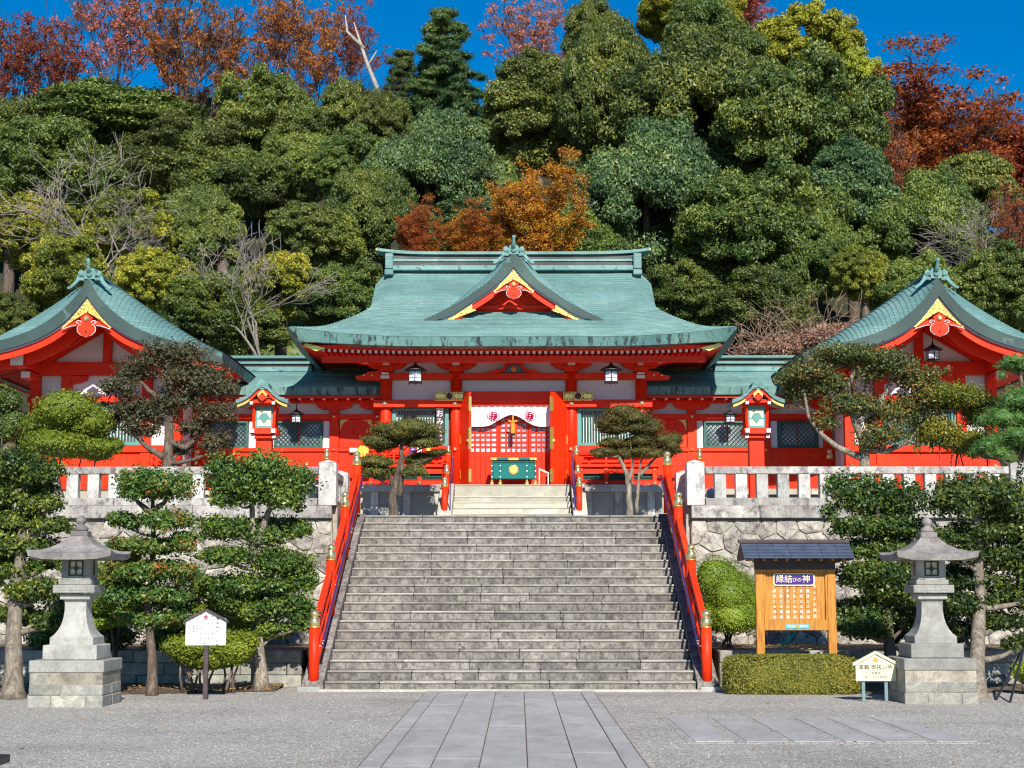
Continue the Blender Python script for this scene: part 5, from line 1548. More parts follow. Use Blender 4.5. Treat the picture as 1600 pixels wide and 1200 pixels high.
# ------------------------------------------------------------------ stone lanterns
def stone_lantern(x, y, label, chip):
    l = thing('stone_lantern', label, 'stone lantern', (x, y, 0), 'pair of granite lanterns before the steps')
    # three courses of split-face blocks
    for c_, (n, off) in enumerate((((.32, .80), 0), ((.46,), 0), ((.24, .80), 0))):
        z0, z1 = c_ * .155 - .02 * (c_ == 0), c_ * .155 + .148
        w = .52 - .012 * c_
        xs = [-w] + [-w + t * 2 * w / 1.04 for t in n] + [w]
        for a, b in zip(xs, xs[1:]):
            MB().box(x + a + .005, x + b - .005, y - w + rng.uniform(-.006, .006), y, z0, z1, 0, .012).build('base_block', LANBLK, l)
        xs = [0, .24 if c_ % 2 else .36, w]
        MB().box(x - w, x + .0, y + .004, y + w, z0, z1, 0, .012).build('base_block', LANBLK, l)
        MB().box(x + .004, x + w, y + .004, y + w, z0, z1, 0, .012).build('base_block', LANBLK, l)
    MB().box(x - .50, x + .50, y - .50, y + .50, 0, .46).build('base_core', MORTAR, l)
    MB().box(x - .515, x + .515, y - .515, y + .515, .462, .625, 0, .012).build('base_slab', LANTERN, l)
    MB().box(x - .375, x + .375, y - .375, y + .375, .626, .83, 0, .012).build('plinth', LANTERN, l)
    # flared shaft: square section with concave faces
    prof = [(.30, .831), (.30, .93), (.255, .97), (.215, 1.03), (.185, 1.10), (.162, 1.19), (.150, 1.30), (.150, 1.40), (.165, 1.45)]
    m = MB()
    rows = []
    for r_, z in prof:
        rows.append([(x - r_, y - r_, z), (x + r_, y - r_, z), (x + r_, y + r_, z), (x - r_, y + r_, z), (x - r_, y - r_, z)])
    m.grid(rows); m.build('shaft', LANTERN, l)
    MB().box(x - .21, x + .21, y - .21, y + .21, 1.45, 1.53, 0, .01).build('collar', LANTERN, l)
    m = MB().box(x - .29, x + .29, y - .29, y + .29, 1.54, 1.655, 0, .01).box(x - .23, x + .23, y - .23, y + .23, 1.655, 1.73, 0, .01)
    m.box(x - .20, x + .20, y - .294, y - .291, 1.575, 1.582).build('platform_tier', LANTERN, l)
    # firebox with square window on each face
    f = MB()
    rr, z0, z1 = .20, 1.73, 2.04
    f.box(x - rr, x - .10, y - rr, y + rr, z0, z1, 0, .008).box(x + .10, x + rr, y - rr, y + rr, z0, z1, 0, .008)
    f.box(x - .099, x + .099, y - rr, y + rr, z0, 1.78, 0).box(x - .099, x + .099, y - rr, y + rr, 1.995, z1, 0).box(x - .099, x + .099, y - .15, y + .15, 1.78, 1.995)
    f.build('firebox', LANTERN, l)
    w = MB()
    w.box(x - .098, x - .085, y - .206, y - .18, 1.785, 1.99).box(x + .085, x + .098, y - .206, y - .18, 1.785, 1.99).box(x - .085, x + .085, y - .206, y - .18, 1.785, 1.797).box(x - .085, x + .085, y - .206, y - .18, 1.978, 1.99)
    w.box(x - .006, x + .006, y - .206, y - .18, 1.797, 1.978).box(x - .085, x + .085, y - .2055, y - .181, 1.880, 1.892)
    w.prism([(x, 1.93), (x + .04, 1.886), (x, 1.84), (x - .04, 1.886)], y - .204, y - .182)
    win = w.build('window_frame', BLACK, l)
    MB().box(x - .085, x + .085, y - .17, y - .16, 1.79, 1.985).build('pane', CREAM, win)
    for sx in (-1, 1):
        MB().box(x + sx * .201, x + sx * .203, y - .05, y + .05, 1.79, 1.99).build('side_slot', BLACK, l)
    # sweeping cap
    m = MB()
    P = [(.13, 2.33), (.155, 2.30), (.235, 2.225), (.34, 2.16), (.46, 2.11), (.585, 2.085)]
    rows = []
    K = 6
    for r_, z in P:
        row = []
        for e in range(4):
            for k in range(K):
                t = -1 + 2 * k / K
                lift = .05 * (abs(t) ** 4) * (r_ / .585) ** 3
                px, py = ((t, -1), (1, t), (-t, 1), (-1, -t))[e]
                row.append((x + px * r_, y + py * r_, z + lift))
        row.append(row[0]); rows.append(row)
    edge = [(p[0], p[1], p[2] - .085) for p in rows[-1]]
    edge = [(x + (p[0] - x) * .97, y + (p[1] - y) * .97, p[2]) for p in edge]
    inner = [(x + (p[0] - x) * .34, y + (p[1] - y) * .34, 2.035) for p in rows[-1]]
    m.grid([inner, edge] + rows[::-1])
    m.box(x - .14, x + .14, y - .14, y + .14, 2.32, 2.335)
    m.build('cap', LANTOP, l)
    MB().box(x - .12, x + .12, y - .12, y + .12, 2.33, 2.41, 0, .012).build('finial_base', LANTOP, l)
    MB().lathe([(.09, 2.41), (.105, 2.43), (.09, 2.465), (.05, 2.49), (.045, 2.505), (.072, 2.53), (.078, 2.565), (.06, 2.60), (.025, 2.625), (.005, 2.632)], (x, y, 0), 12).build('finial', LANTOP, l, True)
xl, yl = G(101, 1105); stone_lantern(xl, yl + .52, 'tall granite lantern at the left, beside the red-berried tiered tree', 0)
xl, yl = G(1472, 1100); stone_lantern(xl, yl + .52, 'tall granite lantern at the right, beside the small cream sign', 1)

# ------------------------------------------------------------------ big wooden notice board
bx_, by_ = 4.28, 25.35
nb = thing('notice_board', 'honey-coloured wooden notice board with dark shingle roof and white calligraphy', 'notice board', (bx_, by_, 0))
def wx(px): return W(px, 950, by_)[0]
def wz(py): return W(1240, py, by_)[1]
xa, xb = wx(1180.5), wx(1305.5)
for x in (xa + .065, xb - .065):
    MB().box(x - .065, x + .065, by_ - .06, by_ + .06, 0, wz(868), 0, .008).build('post', CEDAR, nb)
MB().box(xa + .131, xb - .131, by_ - .05, by_ + .05, wz(894), wz(870), 0, .005).build('top_rail', CEDAR, nb)
MB().box(xa - .0, xb + .0, by_ - .075, by_ + .075, wz(890), wz(872) + .0, 0, .005).build('head_beam', DARKWOOD, nb)
MB().box(xa + .131, xb - .131, by_ - .06, by_ + .06, wz(985), wz(968), 0, .008).build('bottom_rail', CEDAR, nb)
k0, k1 = xa + .22, xb - .22
for x0, x1 in ((xa + .131, xa + .16), (xb - .16, xb - .131)):
    MB().box(x0, x1, by_ - .05, by_ + .03, wz(968), wz(894), 0, .004).build('panel_frame', CEDAR, nb)
n = 6
for k in range(n):
    w_ = (xb - xa - .324) / n
    MB().box(xa + .162 + k * w_ + .001, xa + .162 + (k + 1) * w_ - .001, by_ - .012 + (k % 2) * .002, by_ + .02, wz(968), wz(893), 0, .002).build('panel_board', CEDAR, nb)
# roof
zr0, zr1 = wz(873), wz(843)
rx0, rx1 = wx(1158), wx(1329)
rmesh = MB()
for s in (-1, 1):
    for k in range(5):
        t0, t1 = k / 5, (k + 1) / 5 + .04
        y0, y1 = by_ + s * .42 * (1 - t0), by_ + s * .42 * (1 - t1)
        z0, z1 = zr0 + (zr1 - zr0 - .05) * t0, zr0 + (zr1 - zr0 - .05) * t1
        n_ = 7
        for q in range(n_):
            a = rx0 + (rx1 - rx0) * q / n_ + .002; b = rx0 + (rx1 - rx0) * (q + 1) / n_ - .002
            m = MB().add([(a, y0, z0 + .022), (b, y0, z0 + .022), (b, y1, z1 + .004), (a, y1, z1 + .004), (a, y0, z0), (b, y0, z0), (b, y1, z1 - .01), (a, y1, z1 - .01)],
                         [(0, 1, 2, 3), (7, 6, 5, 4), (4, 5, 1, 0), (5, 6, 2, 1), (6, 7, 3, 2), (7, 4, 0, 3)])
            m.build('roof_shingle', SLATE, nb)
MB().box(rx0 - .03, rx1 + .0, by_ - .06, by_ + .06, zr1 - .06, zr1 - .0, 0, .01).build('ridge_cap', DARKWOOD, nb)
for x in (rx0 + .02, rx1 - .02):
    MB().prism([(by_ - .42, zr0 - .03), (by_ + .42, zr0 - .03), (by_ + .38, zr0 + .0), (by_, zr1 - .07), (by_ - .38, zr0)], x - .015, x + .015, 'x').build('gable_end', DARKWOOD, nb)
for x in lin(rx0 + .15, rx1 - .15, 9): MB().box(x - .015, x + .015, by_ - .37, by_ + .37, zr0 - .035, zr0 - .005).build('rafter', CEDAR, nb)
MB().box(xa - .06, xb + .06, by_ - .2, by_ - .15, zr0 - .06, zr0 - .0).build('purlin', DARKWOOD, nb)
# title plate
zc = wz(905.5); xc = wx(1241)
def rrect(cx, cz, w, h, r):
    return [(cx + sx * (w / 2 - r) + r * math.cos(a), cz + sz * (h / 2 - r) + r * math.sin(a)) for sx, sz, a0 in ((1, 1, 0), (-1, 1, 90), (-1, -1, 180), (1, -1, 270)) for a in (math.radians(a0), math.radians(a0 + 45), math.radians(a0 + 90))]
tp = MB().prism(rrect(xc, zc, .65, .195, .035), by_ - .034, by_ - .014).build('title_plate', CREAM, nb)
MB().prism(rrect(xc, zc, .61, .155, .03), by_ - .040, by_ - .035).build('title_field', PURPLE, tp)
text_obj('lettering', '縁結', .13, (xc - .155, by_ - .042, zc), CREAM, tp, bold=.003)
text_obj('lettering', 'びの', .075, (xc + .045, by_ - .042, zc - .01), CREAM, tp, bold=.002)
text_obj('lettering', '神', .13, (xc + .19, by_ - .042, zc), CREAM, tp, bold=.003)
cols = ['よき人との縁結び', 'よき健康との縁結び', 'よき智恵との縁結び', 'よき人生との縁結び', 'よき学業との縁結び', 'よき仕事との縁結び', 'よき経営との縁結び']
for k, c in enumerate(cols):
    px = 1273 - k * 10.5
    text_obj('lettering', '\n'.join(c), .057, (wx(px), by_ - .014, wz(940)), WHITEP, nb, line=1.42 * 9 / len(c), bold=.0022)['kind'] = 'stuff'
MB().box(wx(1225), wx(1263), by_ - .066, by_ - .061, wz(982), wz(975.5)).build('sponsor_plate', CYAN, nb)
MB().lathe([(.025, 0), (.025, .004)], (wx(1244), by_ - .067, wz(978.7)), 10, 0, 'y').build('orange_mark', ORANGE, nb)
text_obj('lettering', '足利織', .045, (wx(1234), by_ - .067, wz(978.7)), WHITEP, nb)
text_obj('lettering', '姫神社', .045, (wx(1254), by_ - .067, wz(978.7)), WHITEP, nb)

# ------------------------------------------------------------------ white sign on a post
def crestmark(x, y, z, r, par, mat):
    m = MB()
    for i in range(16):
        a, b = math.radians(22.5 * i), math.radians(22.5 * i + 22.5)
        m.prism([(x + r_ * math.cos(t), z + r_ * math.sin(t)) for r_, t in ((r, a), (r, b), (r * .78, b), (r * .78, a))], y - .003, y)
    for x0, x1, z0, z1 in ((-.45, -.2, -.75, .65), (-.75, .7, -.1, .12), (.2, .5, -.7, .6), (-.2, .2, .35, .75)): m.box(x + x0 * r, x + x1 * r, y - .003, y, z + z0 * r, z + z1 * r)
    m.build('crest', mat, par)
sx, sy = G(320, 1093)
ws = thing('white_sign', 'white house-shaped sign with fine grey vertical text on a thin brown post', 'sign', (sx, sy, 0))
MB().box(sx - .033, sx + .033, sy - .0, sy + .06, 0, .78, 0, .004).build('post', DARKWOOD, ws)
zb_, ztp, zpk = W(320, 1008, sy)[1], W(320, 967, sy)[1], W(320, 954.5, sy)[1]
xa_, xb_ = W(290.5, 990, sy)[0], W(353.5, 990, sy)[0]
xm_ = (xa_ + xb_) / 2
MB().prism([(xa_, zb_), (xb_, zb_), (xb_, ztp), (xm_, zpk), (xa_, ztp)], sy - .025, sy - .001).build('board', SIGNW, ws)
for s in (-1, 1):
    MB().prism([(xm_, zpk + .035), (xm_ + s * .325, ztp - .02), (xm_ + s * .325, ztp - .055), (xm_, zpk - .002)][::-s], sy - .05, sy + .04).build('roof_batten', DARKWOOD, ws)
crestmark(xm_, sy - .026, zpk - .095, .034, ws, CRIMSON)
txt = ['足利織姫神社の由緒', '機織の神様を祀り縁結びの神様として', '古くより多くの人々に親しまれて', 'きました春には桜秋には紅葉が美しく', '境内からは関東平野を望むことができ', '遠く富士山を見ることもできます', '毎年多くの参拝者が訪れています', '七つの縁を結ぶ石段をのぼると']
text_obj('lettering', '\n'.join('織姫神社 由緒'), .044, (xb_ - .125, sy - .027, zb_ + .19), INK, ws, line=1.45, bold=.001)
for k, c in enumerate(txt[1:]):
    text_obj('lettering', '\n'.join(c[:14]), .022, (xb_ - .20 - k * .055, sy - .027, zb_ + .22), GREYINK, ws, line=1.6)['kind'] = 'stuff'

# ------------------------------------------------------------------ small cream sign
sx, sy = G(1367, 1096)
cs = thing('cream_sign', 'small cream pentagonal sign with black brush lettering, in front of the right stone lantern', 'sign', (sx, sy, 0))
za, zb2, zpk = W(1367, 1064, sy)[1], W(1367, 1036, sy)[1], W(1367, 1022, sy)[1]
xa_, xb_ = W(1336.5, 1050, sy)[0], W(1399, 1050, sy)[0]; xm_ = (xa_ + xb_) / 2
for px in (1349.5, 1385):
    x = W(px, 1080, sy)[0]; MB().box(x - .024, x + .024, sy - .0, sy + .04, 0, za + .1, 0, .004).build('leg', GREYPOST, cs)
MB().prism([(xa_, za), (xb_, za), (xb_, zb2), (xm_, zpk), (xa_, zb2)], sy - .03, sy - .001).build('board', CREAM, cs)
for s in (-1, 1):
    MB().prism([(xm_, zpk + .045), (xm_ + s * .33, zb2 + .0), (xm_ + s * .33, zb2 - .04), (xm_, zpk + .005)][::-s], sy - .055, sy + .02).build('roof_batten', CREAM, cs)
crestmark(xm_, sy - .031, zpk - .085, .034, cs, ORANGE)
text_obj('lettering', '車輌 御祓い所', .078, (xm_, sy - .032, (za + zb2) / 2 + .065), INK, cs, bold=.0016)
text_obj('lettering', '＜ 御車祓 ＞', .045, (xm_, sy - .032, (za + zb2) / 2 - .015), GREYINK, cs)
text_obj('lettering', 'お受けの方は社務所まで', .034, (xm_, sy - .032, za + .055), GREYINK, cs)

# ------------------------------------------------------------------ small things
def ball(px, py, y, r, label):
    x, z = W(px, py, y)
    m = MB(); m.lathe([(.04, 0), (r * .7, r * .2), (r, r * .9), (r * .85, r * 1.6), (r * .45, r * 1.95), (.02, r * 2.05)], (x, y, z - r), 16)
    o = m.place('porcelain_vase', PORC, True); tag(o, label, 'vase', 'porcelain vases behind the balustrades')
    b = MB().box(x - .2, x + .2, y - .17, y + .17, ZT, z - r, 0, .01).place('vase_stone', GRANITE); tag(b, 'squared stone block under the %s vase' % ('left' if px < 800 else 'right'), 'stone block')
ball(489, 768, 30.6, .15, 'blue and white porcelain vase behind the left balustrade, next to its end post')
ball(1112, 772, 30.6, .11, 'blue and white porcelain vase behind the right balustrade, next to its end post')
# bench corner, near left
be = thing('dark_bench', 'dark low bench whose corner enters the frame over the gravel', 'bench', (-4.4, 11.55, 0))
MB().box(-5.4, -3.52, 11.3, 11.75, .36, .42, 0, .01).build('seat', BLACK, be)
for x in (-5.3, -3.72):
    for y in (11.36, 11.69): MB().box(x - .03, x + .03, y - .03, y + .03, 0, .36, 0, .004).build('leg', BLACK, be)
# tree props
def prop(px0, py0, y0, px1, py1, label, r=.018):
    x0, yy = G(px0, py0)
    x1, z1 = W(px1, py1, y0)
    o = MB().path([(x0, yy, 0), (x1, y0, z1)], r, 6).place('tree_prop', BLACK); tag(o, label, 'pole', 'black poles propping the trees')
prop(41, 1088, 24.6, -12, 1008, 'black pole propping the trunk beside the left stone lantern')
prop(1556, 1094, 24.6, 1596, 1018, 'longer black pole leaning right of the right stone lantern')
prop(1578, 1098, 24.4, 1600, 1012, 'steeper black pole at the right edge of the frame')
x0, z0 = W(1222, 1008, 27.4); x1, z1 = W(1246, 988, 27.4)
o = MB().path([(x0, 27.4, z0 - .12), (x0 + .02, 27.4, z0)], .02, 5).path([(x0, 27.4, z0), (x1, 27.5, z1)], .022, 6).place('jade_stick', JADE); tag(o, 'jade green stick poking up behind the clipped hedge', 'stick')
# low roof at far left and fill posts
lr = thing('outbuilding', 'low outbuilding with grey shingle roof behind the left pavilion shrub', 'building', (-12.4, 33.5, ZT))
MB().prism([(-14.5, 4.5), (-11.25, 4.5), (-11.5, 4.62), (-12.9, 5.55), (-14.5, 4.62)], 32.8, 36).build('roof', SLATE, lr)
MB().prism([(-12.9, 5.58), (-11.2, 4.56), (-11.22, 4.44), (-12.9, 5.44)], 32.7, 32.8).build('barge_board', simple('dull_red_brown', (.25, .05, .04), .6), lr)
MB().box(-14, -11.7, 33.2, 36, ZT, 4.5).build('wall', DARKWOOD, lr)

# ------------------------------------------------------------------ litter
gl = np.random.default_rng(3)
def scatter(n, xr, yr, z, size, mat, name, kindlabel):
    bl = []
    N = n
    me = bpy.data.meshes.new(name)
    pos = np.stack([gl.uniform(*xr, N), gl.uniform(*yr, N), np.full(N, z)], 1)
    V = []; F_ = []
    for p in pos:
        a = gl.uniform(0, 6.28); s_ = size * gl.uniform(.6, 1.4); b = len(V)
        for k, r_ in ((0, 1), (1, .5), (2, 1), (3, .5)):
            t = a + k * math.pi / 2; V.append((p[0] + s_ * r_ * math.cos(t), p[1] + s_ * r_ * math.sin(t), p[2] + gl.uniform(.002, s_ * .7)))
        F_.append((b, b + 1, b + 2, b + 3))
    me.from_pydata(V, [], F_)
    at = me.attributes.new('shade', 'FLOAT', 'FACE'); at.data.foreach_set('value', gl.uniform(0, 1, len(F_)).astype(np.float32))
    me.materials.append(mat)
    o = link_mesh(name, me); o['kind'] = 'stuff'
    return o
scatter(420, (-9, 9), (13, 25.5), .006, .022, L_FALL, 'fallen_leaves', '')
scatter(900, (3.6, 11), (26.9, 29.6), BED + .0, .03, L_FALL, 'bed_leaf_litter', '')
scatter(900, (-11, -3.6), (24.6, 26.5), .07, .03, L_FALL, 'tree_foot_leaf_litter', '')
# loose pebbles lying on the gravel sheet
N = 16000
ang = gl.uniform(0, 1, N)
py_ = 14.0 + 11.3 * gl.uniform(0, 1, N) ** 1.3
px_ = gl.uniform(-.42, .42, N) * py_
keep = ~((px_ > -1.34) & (px_ < 1.33)) & ~((px_ > 1.9) & (px_ < 5.0) & (py_ > 17) & (py_ < 20.3))
px_, py_ = px_[keep], py_[keep]; N = len(px_)
r_ = gl.uniform(.006, .013, N)
O = np.array([(1, 0, 0), (0, 1, 0), (-1, 0, 0), (0, -1, 0), (0, 0, .7)])
V = (O[None] * r_[:, None, None] * gl.uniform(.7, 1.2, (N, 5, 1)) + np.stack([px_, py_, np.full(N, .002)], 1)[:, None]).reshape(-1, 3)
Fi = np.array([(0, 1, 4), (1, 2, 4), (2, 3, 4), (3, 0, 4)])
FF = (Fi[None] + (np.arange(N) * 5)[:, None, None]).reshape(-1, 3)
me = bpy.data.meshes.new('loose_pebbles'); me.from_pydata(V.tolist(), [], FF.tolist()); me.materials.append(GRAVEL)
link_mesh('loose_pebbles', me)['kind'] = 'stuff'

# ================================================================== VEGETATION
vr = random.Random(11)
def sub(blob, k, r, j=.45, sh=.62):
    """break a pad into k overlapping lobes so that its outline is uneven"""
    cx, cy, cz, rx, ry, rz = blob
    out = [(cx, cy, cz, rx * .78, ry * .78, rz * .85)]
    for i in range(k):
        a = 2 * math.pi * (i + r.uniform(-.3, .3)) / k
        f = r.uniform(sh - .12, sh + .12)
        out.append((cx + rx * j * math.cos(a) * r.uniform(.9, 1.25), cy + ry * j * math.sin(a) * r.uniform(.9, 1.25), cz + rz * r.uniform(-.35, .3), rx * f, ry * f, rz * f))
    return out
def pads_world(pads, Y, r, depth=.75, k=5, sh=.62, grow_w=1.06, grow_h=1.3):
    B, C = [], []
    for p in pads:
        px, py, w, h = p[:4]; dy = p[4] if len(p) > 4 else r.uniform(-.25, .25)
        y = Y + dy
        x, z = W(px, py, y); m = y * 1.01 / F
        b = (x, y, z, w * m / 2 * grow_w, w * m / 2 * depth * grow_w, h * m / 2 * grow_h)
        C.append(b); B += sub(b, k, r, sh=sh)
        if grow_h > 1.2:
            for _ in range(4):
                a = r.uniform(0, 6.28); q = r.uniform(.7, 1.05)
                B.append((b[0] + b[3] * q * math.cos(a), b[1] + b[4] * q * math.sin(a), b[2] + b[5] * r.uniform(-.7, .5), b[3] * .28, b[4] * .28, b[5] * r.uniform(.35, .6)))
    return B, C
def shift(B, o): return [(b[0] - o[0], b[1] - o[1], b[2] - o[2], b[3], b[4], b[5]) for b in B]

def pruned_tree(name, label, cat, Y, base, pads, trunks, leaf, bark, n, size, r0=.07, group=None, aspect=.5, core=.74, k=6, depth=.75, seed=1, twig=True, zb=None, gh=1.35, **kw):
    r = random.Random(seed)
    if zb is None: bx, by = G(base[0], base[1]); bz = 0.0
    else:
        by = Y; bx = W(base[0], base[1], Y)[0]; bz = zb
    t = thing(name, label, cat, (bx, by, bz), group)
    B, C = pads_world(pads, Y, r, depth, k, grow_h=gh)
    o = (bx, by, bz)
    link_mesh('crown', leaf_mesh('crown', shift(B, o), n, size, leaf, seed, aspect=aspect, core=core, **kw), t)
    m = MB()
    allp = []
    for ti, tr in enumerate(trunks):
        pts = []
        for j, (px, py) in enumerate(tr):
            f = j / max(1, len(tr) - 1)
            y = by + (Y - by) * min(1, f * 2)
            x, z = W(px, py, y)
            if j == 0 and ti == 0: z = bz - .05
            pts.append(Vector((x, y + (r.uniform(-.05, .05) if j else 0), z)))
        fine = []
        for a, b in zip(pts, pts[1:]):
            for q in range(4):
                fine.append(a.lerp(b, q / 4) + Vector((r.uniform(-.012, .012), r.uniform(-.012, .012), 0)))
        fine.append(pts[-1])
        nn = len(fine)
        rr0 = r0 * (1 if ti == 0 else .6)
        rad = [rr0 * (1 - .72 * i / nn) * (1.35 if i == 0 and ti == 0 else 1.12 if i == 1 and ti == 0 else 1) for i in range(nn)]
        m.path(fine, rad, 9)
        allp += list(zip(fine, rad))
    for c in C:
        cc = Vector(c[:3]) - Vector((0, 0, c[5] * .5))
        cand = [(p, q) for p, q in allp if p.z < cc.z + .05] or allp[:3]
        p, q = min(cand, key=lambda t_: (t_[0] - cc).length + .3 * abs((cc.z - t_[0].z) - .25))
        mid = p.lerp(cc, .55) + Vector((r.uniform(-.05, .05), r.uniform(-.05, .05), r.uniform(-.08, .02)))
        q = min(q * .62, r0 * .45)
        m.path([p, p.lerp(mid, .5) + Vector((0, 0, -.02)), mid, cc], [q, q * .8, q * .62, q * .4], 6)
        if twig:
            for _ in range(7):
                a = r.uniform(0, 6.28); e = Vector((c[0] + c[3] * .8 * math.cos(a), c[1] + c[4] * .8 * math.sin(a), c[2] + c[5] * r.uniform(-.35, .5)))
                md = cc.lerp(e, .5) + Vector((r.uniform(-.04, .04), r.uniform(-.04, .04), r.uniform(-.06, .0)))
                m.path([mid.lerp(cc, .6), md, e], [q * .4, q * .28, .004], 4, cap=False)
    m.build('trunk', bark, t, True)
    return t

# --- two clipped pines on the landing
g1 = 'cloud-pruned pines before the hall'
pruned_tree('clipped_pine', 'cloud-pruned little pine left of the entrance, one broad cap over side pads', 'pine', 34.3, (617, 804),
    [(638, 675, 104, 44, 0), (594, 692, 58, 32, .1), (664, 692, 50, 22, -.1), (589, 721, 60, 26, -.1), (684, 707, 34, 15, 0), (657, 717, 44, 30, .25), (584, 737, 50, 27, 0), (622, 738, 32, 20, .2), (648, 735, 40, 27, -.1), (640, 691, 40, 18, .25)],
    [[(616, 804), (614, 775), (618, 750), (628, 715), (627, 685)], [(624, 775), (629, 740), (626, 700), (640, 680)], [(616, 762), (606, 740), (596, 728)]],
    L_NIWA, SHRUBBARK, 17000, .044, .105, g1, zb=ZT, seed=3, gh=1.12, flat=.75, rnd=.85, shell=.13, lump=.12)
pruned_tree('clipped_pine', 'twin-trunked cloud-pruned pine right of the entrance, with crowded pads', 'pine', 34.3, (988, 804),
    [(983, 650, 82, 38, 0), (962, 668, 62, 30, .1), (1003, 668, 62, 30, -.1), (955, 691, 48, 22, 0), (1005, 690, 62, 38, .1), (1042, 690, 46, 34, 0), (942, 706, 38, 20, -.1), (974, 707, 52, 24, .15), (1012, 708, 52, 22, -.1), (1047, 704, 36, 26, .1)],
    [[(984, 804), (983, 768), (979, 738), (966, 712), (968, 690)], [(994, 803), (996, 765), (1000, 735), (1003, 700)], [(982, 752), (990, 725), (985, 690)], [(998, 745), (1018, 722), (1032, 706)]],
    L_NIWA, PALEBARK, 17000, .044, .075, g1, zb=ZT, seed=4, gh=1.15, flat=.75, rnd=.85, shell=.13, lump=.12)
for x_, w_ in ((-2.6, .30), (2.05, .22), (3.0, .2), (2.65, .16)):
    o = link_mesh('moss_mound', leaf_mesh('moss_mound', [(0, 0, 0, w_, .16, .07)], 900, .03, L_OLIVE, int(w_ * 100), aspect=.3, core=.95)); o.location = (x_, 34.2, ZT); o['kind'] = 'stuff'

# --- trees on the upper court beside the pavilions
pruned_tree('pruned_broadleaf', 'bronze-leaved spreading pruned tree before the left pavilion', 'tree', 32.6, (258, 728),
    [(262, 556, 112, 40), (212, 578, 70, 34), (300, 588, 110, 46), (335, 605, 76, 40), (186, 603, 64, 30), (215, 640, 112, 40), (275, 618, 84, 36), (338, 642, 70, 34), (172, 655, 46, 26), (305, 665, 60, 28), (338, 690, 52, 36), (225, 668, 60, 26), (280, 700, 44, 22)],
    [[(258, 728), (264, 695), (262, 640), (259, 600), (262, 560)], [(256, 715), (228, 697), (203, 668), (190, 640)], [(264, 690), (290, 700), (310, 680), (335, 650)], [(262, 630), (235, 612), (212, 590)], [(262, 625), (290, 610), (320, 600)], [(262, 650), (238, 650), (215, 645)]],
    L_BRONZE, SHRUBBARK, 24000, .066, .12, None, zb=ZT, seed=5, core=.3, k=7, shell=.4, gh=1.5, rnd=.9, flat=.8)
pruned_tree('pruned_broadleaf', 'gnarled pruned tree with pale twisting limbs before the right pavilion', 'tree', 32.6, (1352, 728),
    [(1340, 560, 150, 34), (1262, 578, 84, 36), (1244, 612, 52, 44), (1300, 600, 74, 36), (1385, 572, 92, 40), (1440, 592, 82, 40), (1330, 628, 84, 34), (1402, 640, 110, 44), (1452, 622, 60, 46), (1378, 682, 84, 36), (1290, 655, 44, 26), (1310, 560, 60, 26), (1440, 670, 50, 50)],
    [[(1352, 728), (1350, 690), (1335, 655), (1325, 610), (1335, 575)], [(1345, 715), (1310, 700), (1285, 680), (1262, 650), (1255, 605)], [(1352, 700), (1385, 705), (1420, 690), (1445, 660), (1450, 610)], [(1338, 660), (1370, 640), (1390, 600), (1400, 580)], [(1330, 640), (1300, 620), (1280, 590)], [(1345, 690), (1375, 670), (1410, 650)], [(1325, 610), (1300, 585), (1268, 575)]],
    L_TAM, PALEBARK, 30000, .066, .12, None, zb=ZT, seed=6, core=.3, k=7, shell=.4, gh=1.7, rnd=.9, flat=.8)
def bush(name, label, cat, Y, pads, leaf, n, size, zb, group=None, seed=1, stems=5, bark=SHRUBBARK, k=4, core=.85, by=None, **kw):
    r = random.Random(seed)
    kw.setdefault('flat', .9)
    B, C = pads_world(pads, Y, r, kw.pop('depth', .9), k, grow_w=1.0, grow_h=1.05)
    bx = sum(c[0] for c in C) / len(C); by = Y if by is None else by
    t = thing(name, label, cat, (bx, by, zb), group)
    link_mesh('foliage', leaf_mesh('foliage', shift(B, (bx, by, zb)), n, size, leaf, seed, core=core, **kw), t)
    m = MB()
    for i in range(stems):
        c = C[i % len(C)]
        a = Vector((c[0] + r.uniform(-.3, .3) * c[3], Y + r.uniform(-.1, .1), zb - .03)); e = Vector((c[0] + r.uniform(-.5, .5) * c[3], c[1] + r.uniform(-.3, .3) * c[4], c[2]))
        m.path([a, a.lerp(e, .4) + Vector((r.uniform(-.06, .06), 0, 0)), e], [.028, .02, .01], 5)
    m.build('stems', bark, t, True)
    return t
bush('round_shrub', 'broad rounded yellow-green shrub before the left pavilion', 'shrub', 32.4, [(108, 655, 146, 84), (100, 692, 150, 66), (152, 702, 84, 52), (58, 690, 56, 60)], L_BUSH, 22000, .058, ZT, seed=7, lump=.06)
bush('round_shrub', 'loose olive-green shrub between the gnarled tree and the far right pine', 'shrub', 32.6, [(1492, 620, 116, 58), (1538, 645, 84, 60), (1468, 672, 74, 66), (1518, 694, 96, 56)], L_YG, 22000, .058, ZT, seed=8, core=.3, k=6, shell=.3, rnd=.85)
bush('dark_bush', 'dark green bush at the left edge beyond the yellow-green shrub', 'shrub', 35.0, [(2, 625, 64, 60), (8, 665, 70, 70)], L_DEEP, 9000, .06, ZT, seed=9)
pruned_tree('court_pine', 'long-needled green pine at the right edge of the upper court', 'pine', 31.4, (1580, 760),
    [(1592, 572, 66, 38), (1574, 650, 90, 54), (1592, 690, 110, 50), (1548, 702, 60, 36), (1590, 742, 66, 36), (1600, 620, 80, 44), (1640, 660, 100, 60)],
    [[(1600, 780), (1604, 700), (1598, 620), (1596, 580)]], L_PINE, SHRUBBARK, 20000, .13, .09, None, zb=ZT, seed=10, aspect=.09, core=.55, shell=.35, rnd=1.0, up=.6)

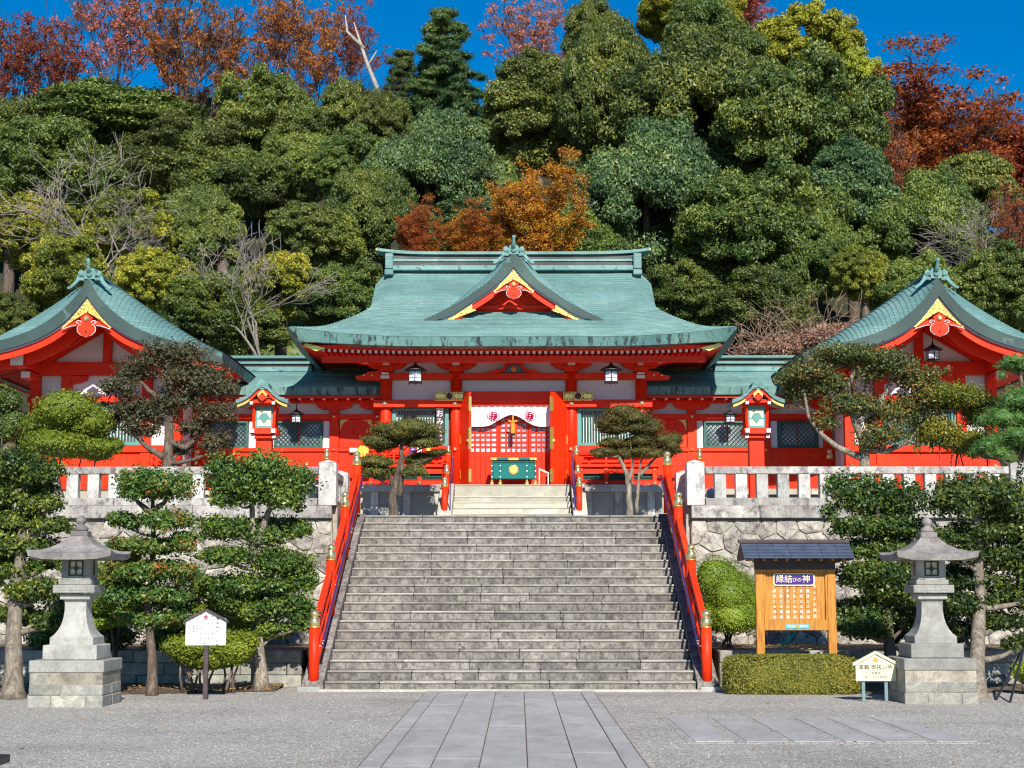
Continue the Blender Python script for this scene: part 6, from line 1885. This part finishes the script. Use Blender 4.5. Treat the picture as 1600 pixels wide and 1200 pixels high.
# --- tiered trees in front of the walls
pruned_tree('tiered_tree', 'tall dark glossy tiered tree at the left edge, behind the left stone lantern', 'tree', 24.5, (20, 1092),
    [(38, 732, 112, 52), (22, 768, 120, 40), (68, 790, 70, 30), (30, 812, 70, 30), (82, 820, 56, 28), (30, 850, 112, 40), (72, 878, 60, 26), (20, 890, 80, 32), (58, 922, 90, 36), (24, 962, 74, 30), (78, 972, 56, 26), (-20, 820, 80, 200)],
    [[(20, 1092), (22, 1010), (28, 920), (34, 840), (38, 740)]], L_CAM, PALEBARK, 42000, .068, .15, 'tiered trees along the retaining walls', seed=12, flat=.9, rnd=.95, lump=.25, shell=.34, core=.5)
pruned_tree('tiered_tree', 'tiered tree tipped with red berries, between left stone lantern and white sign', 'tree', 24.7, (236, 1087),
    [(238, 757, 116, 50), (192, 812, 60, 26), (262, 810, 86, 32), (232, 852, 104, 28), (284, 846, 50, 32), (196, 868, 50, 26), (232, 892, 150, 36), (284, 892, 44, 26), (222, 928, 120, 34), (272, 930, 50, 28), (238, 966, 110, 30), (190, 912, 52, 28)],
    [[(238, 1087), (236, 1020), (230, 940), (240, 860), (238, 770)], [(234, 800), (215, 785), (205, 770)], [(238, 800), (256, 786), (270, 765)]], L_BERRY, SHRUBBARK, 36000, .062, .085, 'tiered trees along the retaining walls', seed=13, flat=.9, rnd=.95, lump=.25, shell=.34, core=.5)
pruned_tree('tiered_tree', 'large tiered tree with a big rounded top, just left of the red stair railing', 'tree', 25.9, (410, 1079),
    [(404, 745, 150, 74), (372, 768, 90, 50), (440, 770, 80, 50), (350, 826, 66, 34), (420, 828, 104, 40), (468, 826, 40, 30), (352, 868, 76, 28), (440, 876, 92, 40), (398, 912, 110, 36), (466, 905, 56, 34), (384, 950, 90, 34), (446, 948, 84, 38), (426, 984, 66, 28), (472, 972, 40, 24)],
    [[(410, 1079), (404, 1010), (402, 930), (398, 850), (392, 770)], [(402, 850), (420, 800), (430, 770)]], L_CAM, PALEBARK, 50000, .066, .115, 'tiered trees along the retaining walls', seed=14, flat=.9, rnd=.95, lump=.25, shell=.34, core=.5)
pruned_tree('tiered_tree', 'tiered tree rising right behind the wooden notice board', 'tree', 25.9, (1397, 1079),
    [(1366, 774, 128, 60), (1336, 822, 70, 30), (1402, 822, 110, 34), (1362, 856, 124, 34), (1424, 862, 60, 30), (1382, 892, 120, 36), (1404, 924, 104, 36), (1362, 950, 104, 36), (1414, 966, 66, 36), (1340, 905, 50, 30), (1350, 980, 80, 30)],
    [[(1393, 1079), (1388, 1000), (1382, 920), (1374, 840), (1368, 780)]], L_CAMD, SHRUBBARK, 44000, .066, .11, 'tiered trees along the retaining walls', seed=15, flat=.9, rnd=.95, lump=.25, shell=.34, core=.5)
pruned_tree('tiered_tree', 'wide dark tiered tree behind and right of the right stone lantern', 'tree', 25.3, (1526, 1092),
    [(1522, 772, 146, 56), (1560, 796, 80, 40), (1486, 838, 70, 30), (1544, 832, 124, 38), (1556, 872, 116, 38), (1504, 868, 60, 30), (1520, 904, 110, 36), (1578, 930, 80, 38), (1508, 945, 76, 34), (1562, 968, 90, 28), (1506, 984, 54, 26), (1590, 1004, 50, 26), (1620, 860, 90, 220)],
    [[(1526, 1092), (1528, 1010), (1530, 930), (1526, 850), (1522, 790)]], L_CAMD, PALEBARK, 46000, .068, .14, 'tiered trees along the retaining walls', seed=16, flat=.9, rnd=.95, lump=.25, shell=.34, core=.5)
bush('low_bush', 'pair of rounded low bushes behind the white sign post', 'bush', 25.1, [(294, 1014, 86, 58, 0), (362, 1012, 84, 66, .05), (326, 1030, 60, 40, .1)], L_BUSH, 20000, .052, 0.02, seed=17, stems=12, by=25.1)
bush('dome_bush', 'dark clipped dome bush behind the big tiered tree at left', 'bush', 27.4, [(350, 925, 104, 70, 0), (350, 960, 110, 60, 0)], L_BUSH, 12000, .045, BED, seed=18, by=27.4)
bush('golden_bush', 'yellow-tinged bush between the left stone lantern and the berried tree', 'bush', 26.2, [(190, 892, 90, 60, 0), (180, 930, 110, 70, 0), (175, 965, 80, 40, 0)], L_BUSH, 13000, .055, 0.3, seed=19, by=26.2)
bush('clipped_ball', 'dense bright clipped ball bush between red railing and wooden notice board', 'bush', 28.0, [(1137, 922, 98, 104, 0), (1137, 950, 96, 80, 0)], L_BUSH, 26000, .032, BED, seed=20, by=28.0, lump=.02, shell=.06, rnd=.5)
bush('shade_bush', 'dark bush in the bed between the left edge tree and the berried tree', 'bush', 27.2, [(128, 955, 130, 110, 0), (160, 1000, 110, 60, 0), (80, 990, 80, 60, .2)], L_CAMD, 14000, .062, BED * .5, seed=23, by=27.2, core=.6, shell=.3, rnd=.9)
bush('shade_bush', 'dark bush in the bed behind the trunk of the berried tree', 'bush', 27.4, [(285, 955, 80, 90, 0), (262, 1000, 70, 50, 0)], L_CAMD, 9000, .062, BED, seed=24, by=27.4, core=.6, shell=.3, rnd=.9)
bush('shade_bush', 'dark bush in the bed behind the right stone lantern', 'bush', 27.6, [(1440, 955, 130, 110, 0), (1470, 990, 110, 50, 0), (1390, 985, 70, 50, 0)], L_CAMD, 14000, .062, BED, seed=25, by=27.6, core=.6, shell=.3, rnd=.9)
bush('corner_bush', 'small pale green bush at the bottom right edge', 'bush', 24.9, [(1606, 1050, 50, 36, 0)], L_BUSH, 3000, .05, 0.0, seed=21, by=24.9)
# clipped box hedge
x0, _ = W(1134, 1050, 25.0); x1, _ = W(1338, 1050, 25.0)
t = thing('box_hedge', 'low rectangular clipped hedge in front of the wooden notice board', 'hedge', ((x0 + x1) / 2, 25.0, 0))
hw = (x1 - x0) / 2
link_mesh('foliage', leaf_mesh('foliage', [(0, 0, .29, hw, .27, .30)], 34000, .030, L_HEDGE, 22, pw=7.0, core=.93, shell=.035, flat=1.0, lump=.03, up=.15, rnd=.6), t)
m = MB()
for k in range(9):
    xx = x0 + .1 + (x1 - x0 - .2) * k / 8; m.path([(xx, 25.0, -.02), (xx + .02, 25.0, .3)], .015, 4)
m.build('stems', SHRUBBARK, t)

# ------------------------------------------------------------------ trees of the hill
def clump_crown(seed, n, size, R=(4, 4, 3.5), nc=230, cr=(.45, .85), flatz=.8, core=.60, low=.3, aspect=.6, inner=.80, bumps=7, **kw):
    """a crown of many leaf clumps of unequal size on a lumpy body, with dark gaps between them"""
    r = np.random.default_rng(seed)
    bl = []
    bd = r.normal(size=(bumps, 3)); bd /= np.linalg.norm(bd, axis=1)[:, None]; bh = r.uniform(.05, .24, bumps)
    def body(d):
        return .80 + float(np.sum(bh * np.clip((bd @ d - .55) / .45, 0, 1)))
    for i in range(nc):
        d = r.normal(size=3); d /= np.linalg.norm(d)
        if d[2] < -low: d[2] *= -.3; d /= np.linalg.norm(d)
        q = body(d) * r.uniform(.80, 1.06); c_ = r.uniform(*cr)
        bl.append((d[0] * R[0] * q, d[1] * R[1] * q, d[2] * R[2] * q, c_, c_, c_ * flatz))
    for i in range(14):
        d = r.normal(size=3); d /= np.linalg.norm(d); q = body(d) * .55
        bl.append((d[0] * R[0] * q, d[1] * R[1] * q, d[2] * R[2] * q, R[0] * .34, R[1] * .34, R[2] * .34))
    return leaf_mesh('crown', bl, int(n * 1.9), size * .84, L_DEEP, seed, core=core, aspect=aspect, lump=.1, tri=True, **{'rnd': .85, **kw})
CROWN = {
    'dome0': clump_crown(31, 54000, .20),
    'dome1': clump_crown(32, 54000, .20, R=(3.8, 3.8, 3.6), nc=190, cr=(.5, 1.0), bumps=9),
    'dome2': clump_crown(33, 50000, .20, nc=300, cr=(.35, .7), bumps=6),
    'tall0': clump_crown(34, 52000, .20, R=(2.9, 2.9, 4.2), nc=220, cr=(.4, .8)),
    'flat0': clump_crown(35, 56000, .17, nc=300, cr=(.6, 1.1), flatz=.32, R=(4, 4, 3.3), flat=.4, bumps=4),
    'loose0': clump_crown(36, 34000, .24, nc=130, cr=(.4, .9), core=.4, shell=.3, rnd=.9),
}
def fir_mesh(seed):
    r = random.Random(seed); bl = []
    z = -3.4
    while z < 3.5:
        R = 3.0 * (1 - (z + 3.4) / 7.2) ** .8 + .25
        k = max(3, int(R * 3.2)); a0 = r.uniform(0, 6.28)
        for i in range(k):
            a = a0 + 2 * math.pi * i / k + r.uniform(-.25, .25); L = R * r.uniform(.6, 1.25)
            for q in (.45, .75, 1.0):
                bl.append((L * q * math.cos(a), L * q * math.sin(a), z - .12 * q * L + r.uniform(-.1, .1), .66 * (1.25 - q * .5), .66 * (1.25 - q * .5), .22))
        z += .45
    return leaf_mesh('crown', bl, 90000, .16, L_FIR, seed, tri=True, core=.6, aspect=.3, shell=.3, rnd=.6, flat=.7)
CROWN['fir0'] = fir_mesh(41)
def fit(mb, tips, uniform=False):
    """centre a grown skeleton on its tips and give it unit extents"""
    P = np.array([tuple(p) for p, _ in tips]); lo, hi = np.percentile(P, 2, axis=0), np.percentile(P, 98, axis=0)
    c = (lo + hi) / 2; w = max(hi[0] - lo[0], hi[1] - lo[1]); h_ = hi[2] - lo[2]
    k = 8.0 / w; kz = k if uniform else 8.0 / h_
    mb.v = [((v[0] - c[0]) * k, (v[1] - c[1]) * k, (v[2] - c[2]) * kz) for v in mb.v]
    return mb, [((p.x - c[0]) * k, (p.y - c[1]) * k, (p.z - c[2]) * kz) for p, _ in tips], min(v[2] for v in mb.v)
def maple(seed, n, dens=1.0, lean=0.0, size=.21, spread=.8, depth=5, rb=.55):
    r = random.Random(seed); mb = MB(); tips = []
    for k in range(4):
        grow(mb, r, (r.uniform(-.2, .2), r.uniform(-.2, .2), -4.5), (lean + r.uniform(-.5, .5), r.uniform(-.4, .4), 1), 2.6, .12, depth, tips, spread, 4, .03, (2, 3), .76, 4, .016)
    mb, T, low = fit(mb, tips)
    bl = [(p[0], p[1], p[2], rb, rb, rb * .7) for p in T if r.random() < dens and p[2] > -4.2]
    return mb, leaf_mesh('crown', bl, int(n * 1.7), size * .85, L_MAPLE, seed, tri=True, core=0, aspect=.65, shell=.6, rnd=1.2, flat=1.0, lump=0), low
MAP = [maple(51, 9000, .4, rb=.6), maple(52, 4500, .35, -.5, rb=.5), maple(53, 30000, .9, .2, rb=.65), maple(54, 9000, .38, -.2, rb=.5)]
TRM = MB()
TRM.path([(0, 0, -1), (.04, 0, .2), (-.03, .03, .6), (0, 0, 1)], [1.25, 1.0, .8, .5], 8)
trunk_me = TRM.mesh('trunk', SHRUBBARK, True)
maple_tr = [m_[0].mesh('branches', DARKBARK, False) for m_ in MAP]
def bare(seed, depth=6, spread=.62):
    r = random.Random(seed); mb = MB(); tips = []
    for k in range(3):
        grow(mb, r, (r.uniform(-.15, .15), r.uniform(-.15, .15), -3.5), (r.uniform(-.9, .9), r.uniform(-.4, .4), 1), 2.2, .075, depth, tips, spread, 5, .0, (2, 3), .78, 4, .010)
    mb, T, low = fit(mb, tips, True)
    return mb, low
_b = [bare(61, 5, .95), bare(64, 5, 1.2)]
BARE = [x[0].mesh('branches', GREYBARK) for x in _b]; BLOW = [x[1] for x in _b]

def set_mat(o, m):
    o.material_slots[0].link = 'OBJECT'; o.material_slots[0].material = m
def hill_tree(kind, mat, px, pyt, pyb, w, Y, label, group, rot=None, bark=None, thick=.20):
    xc, zc = W(px, (pyt + pyb) / 2, Y)
    m = Y / F * 1.0
    wid = w * m; hei = (pyb - pyt) * m * 1.02
    zg = hill_z(xc, Y)
    t = thing('hill_tree' if kind[:4] != 'bare' else 'bare_tree', label, 'tree', (xc, Y, zg), group)
    rot = vr.uniform(0, 6.28) if rot is None else rot
    if kind[:5] == 'maple':
        i = int(kind[5:])
        sc = (wid / 8.8, wid / 8.8, hei / 8.8)
        c = link_mesh('crown', MAP[i][1], t, (0, 0, zc - zg)); set_mat(c, mat)
        b = link_mesh('branches', maple_tr[i], t, (0, 0, zc - zg)); set_mat(b, bark or DARKBARK)
        for o in (c, b): o.scale = sc; o.rotation_euler.z = rot
        lo = zc - zg + (MAP[i][2] + .2) * sc[2]
        if lo > .3:
            k = link_mesh('trunk', trunk_me, t, (0, 0, lo / 2)); k.scale = (.16, .16, lo / 2 + .2); set_mat(k, bark or DARKBARK)
        return t
    if kind[:4] == 'bare':
        i = int(kind[4:]); sc = (wid / 8, wid / 8, wid / 8)
        b = link_mesh('branches', BARE[i], t, (0, 0, zc - zg)); b.scale = sc; b.rotation_euler.z = rot; set_mat(b, bark or GREYBARK)
        lo = zc - zg + (BLOW[i] + .2) * sc[2]
        if lo > .2:
            k = link_mesh('trunk', trunk_me, t, (0, 0, lo / 2)); k.scale = (.09, .09, lo / 2 + .2); set_mat(k, bark or GREYBARK)
        return t
    me = CROWN[kind]
    bw = 8.8 if kind != 'tall0' else 6.6
    bh = 7.6 if kind != 'tall0' else 9.2
    if kind == 'fir0': bw, bh = 6.4, 7.4
    c = link_mesh('crown', me, t, (0, 0, zc - zg)); c.scale = (wid / bw, wid / bw * .95, hei / bh); c.rotation_euler.z = rot; set_mat(c, mat)
    top = zc - zg + hei * (.1 if kind != 'fir0' else .46)
    k = link_mesh('trunk', trunk_me, t, (0, 0, top / 2 - .1)); k.scale = (thick, thick, top / 2 + .1); set_mat(k, bark or SHRUBBARK)
    return t
GB, GM, GS = 'maples along the hilltop', 'evergreens on the hillside', 'shrubby growth at the foot of the hill'
HT = [
 # skyline
 ('maple3', L_MAPLE, 35, 5, 215, 190, 80, 'orange maple on the hilltop at the top left corner', GB),
 ('maple1', L_PINK, 185, -50, 150, 210, 86, 'thin-leaved maple on the hilltop, second from the left, blue sky showing through', GB),
 ('maple3', L_MAPLE, 335, -30, 190, 220, 82, 'broad orange maple behind the great olive dome tree', GB),
 ('maple0', L_RED, 462, -30, 165, 170, 83, 'dark red maple above the pale green rounded tree', GB),
 ('maple1', L_RED, 545, 0, 150, 150, 86, 'small red maple beside the dead white trunk on the hilltop', GB),
 ('maple1', L_PINK, 835, -10, 130, 190, 84, 'sparse pink maple right of the dark fir on the skyline', GB),
 ('maple2', L_RED, 1435, 140, 350, 330, 72, 'big rust-red maple on the right skyline', GB),
 ('maple3', L_RED, 1500, 130, 300, 200, 71, 'thin rust-red maple filling the gap between the two big ones at right', GB),
 ('maple2', L_RED, 1585, 175, 350, 260, 70, 'rust-red maple at the right edge of the skyline', GB),
 ('maple1', L_RED, 1380, 150, 360, 150, 66, 'low red maple peeping between the great evergreen and the big rust-red maple', GB),
 ('maple2', L_PINK, 1130, -60, 40, 160, 86, 'pink maple twigs at the very top right of centre', GB),
 ('fir0', L_FIR, 692, 2, 250, 190, 74, 'dark layered fir standing up against the blue sky', GM),
 ('fir0', L_FIR, 628, 70, 260, 130, 76, 'smaller ragged fir just left of the tall dark fir', GM),
 ('dome1', L_DOME, 945, 0, 180, 130, 78, 'dark olive tree at the top edge between pink maple and yellow-green tree', GM),
 ('dome0', L_YELL, 1062, -40, 110, 170, 78, 'yellow-green tree at the top edge above the great evergreen', GM),
 ('dome2', L_YELL, 1235, 12, 220, 210, 74, 'yellow-green tree sloping down the right skyline', GM),
 ('dome2', L_YELL, 1330, 80, 240, 120, 70, 'lower yellow-green tree beside the rust-red maple', GM),
 ('dome1', L_DOME, 1120, 10, 180, 170, 72, 'dull green tree behind the top of the great evergreen', GM),
 ('loose0', L_DOME, 545, 110, 300, 140, 74, 'dark gappy evergreen under the dead white trunk', GM),
 # mid slope
 ('loose0', L_DOME, 600, 130, 290, 120, 70, 'gappy dark evergreen at the foot of the dead trunk', GM),
 ('flat0', L_DOME, 192, 118, 330, 350, 66, 'great olive-green dome tree on the left hillside', GM),
 ('dome1', L_DOME, 110, 200, 390, 230, 62, 'dark olive tree filling the slope under the left part of the great dome', GM),
 ('dome0', L_DOME, 270, 190, 380, 220, 63, 'dark olive tree filling the slope under the right part of the great dome', GM),
 ('dome2', L_DEEP, 540, 200, 360, 150, 60, 'deep green tree between the pale rounded trees and the blue-green one', GM),
 ('dome1', L_DOME, 20, 170, 380, 170, 64, 'dark tree at the left edge below the orange maple', GM),
 ('dome0', L_MID, 440, 118, 300, 170, 66, 'pale green rounded tree right of the great olive dome', GM),
 ('dome0', L_MID, 485, 205, 350, 150, 62, 'pale green tree just below the other pale rounded one', GM),
 ('dome1', L_BLUE, 668, 175, 410, 210, 58, 'blue-green rounded tree left of the orange maple behind the hall', GM),
 ('tall0', L_MID, 842, 60, 330, 190, 66, 'tall mid-green tree right of the dark fir', GM),
 ('dome0', L_DEEP, 940, 30, 330, 200, 64, 'deep green tree on the left shoulder of the great evergreen', GM),
 ('dome1', L_DEEP, 1085, 40, 330, 280, 62, 'topmost crown of the great dark evergreen mass right of centre', GM),
 ('dome0', L_DEEP, 1220, 85, 380, 270, 60, 'right-hand crown of the great dark evergreen mass', GM),
 ('dome1', L_BLUE, 1010, 190, 470, 250, 56, 'dark crown behind the hall roof, right of the orange maple', GM),
 ('dome0', L_DEEP, 1160, 260, 520, 270, 54, 'lower middle crown of the great dark evergreen mass', GM),
 ('tall0', L_BLUE, 1330, 195, 470, 170, 57, 'narrow dark evergreen left of the rust-red maples', GM),
 ('dome2', L_DEEP, 1270, 330, 520, 160, 53, 'dark round tree above the bare pinkish shrub', GM),
 ('dome1', L_DEEP, 900, 330, 480, 180, 54, 'dark tree low behind the right half of the hall roof', GM),
 ('dome0', L_DEEP, 590, 260, 450, 150, 56, 'dark green tree left of the blue-green rounded tree', GM),
 ('dome2', L_MID, 500, 320, 470, 180, 54, 'mid-green tree behind the left end of the hall roof', GM),
 ('dome0', L_DEEP, 530, 410, 560, 170, 50, 'dark shaded tree just beyond the left tip of the hall roof', GS),
 ('maple2', L_MIX, 835, 272, 430, 175, 50, 'orange and gold maple right above the hall ridge', 'autumn trees behind the hall'),
 ('maple2', L_MIX, 740, 335, 430, 110, 49.5, 'golden maple low behind the middle of the hall ridge', 'autumn trees behind the hall'),
 ('maple2', L_MIX, 655, 325, 420, 75, 49, 'small orange maple left of the gable horn', 'autumn trees behind the hall'),
 ('dome1', L_BLUE, 760, 330, 480, 260, 56, 'dark tree backing the orange maples', GM),
 # left lower slope
 ('dome2', L_OLIVE, 60, 300, 470, 190, 56, 'olive thicket tree at the left edge of the slope', GS),
 ('dome0', L_OLIVE, 200, 310, 460, 180, 54, 'olive-yellow tree left of the bare silver tree', GS),
 ('dome2', L_OLIVE, 255, 390, 530, 150, 50, 'yellow-green tree right behind the left pavilion ridge', GS),
 ('dome0', L_OLIVE, 110, 380, 540, 170, 50, 'olive tree behind the left pavilion finial', GS),
 ('dome0', L_MID, 318, 290, 480, 150, 55, 'green tree behind the bare silver tree', GS),
 ('dome1', L_DOME, 350, 210, 400, 220, 62, 'dark green tree below the olive dome, centre left', GM),
 ('dome1', L_DEEP, 350, 440, 590, 190, 49, 'dark tree filling the gap above the left corridor roof', GS),
 ('loose0', L_OLIVE, 440, 380, 530, 150, 50, 'loose yellow-green tree above the left corridor roof', GS),
 ('dome2', L_DOME, 20, 460, 600, 150, 49, 'dark tree behind the left pavilion roof edge', GS),
 # right lower slope
 ('dome1', L_DOME, 1440, 270, 480, 200, 56, 'dark olive tree under the rust-red maple', GS),
 ('loose0', L_MID, 1520, 225, 400, 170, 60, 'loose olive tree in front of the right skyline maples', GS),
 ('maple0', L_RED, 1595, 290, 450, 110, 54, 'rust-coloured small tree at the right edge, mid slope', GS),
 ('dome2', L_DEEP, 1560, 380, 560, 190, 50, 'dark green tree behind the right pavilion roof', GS),
 ('dome0', L_DEEP, 1420, 400, 550, 150, 51, 'dark green tree behind the right pavilion finial', GS),
 ('dome2', L_OLIVE, 1352, 385, 500, 110, 51, 'small yellowish tree left of the right pavilion finial', GS),
 ('dome0', L_DEEP, 1080, 420, 560, 170, 50, 'dark tree just beyond the right tip of the hall roof', GS),
 ('dome1', L_DEEP, 1190, 430, 580, 200, 49.5, 'dark tree above the right corridor roof', GS),
 # bare ones
 ('bare0', None, 395, 285, 560, 230, 47.5, 'bare silver-branched tree above the left corridor roof', 'leafless trees'),
 ('bare1', None, 110, 235, 400, 240, 52, 'bare grey tangled tree on the left slope', 'leafless trees'),
 ('bare1', None, 205, 310, 400, 120, 50.5, 'small bare grey tree left of the silver-branched one', 'leafless trees'),
 ('bare0', 'TAN', 1275, 465, 570, 230, 47, 'bare pinkish-brown shrub tree above the right corridor roof', 'leafless trees'),
 ('bare1', 'TAN', 1190, 495, 570, 140, 46.5, 'low bare brown shrub just right of the hall roof tip', 'leafless trees'),
 ('bare0', 'DARK', 600, 40, 250, 110, 73, 'leafless dark twigs between the dead trunk and the small fir', 'leafless trees'),
 ('bare1', None, 1500, 300, 430, 150, 53, 'bare pale twigs on the right slope', 'leafless trees'),
]
for k, t_ in enumerate(HT):
    kind, mat, px, a, b, w, Y, lab, grp = t_
    bark = TANBARK if mat == 'TAN' else DARKBARK if mat == 'DARK' else None
    if mat in ('TAN', 'DARK'): mat = None
    hill_tree(kind, mat, px, a, b, w, Y, lab, grp, bark=bark)
# brown-leaved shrub haze among the bare pinkish twigs
bush('brown_shrub', 'brown-leaved shrub under the bare pinkish tree at right', 'shrub', 46.6, [(1290, 530, 170, 60, 0), (1210, 548, 110, 40, 0)], L_BROWN, 12000, .11, ZT + .3, seed=70, core=0, shell=.6, rnd=1.2)
# bushy undergrowth clothing the slope between the trees
ub = []
ur = random.Random(5)
for yy in range(47, 90, 3):
    for k in range(int(15 + (yy - 46) * .18)):
        xx = ur.uniform(-.46, .46) * (yy + 6); y2 = yy + ur.uniform(-1.4, 1.4); rr_ = ur.uniform(1.2, 2.1)
        ub.append((xx, y2, hill_z(xx, y2) + rr_ * .15, rr_, rr_, rr_ * .8))
ug = link_mesh('hillside_undergrowth', leaf_mesh('hillside_undergrowth', ub, 150000, .22, L_DOME, 77, tri=True, core=.85, shell=.2, aspect=.6)); ug['kind'] = 'stuff'
# the dead white trunk on the hilltop
x0, z0 = W(592, 145, 72); x1, z1 = W(572, 95, 72); x2, z2 = W(553, 35, 72); x3, z3 = W(560, 60, 72)
dt = thing('dead_tree', 'dead white leaning trunk on the hilltop between red maple and fir', 'tree', (x0 + .6, 72, hill_z(x0, 72)))
m = MB()
m.path([(x0 + .8, 72, hill_z(x0, 72) - .3), (x0, 72, z0), (x1, 72, z1), (x2, 72, z2)], [.16, .12, .09, .03], 8)
m.path([(x1 - .1, 72, z1 + .6), (x1 - .9, 72, z1 + 1.4), (x1 - 1.0, 72, z1 + 2.2)], [.1, .07, .03], 5).path([(x1, 72, z1 - .4), (x1 + .5, 72, z1 + .5)], [.08, .02], 5)
m.build('trunk', BLEACHED, dt, True)
